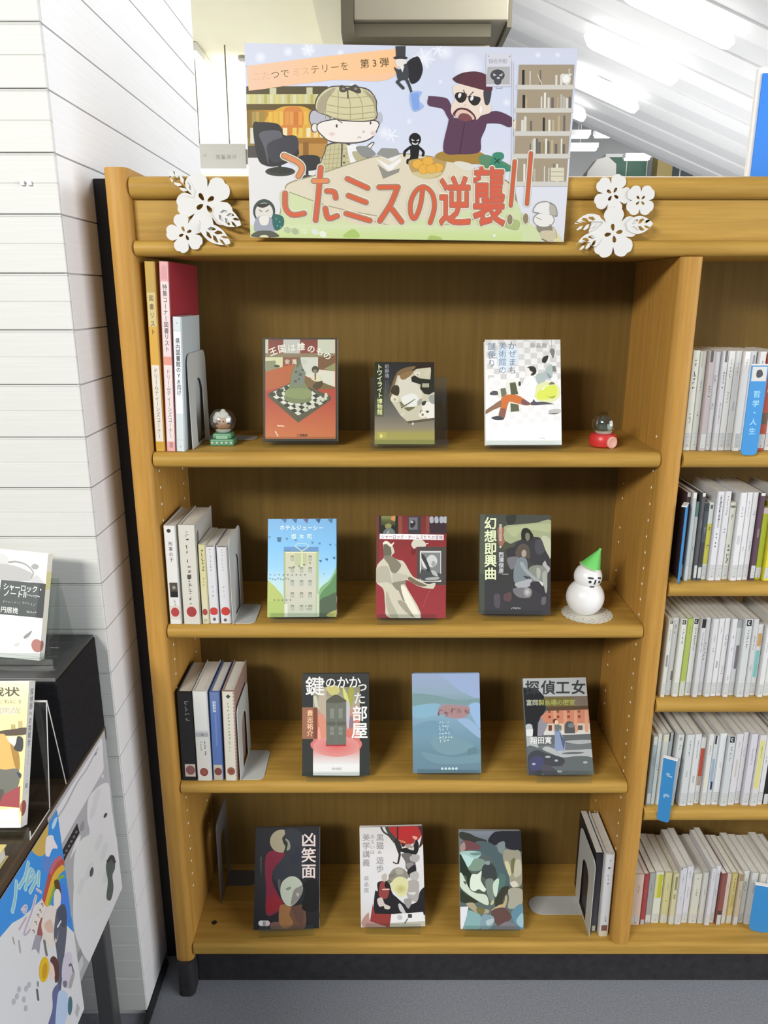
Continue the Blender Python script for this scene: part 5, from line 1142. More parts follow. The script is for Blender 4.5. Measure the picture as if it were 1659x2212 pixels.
    # small girl with cap and magnifier
    a.sm([(1340, 1640), (1420, 1700), (1470, 1790), (1400, 1800)], '#d9d3a4'); a.sm([(1255, 1640), (1370, 1650), (1380, 1720), (1270, 1710)], '#8a8476'); a.sm([(1290, 1700), (1400, 1700), (1420, 1760), (1330, 1790), (1290, 1750)], '#cbc0a4'); a.ell(1310, 1600, 92, 66, '#8d8a84'); a.ell(1310, 1602, 86, 60, '#e6e4e0')
    a.sm([(1215, 1530), (1250, 1460), (1330, 1440), (1410, 1480), (1425, 1570), (1370, 1560), (1260, 1545)], '#8d8a84'); a.sm([(1222, 1525), (1255, 1466), (1330, 1448), (1360, 1470), (1360, 1555), (1260, 1538)], '#e4e4e2'); a.sm([(1360, 1470), (1405, 1490), (1418, 1560), (1362, 1552)], '#b5b0a6'); a.line([(1240, 1580), (1290, 1600)], 6, '#8f8a84'); a.line([(1300, 1770), (1340, 1790)], 10, '#7d6a4c'); a.line([(1360, 1640), (1410, 1690), (1425, 1760)], 5, '#8d8a84', True)
    a.sm([(970, 1660), (1040, 1600), (1100, 1620), (1080, 1690)], '#a9b97e'); a.sm([(310, 1780), (330, 1740), (420, 1760), (410, 1790)], '#a9bd6a'); a.ell(880, 1740, 14, 14, '#e6eadc')
    # headline
    strokes = []
    f0 = (500, 80, 4.1475)
    for s_ in ([(470, 1075), (595, 1135), (632, 1190), (600, 1258)], [(480, 1410), (485, 1540), (545, 1602), (650, 1590)], [(800, 1180), (780, 1420), (755, 1650)], [(738, 1300), (855, 1298)], [(855, 1390), (920, 1398), (935, 1450)], [(842, 1545), (868, 1632), (948, 1612)],
               [(1040, 1280), (1220, 1362)], [(1050, 1430), (1205, 1490)], [(1030, 1590), (1240, 1652)], [(1325, 1355), (1490, 1352)], [(1490, 1352), (1430, 1500), (1332, 1655)], [(1440, 1550), (1525, 1662)]): strokes.append((f0, s_, 58))
    f1 = (850, 80, 4.046)
    strokes.append((f1, [(255, 1340), (235, 1480), (190, 1590), (155, 1560), (152, 1450), (200, 1350), (270, 1318), (340, 1380), (358, 1500), (322, 1630)], 48))
    for s_ in ([(1053, 1095), (1022, 1480)], [(1193, 1025), (1162, 1465)]): strokes.append((f1, s_, 40))
    for fr, s_, wd in strokes: a.frame(*fr); a.line(s_, wd + 16, '#efe6d2', len(s_) > 2)
    a.frame(*f1)
    def halo(r, col, bold):
        for q in range(8):
            dx_, dy_ = r * math.cos(q * math.pi / 4), r * math.sin(q * math.pi / 4)
            a.text('逆', 395 + dx_, 1215 + dy_, 450, col, bold, sx=.63); a.text('襲', 688 + dx_, 1130 + dy_, 540, col, bold, sx=.53)
    halo(17, '#efe6d2', .02)
    for fr, s_, wd in strokes: a.frame(*fr); a.line(s_, wd, '#a08c7a', len(s_) > 2)
    a.frame(*f1)
    for x, y in ((1015, 1600), (1152, 1592)): a.ell(x, y, 30, 52, '#efe6d2'); a.ell(x, y, 24, 46, '#8f8368')
    halo(8, '#ad7c69', .02)
    for fr, s_, wd in strokes: a.frame(*fr); a.line(s_, wd * .62, '#d4613f' if s_[-1][1] > 1300 or wd < 50 else '#de8a56', len(s_) > 2)
    a.frame(*f1); a.text('逆', 395, 1215, 450, '#d2654a', .024, sx=.63); a.text('襲', 688, 1130, 540, '#d4614a', .018, sx=.53)
    a.frame(0, 0, 1)
    return a
art_poster().build('poster_print', po, 0.0002)

# ------------------------------------------------------------------ flower cut-outs pinned to the header
def prism_holes(name, outer, holes, y0, y1, material, parent):
    """flat cut-out with punched holes, standing in the x-z plane"""
    loops = [outer] + holes
    tris = geometry.tessellate_polygon([[Vector((p[0], p[1], 0)) for p in l] for l in loops])
    flat_ = [p for l in loops for p in l]; n = len(flat_)
    vs_ = [(p[0], y0, p[1]) for p in flat_] + [(p[0], y1, p[1]) for p in flat_]
    fs = [tuple(t) for t in tris] + [tuple(n + i for i in t[::-1]) for t in tris]
    b = 0
    for l in loops:
        m = len(l)
        for i in range(m): fs.append((b + i, b + (i + 1) % m, n + b + (i + 1) % m, n + b + i))
        b += m
    bm = bmesh.new(); bv = [bm.verts.new(v) for v in vs_]
    for f in fs:
        try: bm.faces.new([bv[i] for i in f])
        except ValueError: pass
    bmesh.ops.recalc_face_normals(bm, faces=bm.faces)
    me = bpy.data.meshes.new(name); bm.to_mesh(me); bm.free()
    return link(name, me, material, parent)
def drop(cx, cz, ang, l, wd):
    pts = []
    for i in range(10):
        t = 2 * math.pi * i / 10
        u, v = l * (0.5 - 0.5 * math.cos(t)), wd * math.sin(t) * (0.55 + 0.45 * (0.5 - 0.5 * math.cos(t)))
        pts.append((cx + u * math.cos(ang) - v * math.sin(ang), cz + u * math.sin(ang) + v * math.cos(ang)))
    return pts
def flower(parent, cx, cz, R, n, rot, y, holes=4):
    out = []
    for i in range(n * 16):
        t = 2 * math.pi * i / (n * 16); ph = (t * n / (2 * math.pi)) % 1.0
        k = abs(math.sin(math.pi * ph)) ** 0.42
        r = R * (0.50 + 0.50 * k) * (1 - 0.06 * math.exp(-((ph - 0.5) / 0.07) ** 2))
        out.append((cx + r * math.cos(t + rot), cz + r * math.sin(t + rot)))
    hs = [drop(cx + 0.09 * R * math.cos(rot + .78 + q * math.pi / 2), cz + 0.09 * R * math.sin(rot + .78 + q * math.pi / 2), rot + .78 + q * math.pi / 2, R * .27, R * .095) for q in range(holes)]
    return prism_holes('flower', out, hs, y - 0.0014, y, M['cutout'], parent)
def leaf(parent, x0, z0, x1, z1, wd, y):
    d = Vector((x1 - x0, z1 - z0)); L_ = d.length; d.normalize(); nn = Vector((-d.y, d.x))
    def P(u, v): return (x0 + d.x * u * L_ + nn.x * v * wd, z0 + d.y * u * L_ + nn.y * v * wd)
    prof = lambda u: math.sin(math.pi * min(1, u * 0.93 + 0.07)) ** 0.8 * 0.5
    us = [i / 14 for i in range(15)]
    out = [P(u, prof(u)) for u in us] + [P(u, -prof(u)) for u in us[::-1][1:-1]]
    hs = []
    for s_ in (-1, 1):
        for u in (0.22, 0.44, 0.66):
            w_ = prof(u + .1) * .72
            hs.append([P(u, s_ * .07), P(u + .10, s_ * .07), P(u + .24, s_ * w_ * .8), P(u + .19, s_ * w_), P(u + .07, s_ * w_ * .85)])
    return prism_holes('leaf', out, hs, y - 0.0014, y, M['cutout'], parent)
K = 0.00075
def px(x, y): return ((x - 829.5) * 0.000747, 1.6517 - (y - 380) * 0.000722)
t = thing('flower_cutout', 'white flower and leaf cut-out pinned left of the poster', 'decoration', (-0.30, -0.006, 1.60))
for (x, y, R, n, rot, yy) in ((445, 437, 63, 5, 1.35, -0.0060), (398, 501, 42, 5, 1.2, -0.0078)):
    c_ = px(x, y); flower(t, c_[0], c_[1], R * K, n, rot, yy)
for (xa, ya, xb, yb, wd, yy) in ((422, 422, 372, 372, 32, -0.0096), (462, 452, 521, 484, 36, -0.0096), (432, 486, 496, 523, 36, -0.0114)):
    a0, a1 = px(xa, ya), px(xb, yb); leaf(t, a0[0], a0[1], a1[0], a1[1], wd * K, yy)
t = thing('flower_cutout', 'white flower and leaf cut-out with three blossoms right of the poster', 'decoration', (0.37, -0.006, 1.60))
for (x, y, R, n, rot, yy) in ((1320, 419, 42, 5, 1.8, -0.0060), (1380, 432, 34, 4, 0.0, -0.0078), (1327, 501, 55, 5, 1.0, -0.0096)):
    c_ = px(x, y); flower(t, c_[0], c_[1], R * K, n, rot, yy)
for (xa, ya, xb, yb, wd, yy) in ((1300, 472, 1237, 488, 36, -0.0114), (1300, 508, 1246, 532, 34, -0.0114), (1352, 486, 1410, 481, 36, -0.0114)):
    a0, a1 = px(xa, ya), px(xb, yb); leaf(t, a0[0], a0[1], a1[0], a1[1], wd * K, yy)

# ------------------------------------------------------------------ books standing spine out
def spine_book(label, x0, x1, z0, Hh, yf, depth, cover, paint=None, dx=0.0, group=None, hard=False, page=None, gloss=0.42, gain=0.9, rise=0.0, side=None):
    """cover wrapped round a page block; paint(sheet, w, h) prints the spine in millimetres from the top left"""
    W = x1 - x0
    t = thing('book', label, 'book', ((x0 + x1) / 2, yf, z0 + 0.0006), group, (0, math.atan2(dx, Hh), 0))
    h = W / 2; b = 0.0016 if hard else 0.0007; c_ = min(0.0022, W * 0.16)
    pr = [(-h, depth), (-h, c_), (-h + c_, 0), (h - c_, 0), (h, c_), (h, depth), (h - b, depth), (h - b, b * 2 + c_), (-h + b, b * 2 + c_), (-h + b, depth)]
    cv = prism('cover', pr, 'z', 0.0, Hh, flat(cover, gloss), t, world=False)
    e = 0.003 if hard else 0.0006
    box('page_block', -h + b + 0.0001, h - b - 0.0001, b * 2 + c_ + 0.0003, depth - (0.003 if hard else 0.0005), e, Hh - e, page or M['paper'], t, world=False)
    w_, hm = W * 1000, Hh * 1000
    if paint:
        s_ = Sheet([(0, 0), (w_, 0), (w_, hm), (0, hm)], W - 2 * c_ * 0.8, Hh, gain)
        paint(s_, w_, hm); s_.build('spine_print', cv)
    if side:
        s_ = Sheet([(0, 0), (depth * 1000, 0), (depth * 1000, hm), (0, hm)], depth, Hh, gain)
        side(s_, depth * 1000, hm)
        s_.build('cover_print', cv, mtx=Matrix.Translation((h, depth / 2, 0)) @ Matrix.Rotation(rad(90), 4, 'Z'))
    return t

def p_yellow(s, w, h):
    s.rect(0, 0, w, h, '#d2a548'); s.rect(0, 0, w, h * .1, '#b99a48'); s.rect(0, h * .1, w, h * .155, '#b59a52')
    s.rect(0, h * .155, w, h * .33, '#cdbb84'); s.text('図書リスト', w * .2, h * .168, w * .6, '#5d4e33', .02, vert=True, sp=1.36)
    s.rect(0, h * .53, w, h * .945, '#dfd9cf'); s.text('ドリームティーンズコーナー', w * .22, h * .545, w * .56, '#77716a', .012, vert=True, sp=1.0); s.rect(0, h * .945, w, h, '#c99f3c'); s.rect(w * .2, h * .95, w * .8, h * .985, '#bf963a')
def p_pink(s, w, h):
    s.rect(0, 0, w, h, '#dca8ab'); s.rect(w * .15, h * .02, w * .85, h * .09, '#d29a9c'); s.rect(0, h * .1, w, h * .485, '#e4d3d3'); s.text('特集コーナー図書リスト', w * .2, h * .112, w * .6, '#5a4b4b', .02, vert=True, sp=1.0)
    s.rect(0, h * .485, w, h * .53, '#dc9a8a'); s.rect(0, h * .53, w, h * .945, '#e6d9d8'); s.text('ドリームティーンズコーナー', w * .22, h * .55, w * .56, '#7d7270', .01, vert=True, sp=.98); s.rect(0, h * .945, w, h, '#e0a8a6'); s.rect(w * .3, h * .95, w * .75, h * .98, '#b98a88')
def p_white(s, w, h):
    s.rect(0, 0, w, h, '#cdd7da'); s.rect(0, h * .1, w, h * .71, '#e3e6ea'); s.rect(0, h * .1, w, h * .103, '#a9b3b8')
    s.text('県内図書館のYA向け', w * .2, h * .15, w * .66, '#3d434a', .03, vert=True, sp=.96); s.text('広報紙', w * .2, h * .45, w * .62, '#b5babd', 0, vert=True, sp=.98); s.text('×', w * .3, h * .03, w * .4, '#7a8288', .02); s.text('×', w * .3, h * .95, w * .36, '#5a6268', .02); s.rect(0, h * .91, w, h * .913, '#b4bec2')
GT = 'tall files at the left end of the top shelf'
spine_book('tall mustard yellow list file at the far left of the top shelf', -0.4066, -0.3896, 1.2, 0.3215, 0.014, 0.205, H('#c79a3e', .9), p_yellow, 0.0067, GT, gain=.95)
spine_book('tall pink list file with red inside, second on the top shelf', -0.3870, -0.3700, 1.2, 0.3215, 0.014, 0.2, H('#d29a9e', .9), p_pink, 0.0115, GT, gain=.95, side=lambda s, w, h: s.rect(0, 0, w, h, '#a53540'))
spine_book('white file, shorter, third on the top shelf before the metal bookend', -0.3690, -0.3535, 1.2, 0.2323, 0.012, 0.13, H('#c3cdd0', .9), p_white, 0.0100, GT, gain=1.0)

def red_dot(s, x, y, r, col='#b54848', lab=True):
    if lab: s.rect(x - r * 1.15, y - r * 1.4, x + r * 1.15, y + r * 1.6, '#dcd4cc')
    s.ell(x, y, r, r, col, n=20)
GB = 'books left of the bookend on the second shelf'
def p1(s, w, h):
    s.rect(0, 0, w, h, '#e6e6e4'); s.ell(w * .42, h * .05, w * .2, w * .17, '#3f3d3c'); s.text('刑事の子', w * .3, h * .155, w * .4, '#55555a', .02, vert=True, sp=1.15); s.rect(w * .12, h * .57, w * .92, h * .72, '#55504a'); s.ell(w * .55, h * .62, w * .16, w * .16, '#a89c90'); s.rect(w * .2, h * .66, w * .9, h * .72, '#2c2a2c'); s.marks(w * .5, h * .76, 2, w * .28, '#77777c'); red_dot(s, w * .5, h * .875, w * .42)
def p2(s, w, h):
    s.rect(0, 0, w, h, '#d9d7cd'); s.marks(w * .46, h * .08, 10, w * .26, '#86847c', gap=1.5); s.rect(w * .36, h * .49, w * .62, h * .53, '#55534f'); s.marks(w * .46, h * .56, 5, w * .2, '#a5a39a', gap=1.7); s.ell(w * .46, h * .74, w * .07, w * .07, '#77756d'); red_dot(s, w * .5, h * .87, w * .33, '#a84444')
def p3(s, w, h):
    s.rect(0, 0, w, h, '#dcd8b4'); s.grad(0, 0, w, h, [(0, '#d3cfa0'), (.4, '#dad3a0'), (1, '#dedac4')]); s.marks(w * .5, h * .07, 7, w * .5, '#6d6844', gap=1.0, seed=4); s.marks(w * .52, h * .42, 3, w * .34, '#7d7852'); red_dot(s, w * .45, h * .85, w * .5, '#a8524c', False); s.rect(w * .1, h * .94, w * .8, h * .985, '#bdb996')
def p4(s, w, h):
    s.rect(0, 0, w, h, '#dfdfe3'); s.rect(0, 0, w, h * .012, '#7d6a5c'); s.marks(w * .45, h * .05, 8, w * .28, '#bcbcc2', gap=1.1); s.marks(w * .5, h * .52, 3, w * .3, '#a3a3a9', gap=1.7); s.ell(w * .5, h * .84, w * .6, w * .45, '#cc4a46'); s.ell(w * .5, h * .945, w * .2, w * .2, '#6a6560')
def p5(s, w, h):
    s.rect(0, 0, w, h, '#e2e2e6'); s.rect(0, 0, w * .95, h * .014, '#6d6058'); s.marks(w * .45, h * .05, 8, w * .22, '#bfbfc6', gap=1.2); s.marks(w * .45, h * .52, 3, w * .24, '#b0b0b6', gap=1.8); s.ell(w * .5, h * .84, w * .5, w * .42, '#cc4540'); s.ell(w * .42, h * .955, w * .18, w * .16, '#6e6a64')
spine_book('white hardcover with a small portrait on its spine, leftmost on the second shelf', -0.4050, -0.3828, 0.868, 0.1945, 0.010, 0.135, H('#d6d6d4', .95), p1, 0.0018, GB, True)
spine_book('thick ivory hardcover with a red dot, second on the second shelf', -0.3785, -0.3465, 0.868, 0.1960, 0.009, 0.135, H('#cfcdc2', .95), p2, 0.0019, GB, True, side=lambda s, w, h: (s.rect(0, 0, w, h, '#bdbbb4'), s.ell(14, 28, 9, 14, '#6d6a66'), s.ell(20, 70, 8, 12, '#77746e')))
spine_book('thin pale yellow paperback between ivory and white books, second shelf', -0.3442, -0.3309, 0.868, 0.1575, 0.012, 0.11, H('#d0ca9c', .95), p3, 0.0011, GB)
spine_book('white paperback with brown top edge right of the yellow one, second shelf', -0.3300, -0.3125, 0.868, 0.1550, 0.013, 0.11, H('#d8d8dc', .95), p4, 0.0, GB)
spine_book('white paperback touching the metal bookend, second shelf', -0.3095, -0.2890, 0.868, 0.1545, 0.013, 0.11, H('#dadade', .95), p5, 0.0, GB)
GC = 'hardcovers left of the bookend on the third shelf'
def q1(s, w, h):
    s.rect(0, 0, w, h, '#232325'); s.marks(w * .55, h * .11, 4, w * .34, '#8c8880', gap=1.25); s.rect(w * .2, h * .81, w, h * .955, '#c9bdb0'); s.ell(w * .62, h * .88, w * .36, w * .36, '#8a5a58')
def q2(s, w, h):
    s.grad(0, 0, w, h, [(0, '#dcdcd8'), (.42, '#dededd'), (.47, '#a9a9aa'), (.5, '#d3d3d0'), (1, '#dcd8cc')]); s.rect(0, h * .458, w, h * .5, '#a9aaad'); s.marks(w * .5, h * .48, 1, w * .22, '#4d4d50'); s.marks(w * .36, h * .56, 4, w * .17, '#85858a', gap=1.2); s.marks(w * .66, h * .56, 5, w * .2, '#5d5d62', gap=1.2); red_dot(s, w * .48, h * .9, w * .33, '#8f4a42', False); s.ell(w * .48, h * .9, w * .2, w * .2, '#9a5a4e')
def q3(s, w, h):
    s.rect(0, 0, w, h, '#5f78b0'); s.grad(0, 0, w, h, [(0, '#6d80ac'), (.3, '#5d78b4'), (1, '#5a73ad')]); s.rect(w * .25, h * .1, w * .6, h * .22, '#b5c3dc'); s.marks(w * .45, h * .13, 3, w * .26, '#8499c4', gap=1.2); s.rect(w * .4, h * .25, w * .6, h * .6, '#7289bd'); s.rect(0, h * .82, w, h, '#c3b8a8'); s.ell(w * .5, h * .9, w * .44, w * .42, '#7d4a42')
def q4(s, w, h):
    s.rect(0, 0, w, h, '#d9d5c6'); s.poly([(w * .3, h * .055), (w * .5, h * .03), (w * .72, h * .055), (w * .5, h * .08)], '#4a4a46'); s.marks(w * .45, h * .13, 12, w * .2, '#6d6a60', gap=1.55); s.marks(w * .45, h * .58, 3, w * .18, '#97948a', gap=1.6)
    for k in range(26): s.poly([(w * .93, k * h / 26), (w, k * h / 26 + h / 52), (w * .93, (k + 1) * h / 26)], '#a0625c')
    red_dot(s, w * .5, h * .89, w * .37, '#9a6250', False); s.ell(w * .5, h * .89, w * .22, w * .22, '#84503f')
spine_book('black hardcover with faint grey title, leftmost on the third shelf', -0.4065, -0.3772, 0.526, 0.1975, 0.010, 0.135, H('#1f1f21', 1), q1, 0.0025, GC, True)
spine_book('white hardcover with a grey band on its spine, third shelf', -0.3752, -0.3466, 0.526, 0.2002, 0.009, 0.135, H('#d3d3d0', .95), q2, 0.0019, GC, True)
spine_book('blue hardcover on the third shelf between two pale ones', -0.3440, -0.3232, 0.526, 0.1975, 0.011, 0.135, H('#5470ae', .95), q3, 0.0030, GC, True)
spine_book('cream hardcover with a red zigzag edge beside the bookend, third shelf', -0.3195, -0.2945, 0.526, 0.2002, 0.009, 0.135, H('#a98c80', .95), q4, 0.0035, GC, True)
GD = 'books at the right end of the bottom shelf'
def r1(s, w, h):
    s.rect(0, 0, w, h, '#dedee2'); s.marks(w * .45, h * .06, 1, w * .36, '#b9b9bd'); s.ell(w * .45, h * .16, w * .17, w * .13, '#66646a'); s.marks(w * .42, h * .25, 3, w * .4, '#b0b0b6', gap=1.1); s.marks(w * .5, h * .76, 3, w * .3, '#94949a', gap=.9); s.rect(w * .1, h * .86, w * .9, h * .93, '#85594c'); s.rect(0, h * .93, w, h, '#dcd2b8')
spine_book('white hardcover leaning against the divider, bottom shelf', 0.4660, 0.4855, 0.13, 0.2109, 0.018, 0.14, H('#d8d8d6', .95), r1, -0.0010, GD, True)
def r2(s, w, h):
    s.rect(0, 0, w, h, '#3a3a3e'); s.grad(0, 0, w, h, [(0, '#2c2b2f'), (.6, '#4a4a50'), (1, '#55555a')]); s.rect(w * .2, h * .92, w * .8, h * .99, '#cfc9b4')
spine_book('dark book with a grey spine between the white one and the bookend, bottom shelf', 0.4490, 0.4640, 0.13, 0.2030, 0.030, 0.14, H('#2a292c', 1), r2, -0.0005, GD, side=None)

# ------------------------------------------------------------------ steel bookends
def bookend(label, x, yf, yb, z0, hgt, tongue, m, ty0, ty1, mirror=1, arch=True, round_t=1):
    """upright plate in the y-z plane with an arched window, and a tongue flat on the shelf"""
    t = thing('bookend', label, 'bookend', (x, (yf + yb) / 2, z0), 'steel bookends')
    r = 0.02; d = yb - yf
    out = [(yf, 0.0)] + [(yf + r - r * math.cos(rad(a_)), hgt - r + r * math.sin(rad(a_))) for a_ in range(0, 91, 15)]
    out += [(yb - r + r * math.sin(rad(a_)), hgt - r + r * math.cos(rad(a_))) for a_ in range(0, 91, 15)] + [(yb, 0.0)]
    a0, a1, top = yf + d * .3, yb - d * .25, hgt * .72
    rr = (a1 - a0) / 2
    hole = [(a0, 0.004), (a1, 0.004)] + [((a0 + a1) / 2 + rr * math.cos(rad(q)), top - rr + rr * math.sin(rad(q))) for q in range(0, 181, 20)]
    o = prism_holes('upright_plate', [(p[0], p[1]) for p in out], [hole], -0.0006, 0.0006, m, None)
    # stand the sheet up in y-z
    for v in o.data.vertices: v.co = (x + v.co.y, v.co.x, z0 + v.co.z + 0.0008)
    o.parent = t; o.location = -Vector(t.location)
    rt = (ty1 - ty0) / 2 if round_t == 1 else 0.012
    xe = x + mirror * tongue
    if round_t == 1: base = [(x, ty0), (xe - mirror * rt, ty0)] + [(xe - mirror * rt + mirror * rt * math.sin(rad(q)), (ty0 + ty1) / 2 - rt * math.cos(rad(q))) for q in range(0, 181, 18)] + [(xe - mirror * rt, ty1), (x, ty1)]
    else: base = [(x, ty0), (xe - mirror * rt, ty0)] + [(xe - mirror * rt + mirror * rt * math.sin(rad(q)), ty0 + rt - rt * math.cos(rad(q))) for q in range(0, 91, 18)] + [(xe - mirror * rt + mirror * rt * math.cos(rad(q)), ty1 - rt + rt * math.sin(rad(q))) for q in range(0, 91, 18)] + [(x, ty1)]
    prism('base_tongue', base, 'z', z0 + 0.0004, z0 + 0.0016, m, t)
    return t
bookend('grey steel bookend with a long tongue, top shelf beside the white file', -0.3435, 0.028, 0.165, 1.2, 0.168, 0.098, M['bookend'], 0.125, 0.168)
bookend('pale steel bookend holding the second shelf books', -0.2855, 0.007, 0.120, 0.868, 0.167, 0.040, M['bookend'], 0.012, 0.105, round_t=2)
bookend('pale steel bookend holding the third shelf hardcovers', -0.2885, 0.008, 0.128, 0.526, 0.163, 0.045, M['bookend'], 0.012, 0.115, round_t=2)
bookend('pale steel bookend with a rounded tongue, bottom shelf right', 0.4445, 0.016, 0.140, 0.13, 0.19, 0.115, M['bookend'], 0.078, 0.132, mirror=-1)
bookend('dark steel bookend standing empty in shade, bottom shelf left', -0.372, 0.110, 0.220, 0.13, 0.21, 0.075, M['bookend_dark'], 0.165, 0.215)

# ------------------------------------------------------------------ snow globes
gx, gy = -0.2985, 0.083
t = thing('snow_globe', 'glass snow globe on a green base, top shelf left', 'snow globe', (gx, gy, 1.2))
box('base', gx - 0.0215, gx + 0.0215, gy - 0.0205, gy + 0.0205, 1.2004, 1.2125, M['green'], t, 0.002)
box('upper_base', gx - 0.0175, gx + 0.0175, gy - 0.0165, gy + 0.0165, 1.2125, 1.2225, M['green'], t, 0.003)
box('relief_plate', gx - 0.011, gx + 0.011, gy - 0.0178, gy - 0.016, 1.2128, 1.2185, M['green2'], t, 0.001)
for k in range(5):
    sx_ = gx - 0.0172 + k * 0.0086
    pts = [(sx_ + (0.0030 if i % 2 == 0 else 0.0014) * math.sin(2 * math.pi * i / 10), 1.2066 + (0.0030 if i % 2 == 0 else 0.0014) * math.cos(2 * math.pi * i / 10)) for i in range(10)]
    prism('star', pts, 'y', gy - 0.0214, gy - 0.0203, M['star'], t)
lathe('glass_ball', ball_prof(0.0240, 1.2440, -60, 90), gx, gy, M['glass'], t, 40)
lathe('snow_bed', [(0.0001, 1.2232), (0.0115, 1.2232), (0.0145, 1.2275), (0.010, 1.2290), (0.0001, 1.2295)], gx, gy, M['figure'], t, 24)
lathe('figurine_brim', [(0.0120, 1.2318), (0.0132, 1.2335), (0.0132, 1.2365), (0.0115, 1.2380)], gx, gy, M['figure2'], t, 24)
lathe('figurine_face', ball_prof(0.0100, 1.2440, -50, 90), gx, gy - 0.002, M['skin'], t, 20)
lathe('figurine_hat', [(0.0105, 1.2490), (0.0118, 1.2515), (0.0100, 1.2550), (0.0075, 1.2590), (0.0040, 1.2635), (0.0022, 1.2655)], gx + 0.001, gy + 0.002, M['figure'], t, 20)
for dx_, dz_, r_ in ((-0.0105, 1.2490, 0.0072), (-0.0085, 1.2545, 0.0065), (0.0105, 1.2485, 0.0055), (-0.0130, 1.2445, 0.0052), (0.0065, 1.2555, 0.0052)):
    lathe('figurine_tuft', ball_prof(r_, dz_, n=8), gx + dx_, gy - 0.001, M['figure'], t, 14)
for dx_ in (-0.0035, 0.0035): lathe('figurine_eye', ball_prof(0.0013, 1.2445, n=6), gx + dx_, gy - 0.0116, M['figure3'], t, 8)

gx, gy = 0.4020, 0.062
t = thing('snow_globe', 'glass snow globe on a round red base, top shelf right', 'snow globe', (gx, gy, 1.2))
lathe('base', [(0.0195, 1.2004), (0.0238, 1.2030), (0.0252, 1.2100), (0.0248, 1.2180), (0.0215, 1.2235), (0.017, 1.2250)], gx, gy, M['red'], t, 40)
md = Matrix.Translation((0, 0, 0)) @ Matrix.Rotation(rad(25), 4, 'Z') @ Matrix.Rotation(rad(90), 4, 'X')
lathe('medallion', [(0.0107, 0.0225), (0.0107, 0.0262), (0.0090, 0.0270), (0.0085, 0.0266)], gx, gy, M['medal'], t, 24, mtx=Matrix.Translation((0.0, 0.0, 1.2112)) @ md)
lathe('glass_ball', ball_prof(0.0236, 1.2418, -52, 90), gx, gy, M['glass'], t, 40)
lathe('snow_bed', [(0.0001, 1.2252), (0.0140, 1.2252), (0.0155, 1.2290), (0.0001, 1.2300)], gx, gy, M['doily'], t, 24)
lathe('figurine_body', [(0.0110, 1.2300), (0.0120, 1.2340), (0.0095, 1.2400), (0.0070, 1.2440), (0.0040, 1.2520), (0.0008, 1.2580)], gx - 0.003, gy + 0.002, M['figure3'], t, 18)
lathe('figurine_house', ball_prof(0.0065, 1.2360, n=10), gx + 0.009, gy - 0.002, M['star'], t, 14)
lathe('figurine_head', ball_prof(0.0055, 1.2470, n=10), gx - 0.006, gy - 0.004, M['figure3'], t, 14)

# ------------------------------------------------------------------ snowman on a lace doily
sx_, sy_ = 0.3915, 0.062
do = thing('doily', 'round white lace doily with scalloped edge under the snowman', 'doily', (0.397, 0.060, 0.868))
NS, RD = 22, 0.0495
rings = [0.0, 0.012, 0.024, 0.0295, 0.0325, 0.0362, 0.0385, 0.0415, 0.0435, 0.0462, RD]
vs_, fs = [], []
NA = NS * 4
for zz in (0.0006, 0.0013):
    for i in range(NA):
        a_ = 2 * math.pi * i / NA
        for k, r_ in enumerate(rings):
            if k == len(rings) - 1: r_ = RD * (0.955 + 0.045 * abs(math.sin(NS * a_ / 2)))
            vs_.append((max(r_, 1e-4) * math.cos(a_), max(r_, 1e-4) * math.sin(a_), zz))
nr = len(rings); top = NA * nr
def punched(i, k): return (k == 8 and i % 4 in (1, 2)) or (k == 5 and i % 4 in (0, 3)) or (k == 3 and i % 8 in (2, 3))
for i in range(NA):
    j = (i + 1) % NA
    for k in range(nr - 1):
        A_, B_, C_, D_ = i * nr + k, i * nr + k + 1, j * nr + k + 1, j * nr + k
        if punched(i, k):
            for p_, q_ in ((A_, B_), (B_, C_), (C_, D_), (D_, A_)): fs.append((p_, q_, q_ + top, p_ + top))
            continue
        fs.append((A_, D_, C_, B_)); fs.append((A_ + top, B_ + top, C_ + top, D_ + top))
    fs.append((i * nr + nr - 1, j * nr + nr - 1, j * nr + nr - 1 + top, i * nr + nr - 1 + top))
mesh('lace_sheet', vs_, fs, M['doily'], do, world=False)

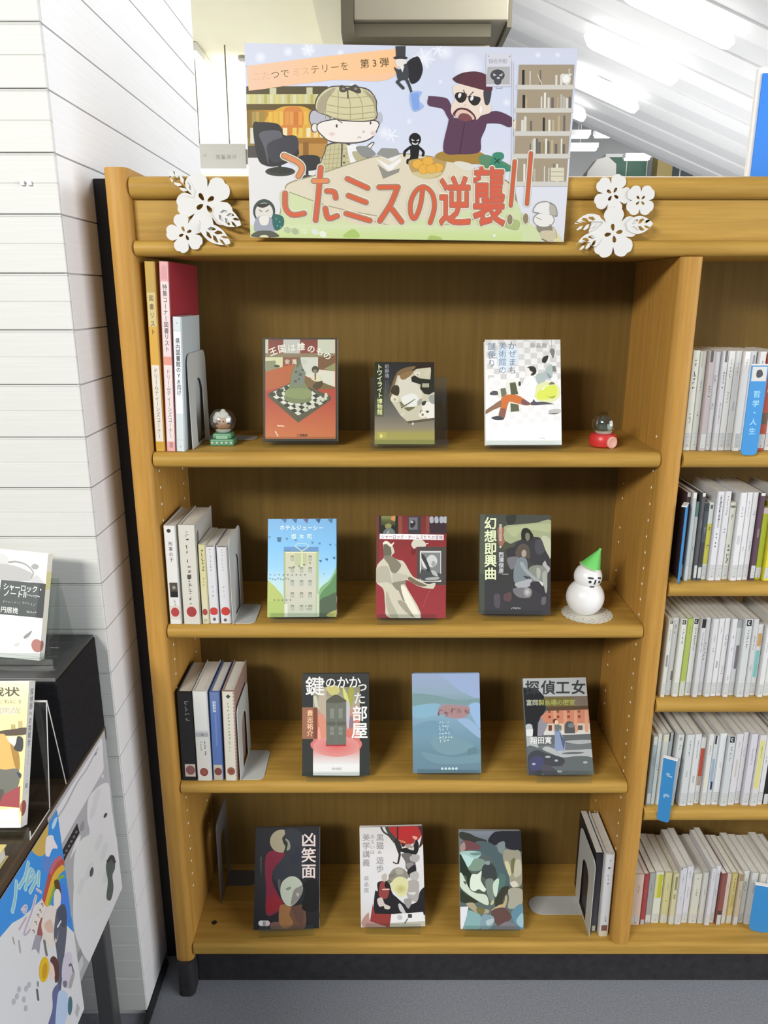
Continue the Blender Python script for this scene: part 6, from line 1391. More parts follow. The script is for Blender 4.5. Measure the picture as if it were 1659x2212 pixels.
sn = thing('snowman', 'white ceramic snowman with a tilted green cone hat, second shelf right', 'snowman', (sx_, sy_, 0.8695))
ZB, RB, RH = 0.0335, 0.0365, 0.0268
lathe('body', [(0.0001, 0.0)] + ball_prof(RB, ZB, -66, 90), 0, 0, M['ceramic'], sn, 44, world=False)
HC = Vector((0.0022, -0.001, 0.0765))
lathe('head', ball_prof(RH, 0.0, sq=0.97), HC.x, HC.y, M['ceramic'], sn, 44, world=False, mtx=Matrix.Translation((0, 0, HC.z)))
HR = Matrix.Rotation(rad(16), 4, 'Z') @ Matrix.Rotation(rad(10), 4, 'Y')
def on_head(name, ang_x, ang_z, hw, hh, roll=0.0, rnd=False):
    """a painted mark on the head, as a thin curved patch at the given angles from the face centre"""
    m_ = HR
    vs_, fs = [], []
    n, m2 = 6, 4
    for th in (0.0, 0.0006):
        for i in range(n + 1):
            for j in range(m2 + 1):
                u, v = (i / n * 2 - 1), (j / m2 * 2 - 1)
                if rnd:
                    q = max(abs(u), abs(v)) / max(1e-6, math.hypot(u, v)); u, v = u * q, v * q
                x_, z_ = u * hw, v * hh
                xr, zr = x_ * math.cos(roll) - z_ * math.sin(roll), x_ * math.sin(roll) + z_ * math.cos(roll)
                ax, az = ang_x + xr, ang_z + zr
                p = Vector((math.sin(ax) * math.cos(az), -math.cos(ax) * math.cos(az), math.sin(az) * 0.97)) * (RH + 0.0001 + th)
                p = m_ @ p + HC; vs_.append(p)
    b = (n + 1) * (m2 + 1)
    for i in range(n):
        for j in range(m2):
            k = i * (m2 + 1) + j
            fs.append((k + b, k + m2 + 1 + b, k + m2 + 2 + b, k + 1 + b)); fs.append((k, k + 1, k + m2 + 2, k + m2 + 1))
    rim = [i * (m2 + 1) for i in range(n + 1)] + [n * (m2 + 1) + j for j in range(1, m2 + 1)] + [i * (m2 + 1) + m2 for i in range(n - 1, -1, -1)] + [j for j in range(m2 - 1, 0, -1)]
    for i in range(len(rim)): fs.append((rim[i], rim[(i + 1) % len(rim)], rim[(i + 1) % len(rim)] + b, rim[i] + b))
    return mesh(name, vs_, fs, M['face'], sn, world=False)
on_head('eyebrow', -0.36, 0.15, 0.19, 0.065, 0.04); on_head('eyebrow', 0.36, 0.20, 0.17, 0.065, -0.10)
on_head('eye', -0.36, -0.14, 0.105, 0.105, 0, True); on_head('eye', 0.40, -0.09, 0.105, 0.105, 0, True)
on_head('nose', 0.01, -0.10, 0.055, 0.19, -0.02); on_head('mouth', -0.05, -0.54, 0.20, 0.06, 0.05)
HM = Matrix.Translation(HC + Vector((0.0035, 0.002, 0.0165))) @ Matrix.Rotation(rad(24), 4, 'Y')
lathe('hat', [(0.0212, 0.0), (0.0205, 0.0015), (0.0022, 0.0400)], 0, 0, M['hat'], sn, 36, world=False, mtx=HM)
lathe('hat_tip', ball_prof(0.0030, 0.0405, n=8), 0, 0, M['hat'], sn, 12, world=False, mtx=HM)
lathe('hat_band', [(0.0216, -0.0012), (0.0226, 0.0008), (0.0210, 0.0026)], 0, 0, mat('hat_band_felt', (0.42, 0.55, 0.34), 0.7), sn, 36, world=False, mtx=HM)

# ------------------------------------------------------------------ right bay: rows of paperbacks, spine out
def bay_spine(base, ink, feats):
    """feats: list of tuples drawn from the top in fractions of the spine"""
    def paint(s, w, h):
        s.rect(0, 0, w, h, base)
        tape = True
        for f in feats:
            k = f[0]
            if k == 'b': s.rect(w * f[4] if len(f) > 4 else 0, h * f[1], w * (f[5] if len(f) > 5 else 1), h * f[2], f[3])
            elif k == 't': s.marks(w * (f[4] if len(f) > 4 else .5), h * (f[1] + .015), f[2], w * f[3] * 1.35, ink, gap=1.0, seed=int(h * 10 + f[1] * 100))
            elif k == 'o': s.ell(w * .5, h * f[1], w * f[2], w * f[2], f[3])
            elif k == 'L':
                s.rect(w * .12, h * f[1], w * .88, h * f[1] + w * .8, '#2a2a2b'); s.ell(w * .5, h * f[1] + w * .4, w * .24, w * .26, '#c9c9c9'); s.ell(w * .6, h * f[1] + w * .4, w * .14, w * .16, '#2a2a2b')
            elif k == 'n': tape = False
        if tape:
            # shelf-mark label under clear tape
            s.rect(0, h * .825, w, h * .97, '#c9cccb'); s.rect(0, h * .823, w, h * .828, '#aeb2b2')
            s.marks(w * .45, h * .86, 2, w * .2, '#9a9ea0', False, 1.6, 3); s.marks(w * .45, h * .905, 2, w * .18, '#a3a7a8', False, 1.8, 5); s.marks(w * .5, h * .945, 1, w * .3, '#7d8284', False, 1, 7)
    return paint

def row(z, yf, books, group, where):
    for (x0, x1, Hh, base, ink, feats, lab, dx) in books:
        hard = any(f[0] == 'H' for f in feats)
        fy = yf + (0.004 * math.sin(x0 * 300))
        spine_book(lab + ', ' + where, x0 + 0.0003, x1 - 0.0003, z, Hh, fy, 0.125 if Hh < 0.17 else 0.118, H(base, .85), bay_spine(base, ink, [f for f in feats if f[0] != 'H']), dx, group, hard, gain=0.92)

dk, gy_ = '#56565a', '#9b9ba0'
row(1.2, 0.020, [
    (0.5330, 0.5478, .1755, '#d9dcd1', '#3f413c', [('t', .09, 2, .3), ('t', .20, 5, .32), ('t', .62, 4, .22)], 'pale white paperback with bold dark title right beside the divider', 0.0),
    (0.5478, 0.5605, .1740, '#cbcdc8', gy_, [('b', .0, .16, '#b4b8a6', .2, .5), ('t', .28, 4, .3), ('t', .6, 2, .3)], 'light grey paperback with greenish top, second from the divider', 0),
    (0.5605, 0.5725, .1750, '#b8aeb0', '#8d7f84', [('b', .0, .11, '#5d5d5d', .1, .7), ('t', .33, 4, .35)], 'mauve grey paperback with dark block on top, third from divider', 0),
    (0.5725, 0.5850, .1730, '#d0d0d1', gy_, [('t', .22, 3, .34), ('t', .5, 3, .3)], 'plain pale grey paperback, fourth from the divider', 0),
    (0.5850, 0.5955, .1750, '#d3d2d8', '#6d6d74', [('b', .0, .11, '#6d6d70', .35, .95), ('t', .2, 4, .4), ('o', .36, .14, '#4a4a50'), ('t', .5, 12, .24)], 'lilac grey paperback with a black dot, fifth from the divider', 0),
    (0.5955, 0.6095, .1745, '#dfdfdb', '#a5a5a0', [('t', .08, 7, .26), ('t', .4, 4, .28)], 'off-white paperback with two faint title columns, sixth from the divider', 0),
    (0.6095, 0.6215, .1745, '#dcdcdb', '#b0b0b0', [('t', .1, 7, .22), ('b', .5, .6, '#c3c3c4', .3, .7)], 'off-white paperback with a small grey panel left of the blue sign', 0),
    (0.6215, 0.6330, .1740, '#eeeeec', '#8d8d90', [('t', .07, 3, .3)], 'bright white paperback just behind the left edge of the blue sign', 0),
    (0.6330, 0.6475, .1740, '#cfcfd2', '#85858a', [('b', .04, .14, '#8f8f94', .5, .8)], 'light grey book half hidden behind the blue sign', 0),
    (0.6490, 0.6625, .1735, '#e0e0de', '#85858a', [('t', .08, 4, .3)], 'white paperback right of the blue sign', 0),
    (0.6625, 0.6780, .1700, '#b5523c', '#e0c9b8', [('b', .6, .72, '#6d5a4c'), ('t', .25, 4, .3)], 'brick red paperback at the right edge of the photo', 0),
    (0.6780, 0.6920, .1740, '#d6d6d3', gy_, [('t', .1, 5, .3)], 'grey white paperback just beyond the brick red one', 0),
    (0.6920, 0.7060, .1720, '#d9dad0', gy_, [('t', .15, 5, .3)], 'cream white paperback two past the brick red one', 0),
], 'paperbacks on the top row of the right bay', 'top row, right bay')
row(0.953, 0.020, [
    (0.5520, 0.5600, .1690, '#4a3d48', '#c9c3c8', [('b', .0, .05, '#cfc9cc')], 'slim dark plum book behind the narrow blue divider', 0),
    (0.5600, 0.5680, .1700, '#bcc2bf', '#85898a', [('b', .0, .06, '#e0e0dc')], 'slim grey paperback next to the narrow blue divider', 0),
    (0.5680, 0.5775, .1500, '#c6cdc9', '#6d7370', [('b', .0, .18, '#6a8884'), ('t', .55, 4, .22)], 'short grey paperback with a teal top band', 0),
    (0.5775, 0.5850, .1690, '#5a595c', '#a9a9ad', [('t', .3, 5, .3), ('b', .0, .04, '#d9d9d6')], 'charcoal hardcover with white top edge', 0),
    (0.5850, 0.5935, .1495, '#4f545a', '#9da3a8', [('b', .0, .1, '#3c4042'), ('t', .3, 3, .4), ('b', .5, .8, '#43413e')], 'short blue black paperback with mottled spine', 0),
    (0.5935, 0.6055, .1500, '#d3d8d3', '#4d5046', [('b', .03, .08, '#5d6664', .3, .8), ('b', .27, .8, '#c9c454'), ('t', .3, 2, .3), ('t', .54, 1, .4)], 'short paperback with a yellow label on its spine', 0),
    (0.6055, 0.6190, .1720, '#dddde1', '#5a5a60', [('b', .04, .4, '#bdbdc2', .35, .75), ('t', .06, 7, .36), ('o', .47, .12, '#55555a'), ('o', .51, .12, '#55555a'), ('o', .57, .12, '#4a4a50'), ('o', .61, .12, '#4a4a50')], 'tall white paperback with the boldest black title', 0),
    (0.6190, 0.6320, .1720, '#d9d9dc', '#94949a', [('t', .05, 8, .28), ('t', .4, 2, .3)], 'tall white paperback right of the bold black title', 0),
    (0.6320, 0.6465, .1500, '#d3d3c8', '#6d6b5e', [('b', .04, .07, '#77756a', .1, .9), ('t', .14, 2, .3), ('t', .55, 5, .4)], 'short cream paperback with a dark line near its top', 0),
    (0.6465, 0.6600, .1700, '#e2e2e4', '#b8b8bc', [('t', .15, 4, .3), ('b', .48, .58, '#cacace', .2, .8)], 'white paperback with a grey square halfway down', 0),
    (0.6600, 0.6715, .1700, '#dededf', '#a8a8ac', [('t', .08, 8, .28), ('t', .6, 2, .3)], 'white paperback with a thin grey title, left of the lined one', 0),
    (0.6715, 0.6830, .1695, '#dadadc', '#8f8f94', [('t', .2, 2, .34), ('t', .55, 4, .32)], 'white paperback left of the plum hardcover', 0),
    (0.6830, 0.6935, .1690, '#5d4754', '#a08f98', [('b', .0, .03, '#e4e4e0'), ('b', .4, .5, '#8d7d86', .3, .7)], 'dark plum hardcover with a white top edge', 0),
    (0.6935, 0.7080, .1400, '#a9b52e', '#dfe09a', [('b', .0, .08, '#c9b8b8')], 'lime green paperback at the right edge', 0),
    (0.7080, 0.7220, .1480, '#dcd23c', '#8d8728', [('t', .2, 4, .3)], 'bright yellow paperback beyond the lime one', 0),
    (0.7220, 0.7370, .1690, '#d9d9d6', gy_, [('t', .1, 5, .3)], 'white paperback beyond the bright yellow one', 0),
], 'paperbacks on the second row of the right bay', 'second row, right bay')
row(0.710, 0.020, [
    (0.5405, 0.5494, .1640, '#d3d5cf', '#77797a', [('L', .01), ('t', .12, 8, .28), ('b', .45, .6, '#8d8f92', .2, .8)], 'off-white paperback with square black mark, touching the divider', 0.002),
    (0.5494, 0.5640, .1650, '#c9c9c4', '#a9a9a4', [('t', .08, 3, .4), ('b', .68, .8, '#77777a', .7, 1)], 'plain grey white paperback, second from the divider', 0.002),
    (0.5640, 0.5765, .1645, '#d9dad4', '#6d6e6a', [('L', .01), ('t', .12, 7, .28)], 'white paperback with a square black mark, left of the green one', 0.002),
    (0.5765, 0.5890, .1650, '#a9b861', '#7d8a48', [('b', .8, 1, '#c9c7b8'), ('t', .1, 3, .3)], 'light green paperback', 0.002),
    (0.5890, 0.6030, .1648, '#dededc', '#66666a', [('L', .01), ('t', .12, 10, .26)], 'white paperback with a square black mark, right of the green one', 0.001),
    (0.6030, 0.6135, .1650, '#d0d0d3', '#8d8d92', [('b', .0, .11, '#2e2c30'), ('t', .16, 9, .34)], 'pale grey paperback with a solid black top', 0.001),
    (0.6135, 0.6265, .1650, '#d6d6d7', '#c0c0c4', [('t', .3, 6, .4)], 'plain white paperback right of the black topped one', 0),
    (0.6265, 0.6390, .1650, '#d6d6d8', '#a3a3a8', [('t', .2, 3, .34), ('t', .36, 2, .34)], 'white paperback with short grey title, left of two thin ones', 0),
    (0.6390, 0.6505, .1650, '#dcdcde', '#94949a', [('t', .1, 3, .3), ('b', .54, .63, '#a5a5aa', .3, .7)], 'thin white paperback with a grey dash below the middle', 0),
    (0.6505, 0.6625, .1650, '#dfdfe1', '#77777c', [('t', .2, 5, .3), ('t', .6, 4, .3)], 'thin white paperback with two dark words', 0),
    (0.6625, 0.6740, .1650, '#dadadd', '#88888d', [('t', .2, 2, .28), ('t', .36, 1, .4), ('t', .72, 2, .3)], 'white paperback with three small marks', 0),
    (0.6740, 0.6880, .1600, '#cfd3d4', '#7d8184', [('b', .0, .1, '#a9aeb2'), ('b', .33, .64, '#7d7880', .4, .95)], 'blue grey paperback with a dark plum patch', 0),
    (0.6880, 0.7045, .1650, '#d0d3d3', '#6d7073', [('L', .01), ('t', .13, 7, .26)], 'white paperback with a square black mark right of the plum patch', -0.001),
    (0.7045, 0.7155, .1650, '#cdcdcf', '#88888c', [('t', .2, 7, .3), ('t', .58, 3, .3)], 'pale grey paperback left of the teal labelled one', -0.001),
    (0.7155, 0.7300, .1510, '#d9d9d8', '#b5b5b6', [('b', .12, .3, '#cba368', .2, .9), ('b', .36, .74, '#7ec6c0', .2, .85)], 'white paperback with an orange and a teal patch', -0.001),
    (0.7300, 0.7420, .1500, '#dededf', gy_, [('t', .2, 5, .3)], 'white paperback right of the teal patch', 0),
    (0.7420, 0.7560, .1640, '#d3d5cf', gy_, [('t', .1, 5, .3)], 'off-white paperback at the right end of what shows', 0),
    (0.7560, 0.7700, .1640, '#d9d9d6', gy_, [('t', .12, 6, .3)], 'off-white paperback beyond the photo edge', 0),
], 'paperbacks on the third row of the right bay', 'third row, right bay')
row(0.4615, 0.020, [
    (0.5358, 0.5459, .1600, '#9aa7ac', '#6d7a80', [('b', .0, .12, '#c3c7c4'), ('t', .3, 5, .3)], 'blue grey paperback touching the divider', 0.0015),
    (0.5459, 0.5560, .1640, '#c3cbc8', '#88908f', [('b', .0, .1, '#cfcfc0'), ('t', .4, 4, .34)], 'pale green grey paperback left of the blue sign', 0.0015),
    (0.5560, 0.5690, .1640, '#bfc2bd', '#77797a', [('b', .0, .1, '#cfcdb8')], 'grey paperback hidden behind the blue sign', 0.001),
    (0.5690, 0.5790, .1645, '#a8adae', '#6d7173', [('b', .0, .12, '#2f2f30', .0, .3)], 'thin grey paperback with a black edge right behind the blue sign', 0.001),
    (0.5790, 0.5935, .1650, '#ccd0cf', '#7d8184', [('o', .06, .3, '#a3a7a8'), ('t', .14, 2, .3)], 'grey white paperback leaning left of the gap', 0.006),
    (0.6023, 0.6195, .1650, '#d0d4d3', '#85898a', [('t', .08, 8, .2), ('t', .5, 3, .2)], 'wide white paperback right of the gap', 0.0),
    (0.6195, 0.6345, .1650, '#d6d8d8', '#7d8082', [('t', .08, 9, .24, .55), ('b', .58, .68, '#bdb8b0', .3, .7)], 'white paperback with a narrow title left of the red patch', 0),
    (0.6345, 0.6480, .1540, '#d3d3d3', '#85858a', [('b', .16, .58, '#b5533f', .1, .95), ('b', .58, .72, '#b0998c', .1, .9)], 'short white paperback with a red patch', 0),
    (0.6480, 0.6595, .1650, '#d9d9d6', '#77777a', [('t', .15, 5, .28), ('b', .6, .75, '#e0dcb8', .0, .4)], 'white paperback right of the red patch', 0),
    (0.6595, 0.6705, .1600, '#c9ced3', '#77828c', [('b', .0, .12, '#3f3f42', .1, .6), ('b', .33, .68, '#97abc2', .1, .8), ('b', .66, .78, '#2b3550', .4, .9)], 'pale paperback with a sky blue patch and a navy spot', 0),
    (0.6705, 0.6860, .1650, '#dfe2e3', gy_, [('t', .4, 3, .2)], 'bright white thick paperback', 0),
    (0.6860, 0.7025, .1600, '#ccd0d2', '#88888d', [('L', .0), ('t', .14, 6, .26)], 'white paperback with a black ring mark on top', 0),
    (0.7025, 0.7185, .1650, '#d6d3d6', '#a5a0a5', [('t', .1, 4, .2), ('b', .35, .6, '#c3bdb0', .4, .7)], 'pinkish white paperback', 0),
    (0.7185, 0.7310, .1655, '#d9d9dd', '#bdbdc4', [('t', .2, 5, .28)], 'plain white paperback left of the lilac one', 0),
    (0.7310, 0.7475, .1655, '#d3d0d9', '#94919a', [('t', .2, 7, .24)], 'lilac white paperback', 0),
    (0.7475, 0.7640, .1640, '#d6d3d0', '#77756a', [('b', .08, .75, '#d6d488', .1, .85), ('t', .15, 7, .18)], 'white paperback with a long pale yellow panel', 0),
    (0.7640, 0.7765, .1650, '#d9d9db', '#8d8d92', [('t', .3, 4, .28)], 'white paperback left of the black pair', 0),
    (0.7765, 0.7900, .1500, '#29292b', '#9d9c98', [('b', .84, 1, '#d3d6d8'), ('n',), ('t', .06, 8, .26)], 'short black paperback with white foot label', 0),
    (0.7900, 0.8030, .1500, '#2d2d2f', '#8d8c88', [('b', .84, 1, '#d0d4d6'), ('n',), ('t', .1, 7, .26)], 'second black paperback beside the first', 0),
    (0.8030, 0.8180, .1640, '#d3d3d3', gy_, [('t', .1, 5, .3)], 'white paperback right of the black pair', 0),
], 'paperbacks on the fourth row of the right bay', 'fourth row, right bay')
row(0.13, 0.052, [
    (0.5420, 0.5640, .1330, '#d9c3b5', '#a8887a', [('t', .2, 4, .2), ('b', 0, 1, '#cfc0b0', 0, .35)], 'pinkish cream paperback touching the divider', 0.0),
    (0.5640, 0.5750, .1320, '#a3484c', '#c98a8a', [('n',), ('b', .9, 1, '#b5b8b8'), ('t', .3, 4, .3)], 'slim dark red paperback', 0),
    (0.5750, 0.5895, .1330, '#a0a29f', '#77797a', [('t', .2, 4, .3)], 'mid grey paperback right of the dark red one', 0),
    (0.5895, 0.6090, .1340, '#d3d8cc', '#8a9068', [('b', .04, .5, '#bcbc3c', .35, .95), ('b', .04, .5, '#d0cf8a', .0, .35)], 'grey green paperback with a yellow green patch', 0),
    (0.6090, 0.6270, .1340, '#c9c596', '#8a8660', [('b', .0, .68, '#cdc894'), ('t', .2, 5, .16), ('o', .55, .1, '#8d8558')], 'wide dull yellow paperback', 0),
    (0.6270, 0.6400, .1345, '#cbc8a2', '#84805a', [('b', .06, .32, '#8f8a62', .3, .85), ('b', .4, .5, '#a5a070', .3, .8)], 'dull yellow paperback with an olive title block', 0),
    (0.6400, 0.6560, .1490, '#d0d0d6', '#9d9da6', [('b', .0, .03, '#55555c', 0, .2), ('t', .1, 6, .2), ('t', .5, 2, .2)], 'taller bluish white paperback, left one of the pair', 0),
    (0.6560, 0.6720, .1490, '#d3d3d8', '#9a9aa2', [('t', .08, 4, .24), ('t', .36, 6, .24)], 'taller bluish white paperback, right one of the pair', 0),
    (0.6720, 0.6920, .1310, '#d0d0c3', '#a5a596', [('o', .1, .12, '#b0b09f'), ('t', .3, 4, .22)], 'short ivory paperback between two taller ones', 0),
    (0.6920, 0.7060, .1350, '#cfcfc8', '#a8a89c', [('t', .3, 4, .26)], 'short greyish ivory paperback beside the thick white one', 0),
    (0.7060, 0.7180, .1500, '#d0d0d6', '#a0a0a8', [('t', .06, 5, .3)], 'tall white paperback, grey title, left of the dark red brown one', 0),
    (0.7180, 0.7310, .1500, '#d9d9de', '#94949c', [('t', .08, 3, .28), ('t', .4, 4, .28)], 'tall white paperback touching the dark red brown one', 0),
    (0.7310, 0.7430, .1330, '#8d5650', '#b58a80', [('n',), ('b', .72, .8, '#4a463c'), ('b', .8, 1, '#c3c6c3')], 'dark red brown paperback', 0),
    (0.7430, 0.7540, .1330, '#cdbdb0', '#a8988a', [('t', .2, 4, .28)], 'pale pinkish paperback', 0),
    (0.7540, 0.7680, .1330, '#c9b97c', '#8a7c48', [('t', .1, 6, .3), ('b', .4, .66, '#b5a864', .3, .8)], 'tan yellow paperback', 0),
    (0.7680, 0.7800, .1330, '#c3b59c', '#88785c', [('b', .0, .12, '#a08a6c'), ('t', .3, 5, .28)], 'light brown paperback', 0),
    (0.7800, 0.7950, .1360, '#dadad6', '#8d8d8a', [('t', .2, 5, .24)], 'white paperback left of the blue divider', 0),
    (0.7950, 0.8120, .1360, '#d0d0cc', gy_, [('t', .2, 5, .24)], 'off-white paperback behind the blue divider', 0),
    (0.8120, 0.8280, .1360, '#d6d3c8', gy_, [('t', .2, 5, .24)], 'ivory paperback beyond the photo edge', 0),
    (0.8280, 0.8450, .1340, '#d3d6d0', gy_, [('t', .2, 5, .24)], 'greyish white paperback past the blue divider', 0),
    (0.8450, 0.8620, .1380, '#dad6cc', gy_, [('t', .15, 6, .24)], 'warm white paperback past the blue divider', 0),
    (0.8620, 0.8800, .1330, '#c9ccd0', gy_, [('t', .25, 4, .24)], 'cool grey paperback past the blue divider', 0),
], 'paperbacks on the bottom row of the right bay', 'bottom row, right bay')

def divider_sign(label, x, y, z0, w_, hgt, yaw, text=None, pic=False, n=0, tip=True):
    t = thing('shelf_divider', label, 'divider', (x, y, z0), 'blue shelf dividers', (0, 0, rad(yaw)))
    r = w_ * .28
    out = [(-w_ / 2, hgt), (-w_ / 2, r)] + [(-w_ / 2 + r - r * math.cos(rad(q)), r - r * math.sin(rad(q))) for q in range(15, 91, 15)] + [(w_ / 2 - r + r * math.sin(rad(q)), r - r * math.cos(rad(q))) for q in range(0, 91, 15)] + [(w_ / 2, hgt)]
    prism('face_plate', out, 'y', -0.001, 0.001, M['signblue'], t, world=False)
    box('top_edge', -w_ / 2 - 0.001, w_ / 2 + 0.002, -0.0012, 0.008, hgt + 0.0002, hgt + 0.0026, M['signwhite'], t, 0.0006, 1, world=False)
    a = Sheet([(0, 0), (100, 0), (100, 100 * hgt / w_), (0, 100 * hgt / w_)], w_, hgt, 0.95)
    hh = 100 * hgt / w_
    if pic: a.rect(6, 6, 94, 92, '#d6d6d6'); a.sm([(35, 30), (60, 25), (72, 55), (50, 72), (34, 62)], '#4d4d50')
    if text: a.text(text, 30, hh * .27, 44, '#9fd6f8', .03, vert=True, sp=1.28)
    for k in range(n): a.marks(50, hh * (.25 + .3 * k), 1, 60, '#a9cdea', seed=k + 3)
    if a.V: a.build('lettering', t, 0.0011)
    return t
divider_sign('blue shelf divider with pale vertical lettering and a small picture, right bay', 0.640, -0.0055, 1.1975, 0.0285, 0.155, 0, '哲学・人生', True)
divider_sign('narrow blue shelf divider turned edge on beside the divider post, second row', 0.5465, 0.004, 0.9545, 0.026, 0.148, 62)
divider_sign('darker blue shelf divider with two pale marks near the divider post, fourth row', 0.5650, -0.0055, 0.4420, 0.024, 0.143, -30, n=2)
divider_sign('blue shelf divider cut by the right edge of the photo, bottom row', 0.8180, 0.030, 0.1315, 0.042, 0.118, -14)

# ------------------------------------------------------------------ display table on the left
TX = -0.5165
tb_ = thing('display_table', 'dark walnut display table with grey metal legs at the left edge', 'table', (-0.85, -0.55, 0.0))
box('table_top', -1.20, TX, -1.05, -0.068, 0.672, 0.700, M['table'], tb_, 0.002)
box('apron', -1.18, TX - 0.02, -1.03, -0.09, 0.62, 0.6715, M['leg'], tb_)
for (x_, y_) in ((-0.560, -0.105), (-1.16, -0.105), (-0.560, -1.01), (-1.16, -1.01)):
    box('leg', x_ - 0.016, x_ + 0.016, y_ - 0.016, y_ + 0.016, 0.0, 0.6195, M['leg'], tb_, 0.003)
ri = thing('display_riser', 'black felt display box with a glossy dark top on the table', 'riser', (-0.80, -0.15, 0.7005))
box('riser_box', -1.10, TX - 0.001, -0.232, -0.068, 0.7006, 0.8795, M['felt'], ri, 0.003)
box('riser_top', -1.10, TX - 0.003, -0.2325, -0.070, 0.8797, 0.8845, M['riser_top'], ri, 0.0012)
box('top_rim', -1.10, TX - 0.004, -0.2345, -0.2327, 0.8797, 0.8846, mat('rim_metal', (0.35, 0.36, 0.36), 0.3, 0.6), ri)

# book on the riser: black and white cover with a dark title panel
def art_note():
    a = Sheet([(-200, 130), (640, 130), (510, 1440), (-330, 1440)], 0.1285, 0.176, 1.0)
    a.grad(-400, 100, 700, 1460, [(0, '#f4f4f4'), (.5, '#f3f3f3'), (1, '#f4f3f3')])
    a.sm([(-300, 300), (0, 200), (140, 180), (210, 260), (120, 380), (0, 420), (-200, 560)], '#d6d6d6'); a.sm([(-100, 360), (180, 300), (420, 360), (460, 420), (400, 490), (0, 490)], '#bdbdbd')
    a.line([(215, 275), (300, 262), (400, 290), (470, 370), (450, 440)], 26, '#a5a5a5', True, 14); a.line([(215, 300), (330, 310), (420, 360)], 14, '#ededed', True)
    a.sm([(0, 560), (-60, 420), (40, 440), (80, 520), (30, 640)], '#c4c4c4'); a.sm([(450, 300), (490, 265), (535, 290), (510, 330), (470, 330)], '#a9a9a9'); a.sm([(440, 490), (500, 400), (540, 430), (590, 500)], '#cdcdcd')
    a.sm([(-300, 700), (60, 640), (90, 860), (-300, 1000)], '#dadada')
    a.sm([(210, 1000), (240, 970), (270, 1010), (250, 1060), (220, 1050)], '#b8b8b8'); a.sm([(350, 1160), (440, 1080), (410, 1150), (360, 1190)], '#9a9a9a'); a.sm([(-300, 1180), (60, 1160), (20, 1230), (-200, 1260)], '#b5b5b5'); a.sm([(230, 1280), (300, 1240), (280, 1290)], '#d3d3d3'); a.sm([(90, 930), (360, 940), (240, 1130), (90, 1260)], '#efefef')
    a.poly([(120, 500), (600, 495), (525, 918), (65, 918)], '#5a6060'); a.poly([(540, 498), (640, 495), (560, 918), (485, 918)], '#4a4e50')
    a.text('シャーロック・', 140, 528, 92, '#ececec', .03, sx=.68, skew=.12); a.text('ノートⅡ', 140, 606, 92, '#ececec', .03, sx=.78, skew=.12); a.marks(405, 655, 7, 26, '#d9d9d9', False, .75)
    a.marks(140, 755, 12, 30, '#a3a8a8', False, 1.0); a.text('円居挽', 105, 818, 78, '#e9e9e9', .03, sx=.82, skew=.12); a.marks(390, 858, 5, 26, '#dcdcdc', False, .85)
    a.ell(490, 1260, 62, 80, '#b58078'); a.line([(-330, 1400), (510, 1396)], 5, '#d0d0d0')
    return a
GL = 'books shown on the table at the left'
sp = Sheet([(0, 0), (17, 0), (17, 176), (0, 176)], 0.017, 0.176)
sp.rect(0, 0, 17, 176, '#eeecdd'); sp.rect(0, 30, 17, 60, '#e6dfa0'); sp.rect(0, 134, 17, 172, '#f0eeea'); sp.ell(1, 152, 9, 9, '#b58078')
face_book('white book with grey art and a dark title panel on the riser', (-0.6290, -0.1835, 0.897), (-1.1, 14.9, 5.0), 0.1285, 0.1755, 0.017, H('#e4e4e2', .95), art_note(), GL, spine_art=sp)
book_stand('clear stand behind the book on the riser', (-0.6290, -0.1835, 0.897), -1.1, 14.9, 0.017, 0.0122, -0.06, 0.088, 0.128, rear=0.03)

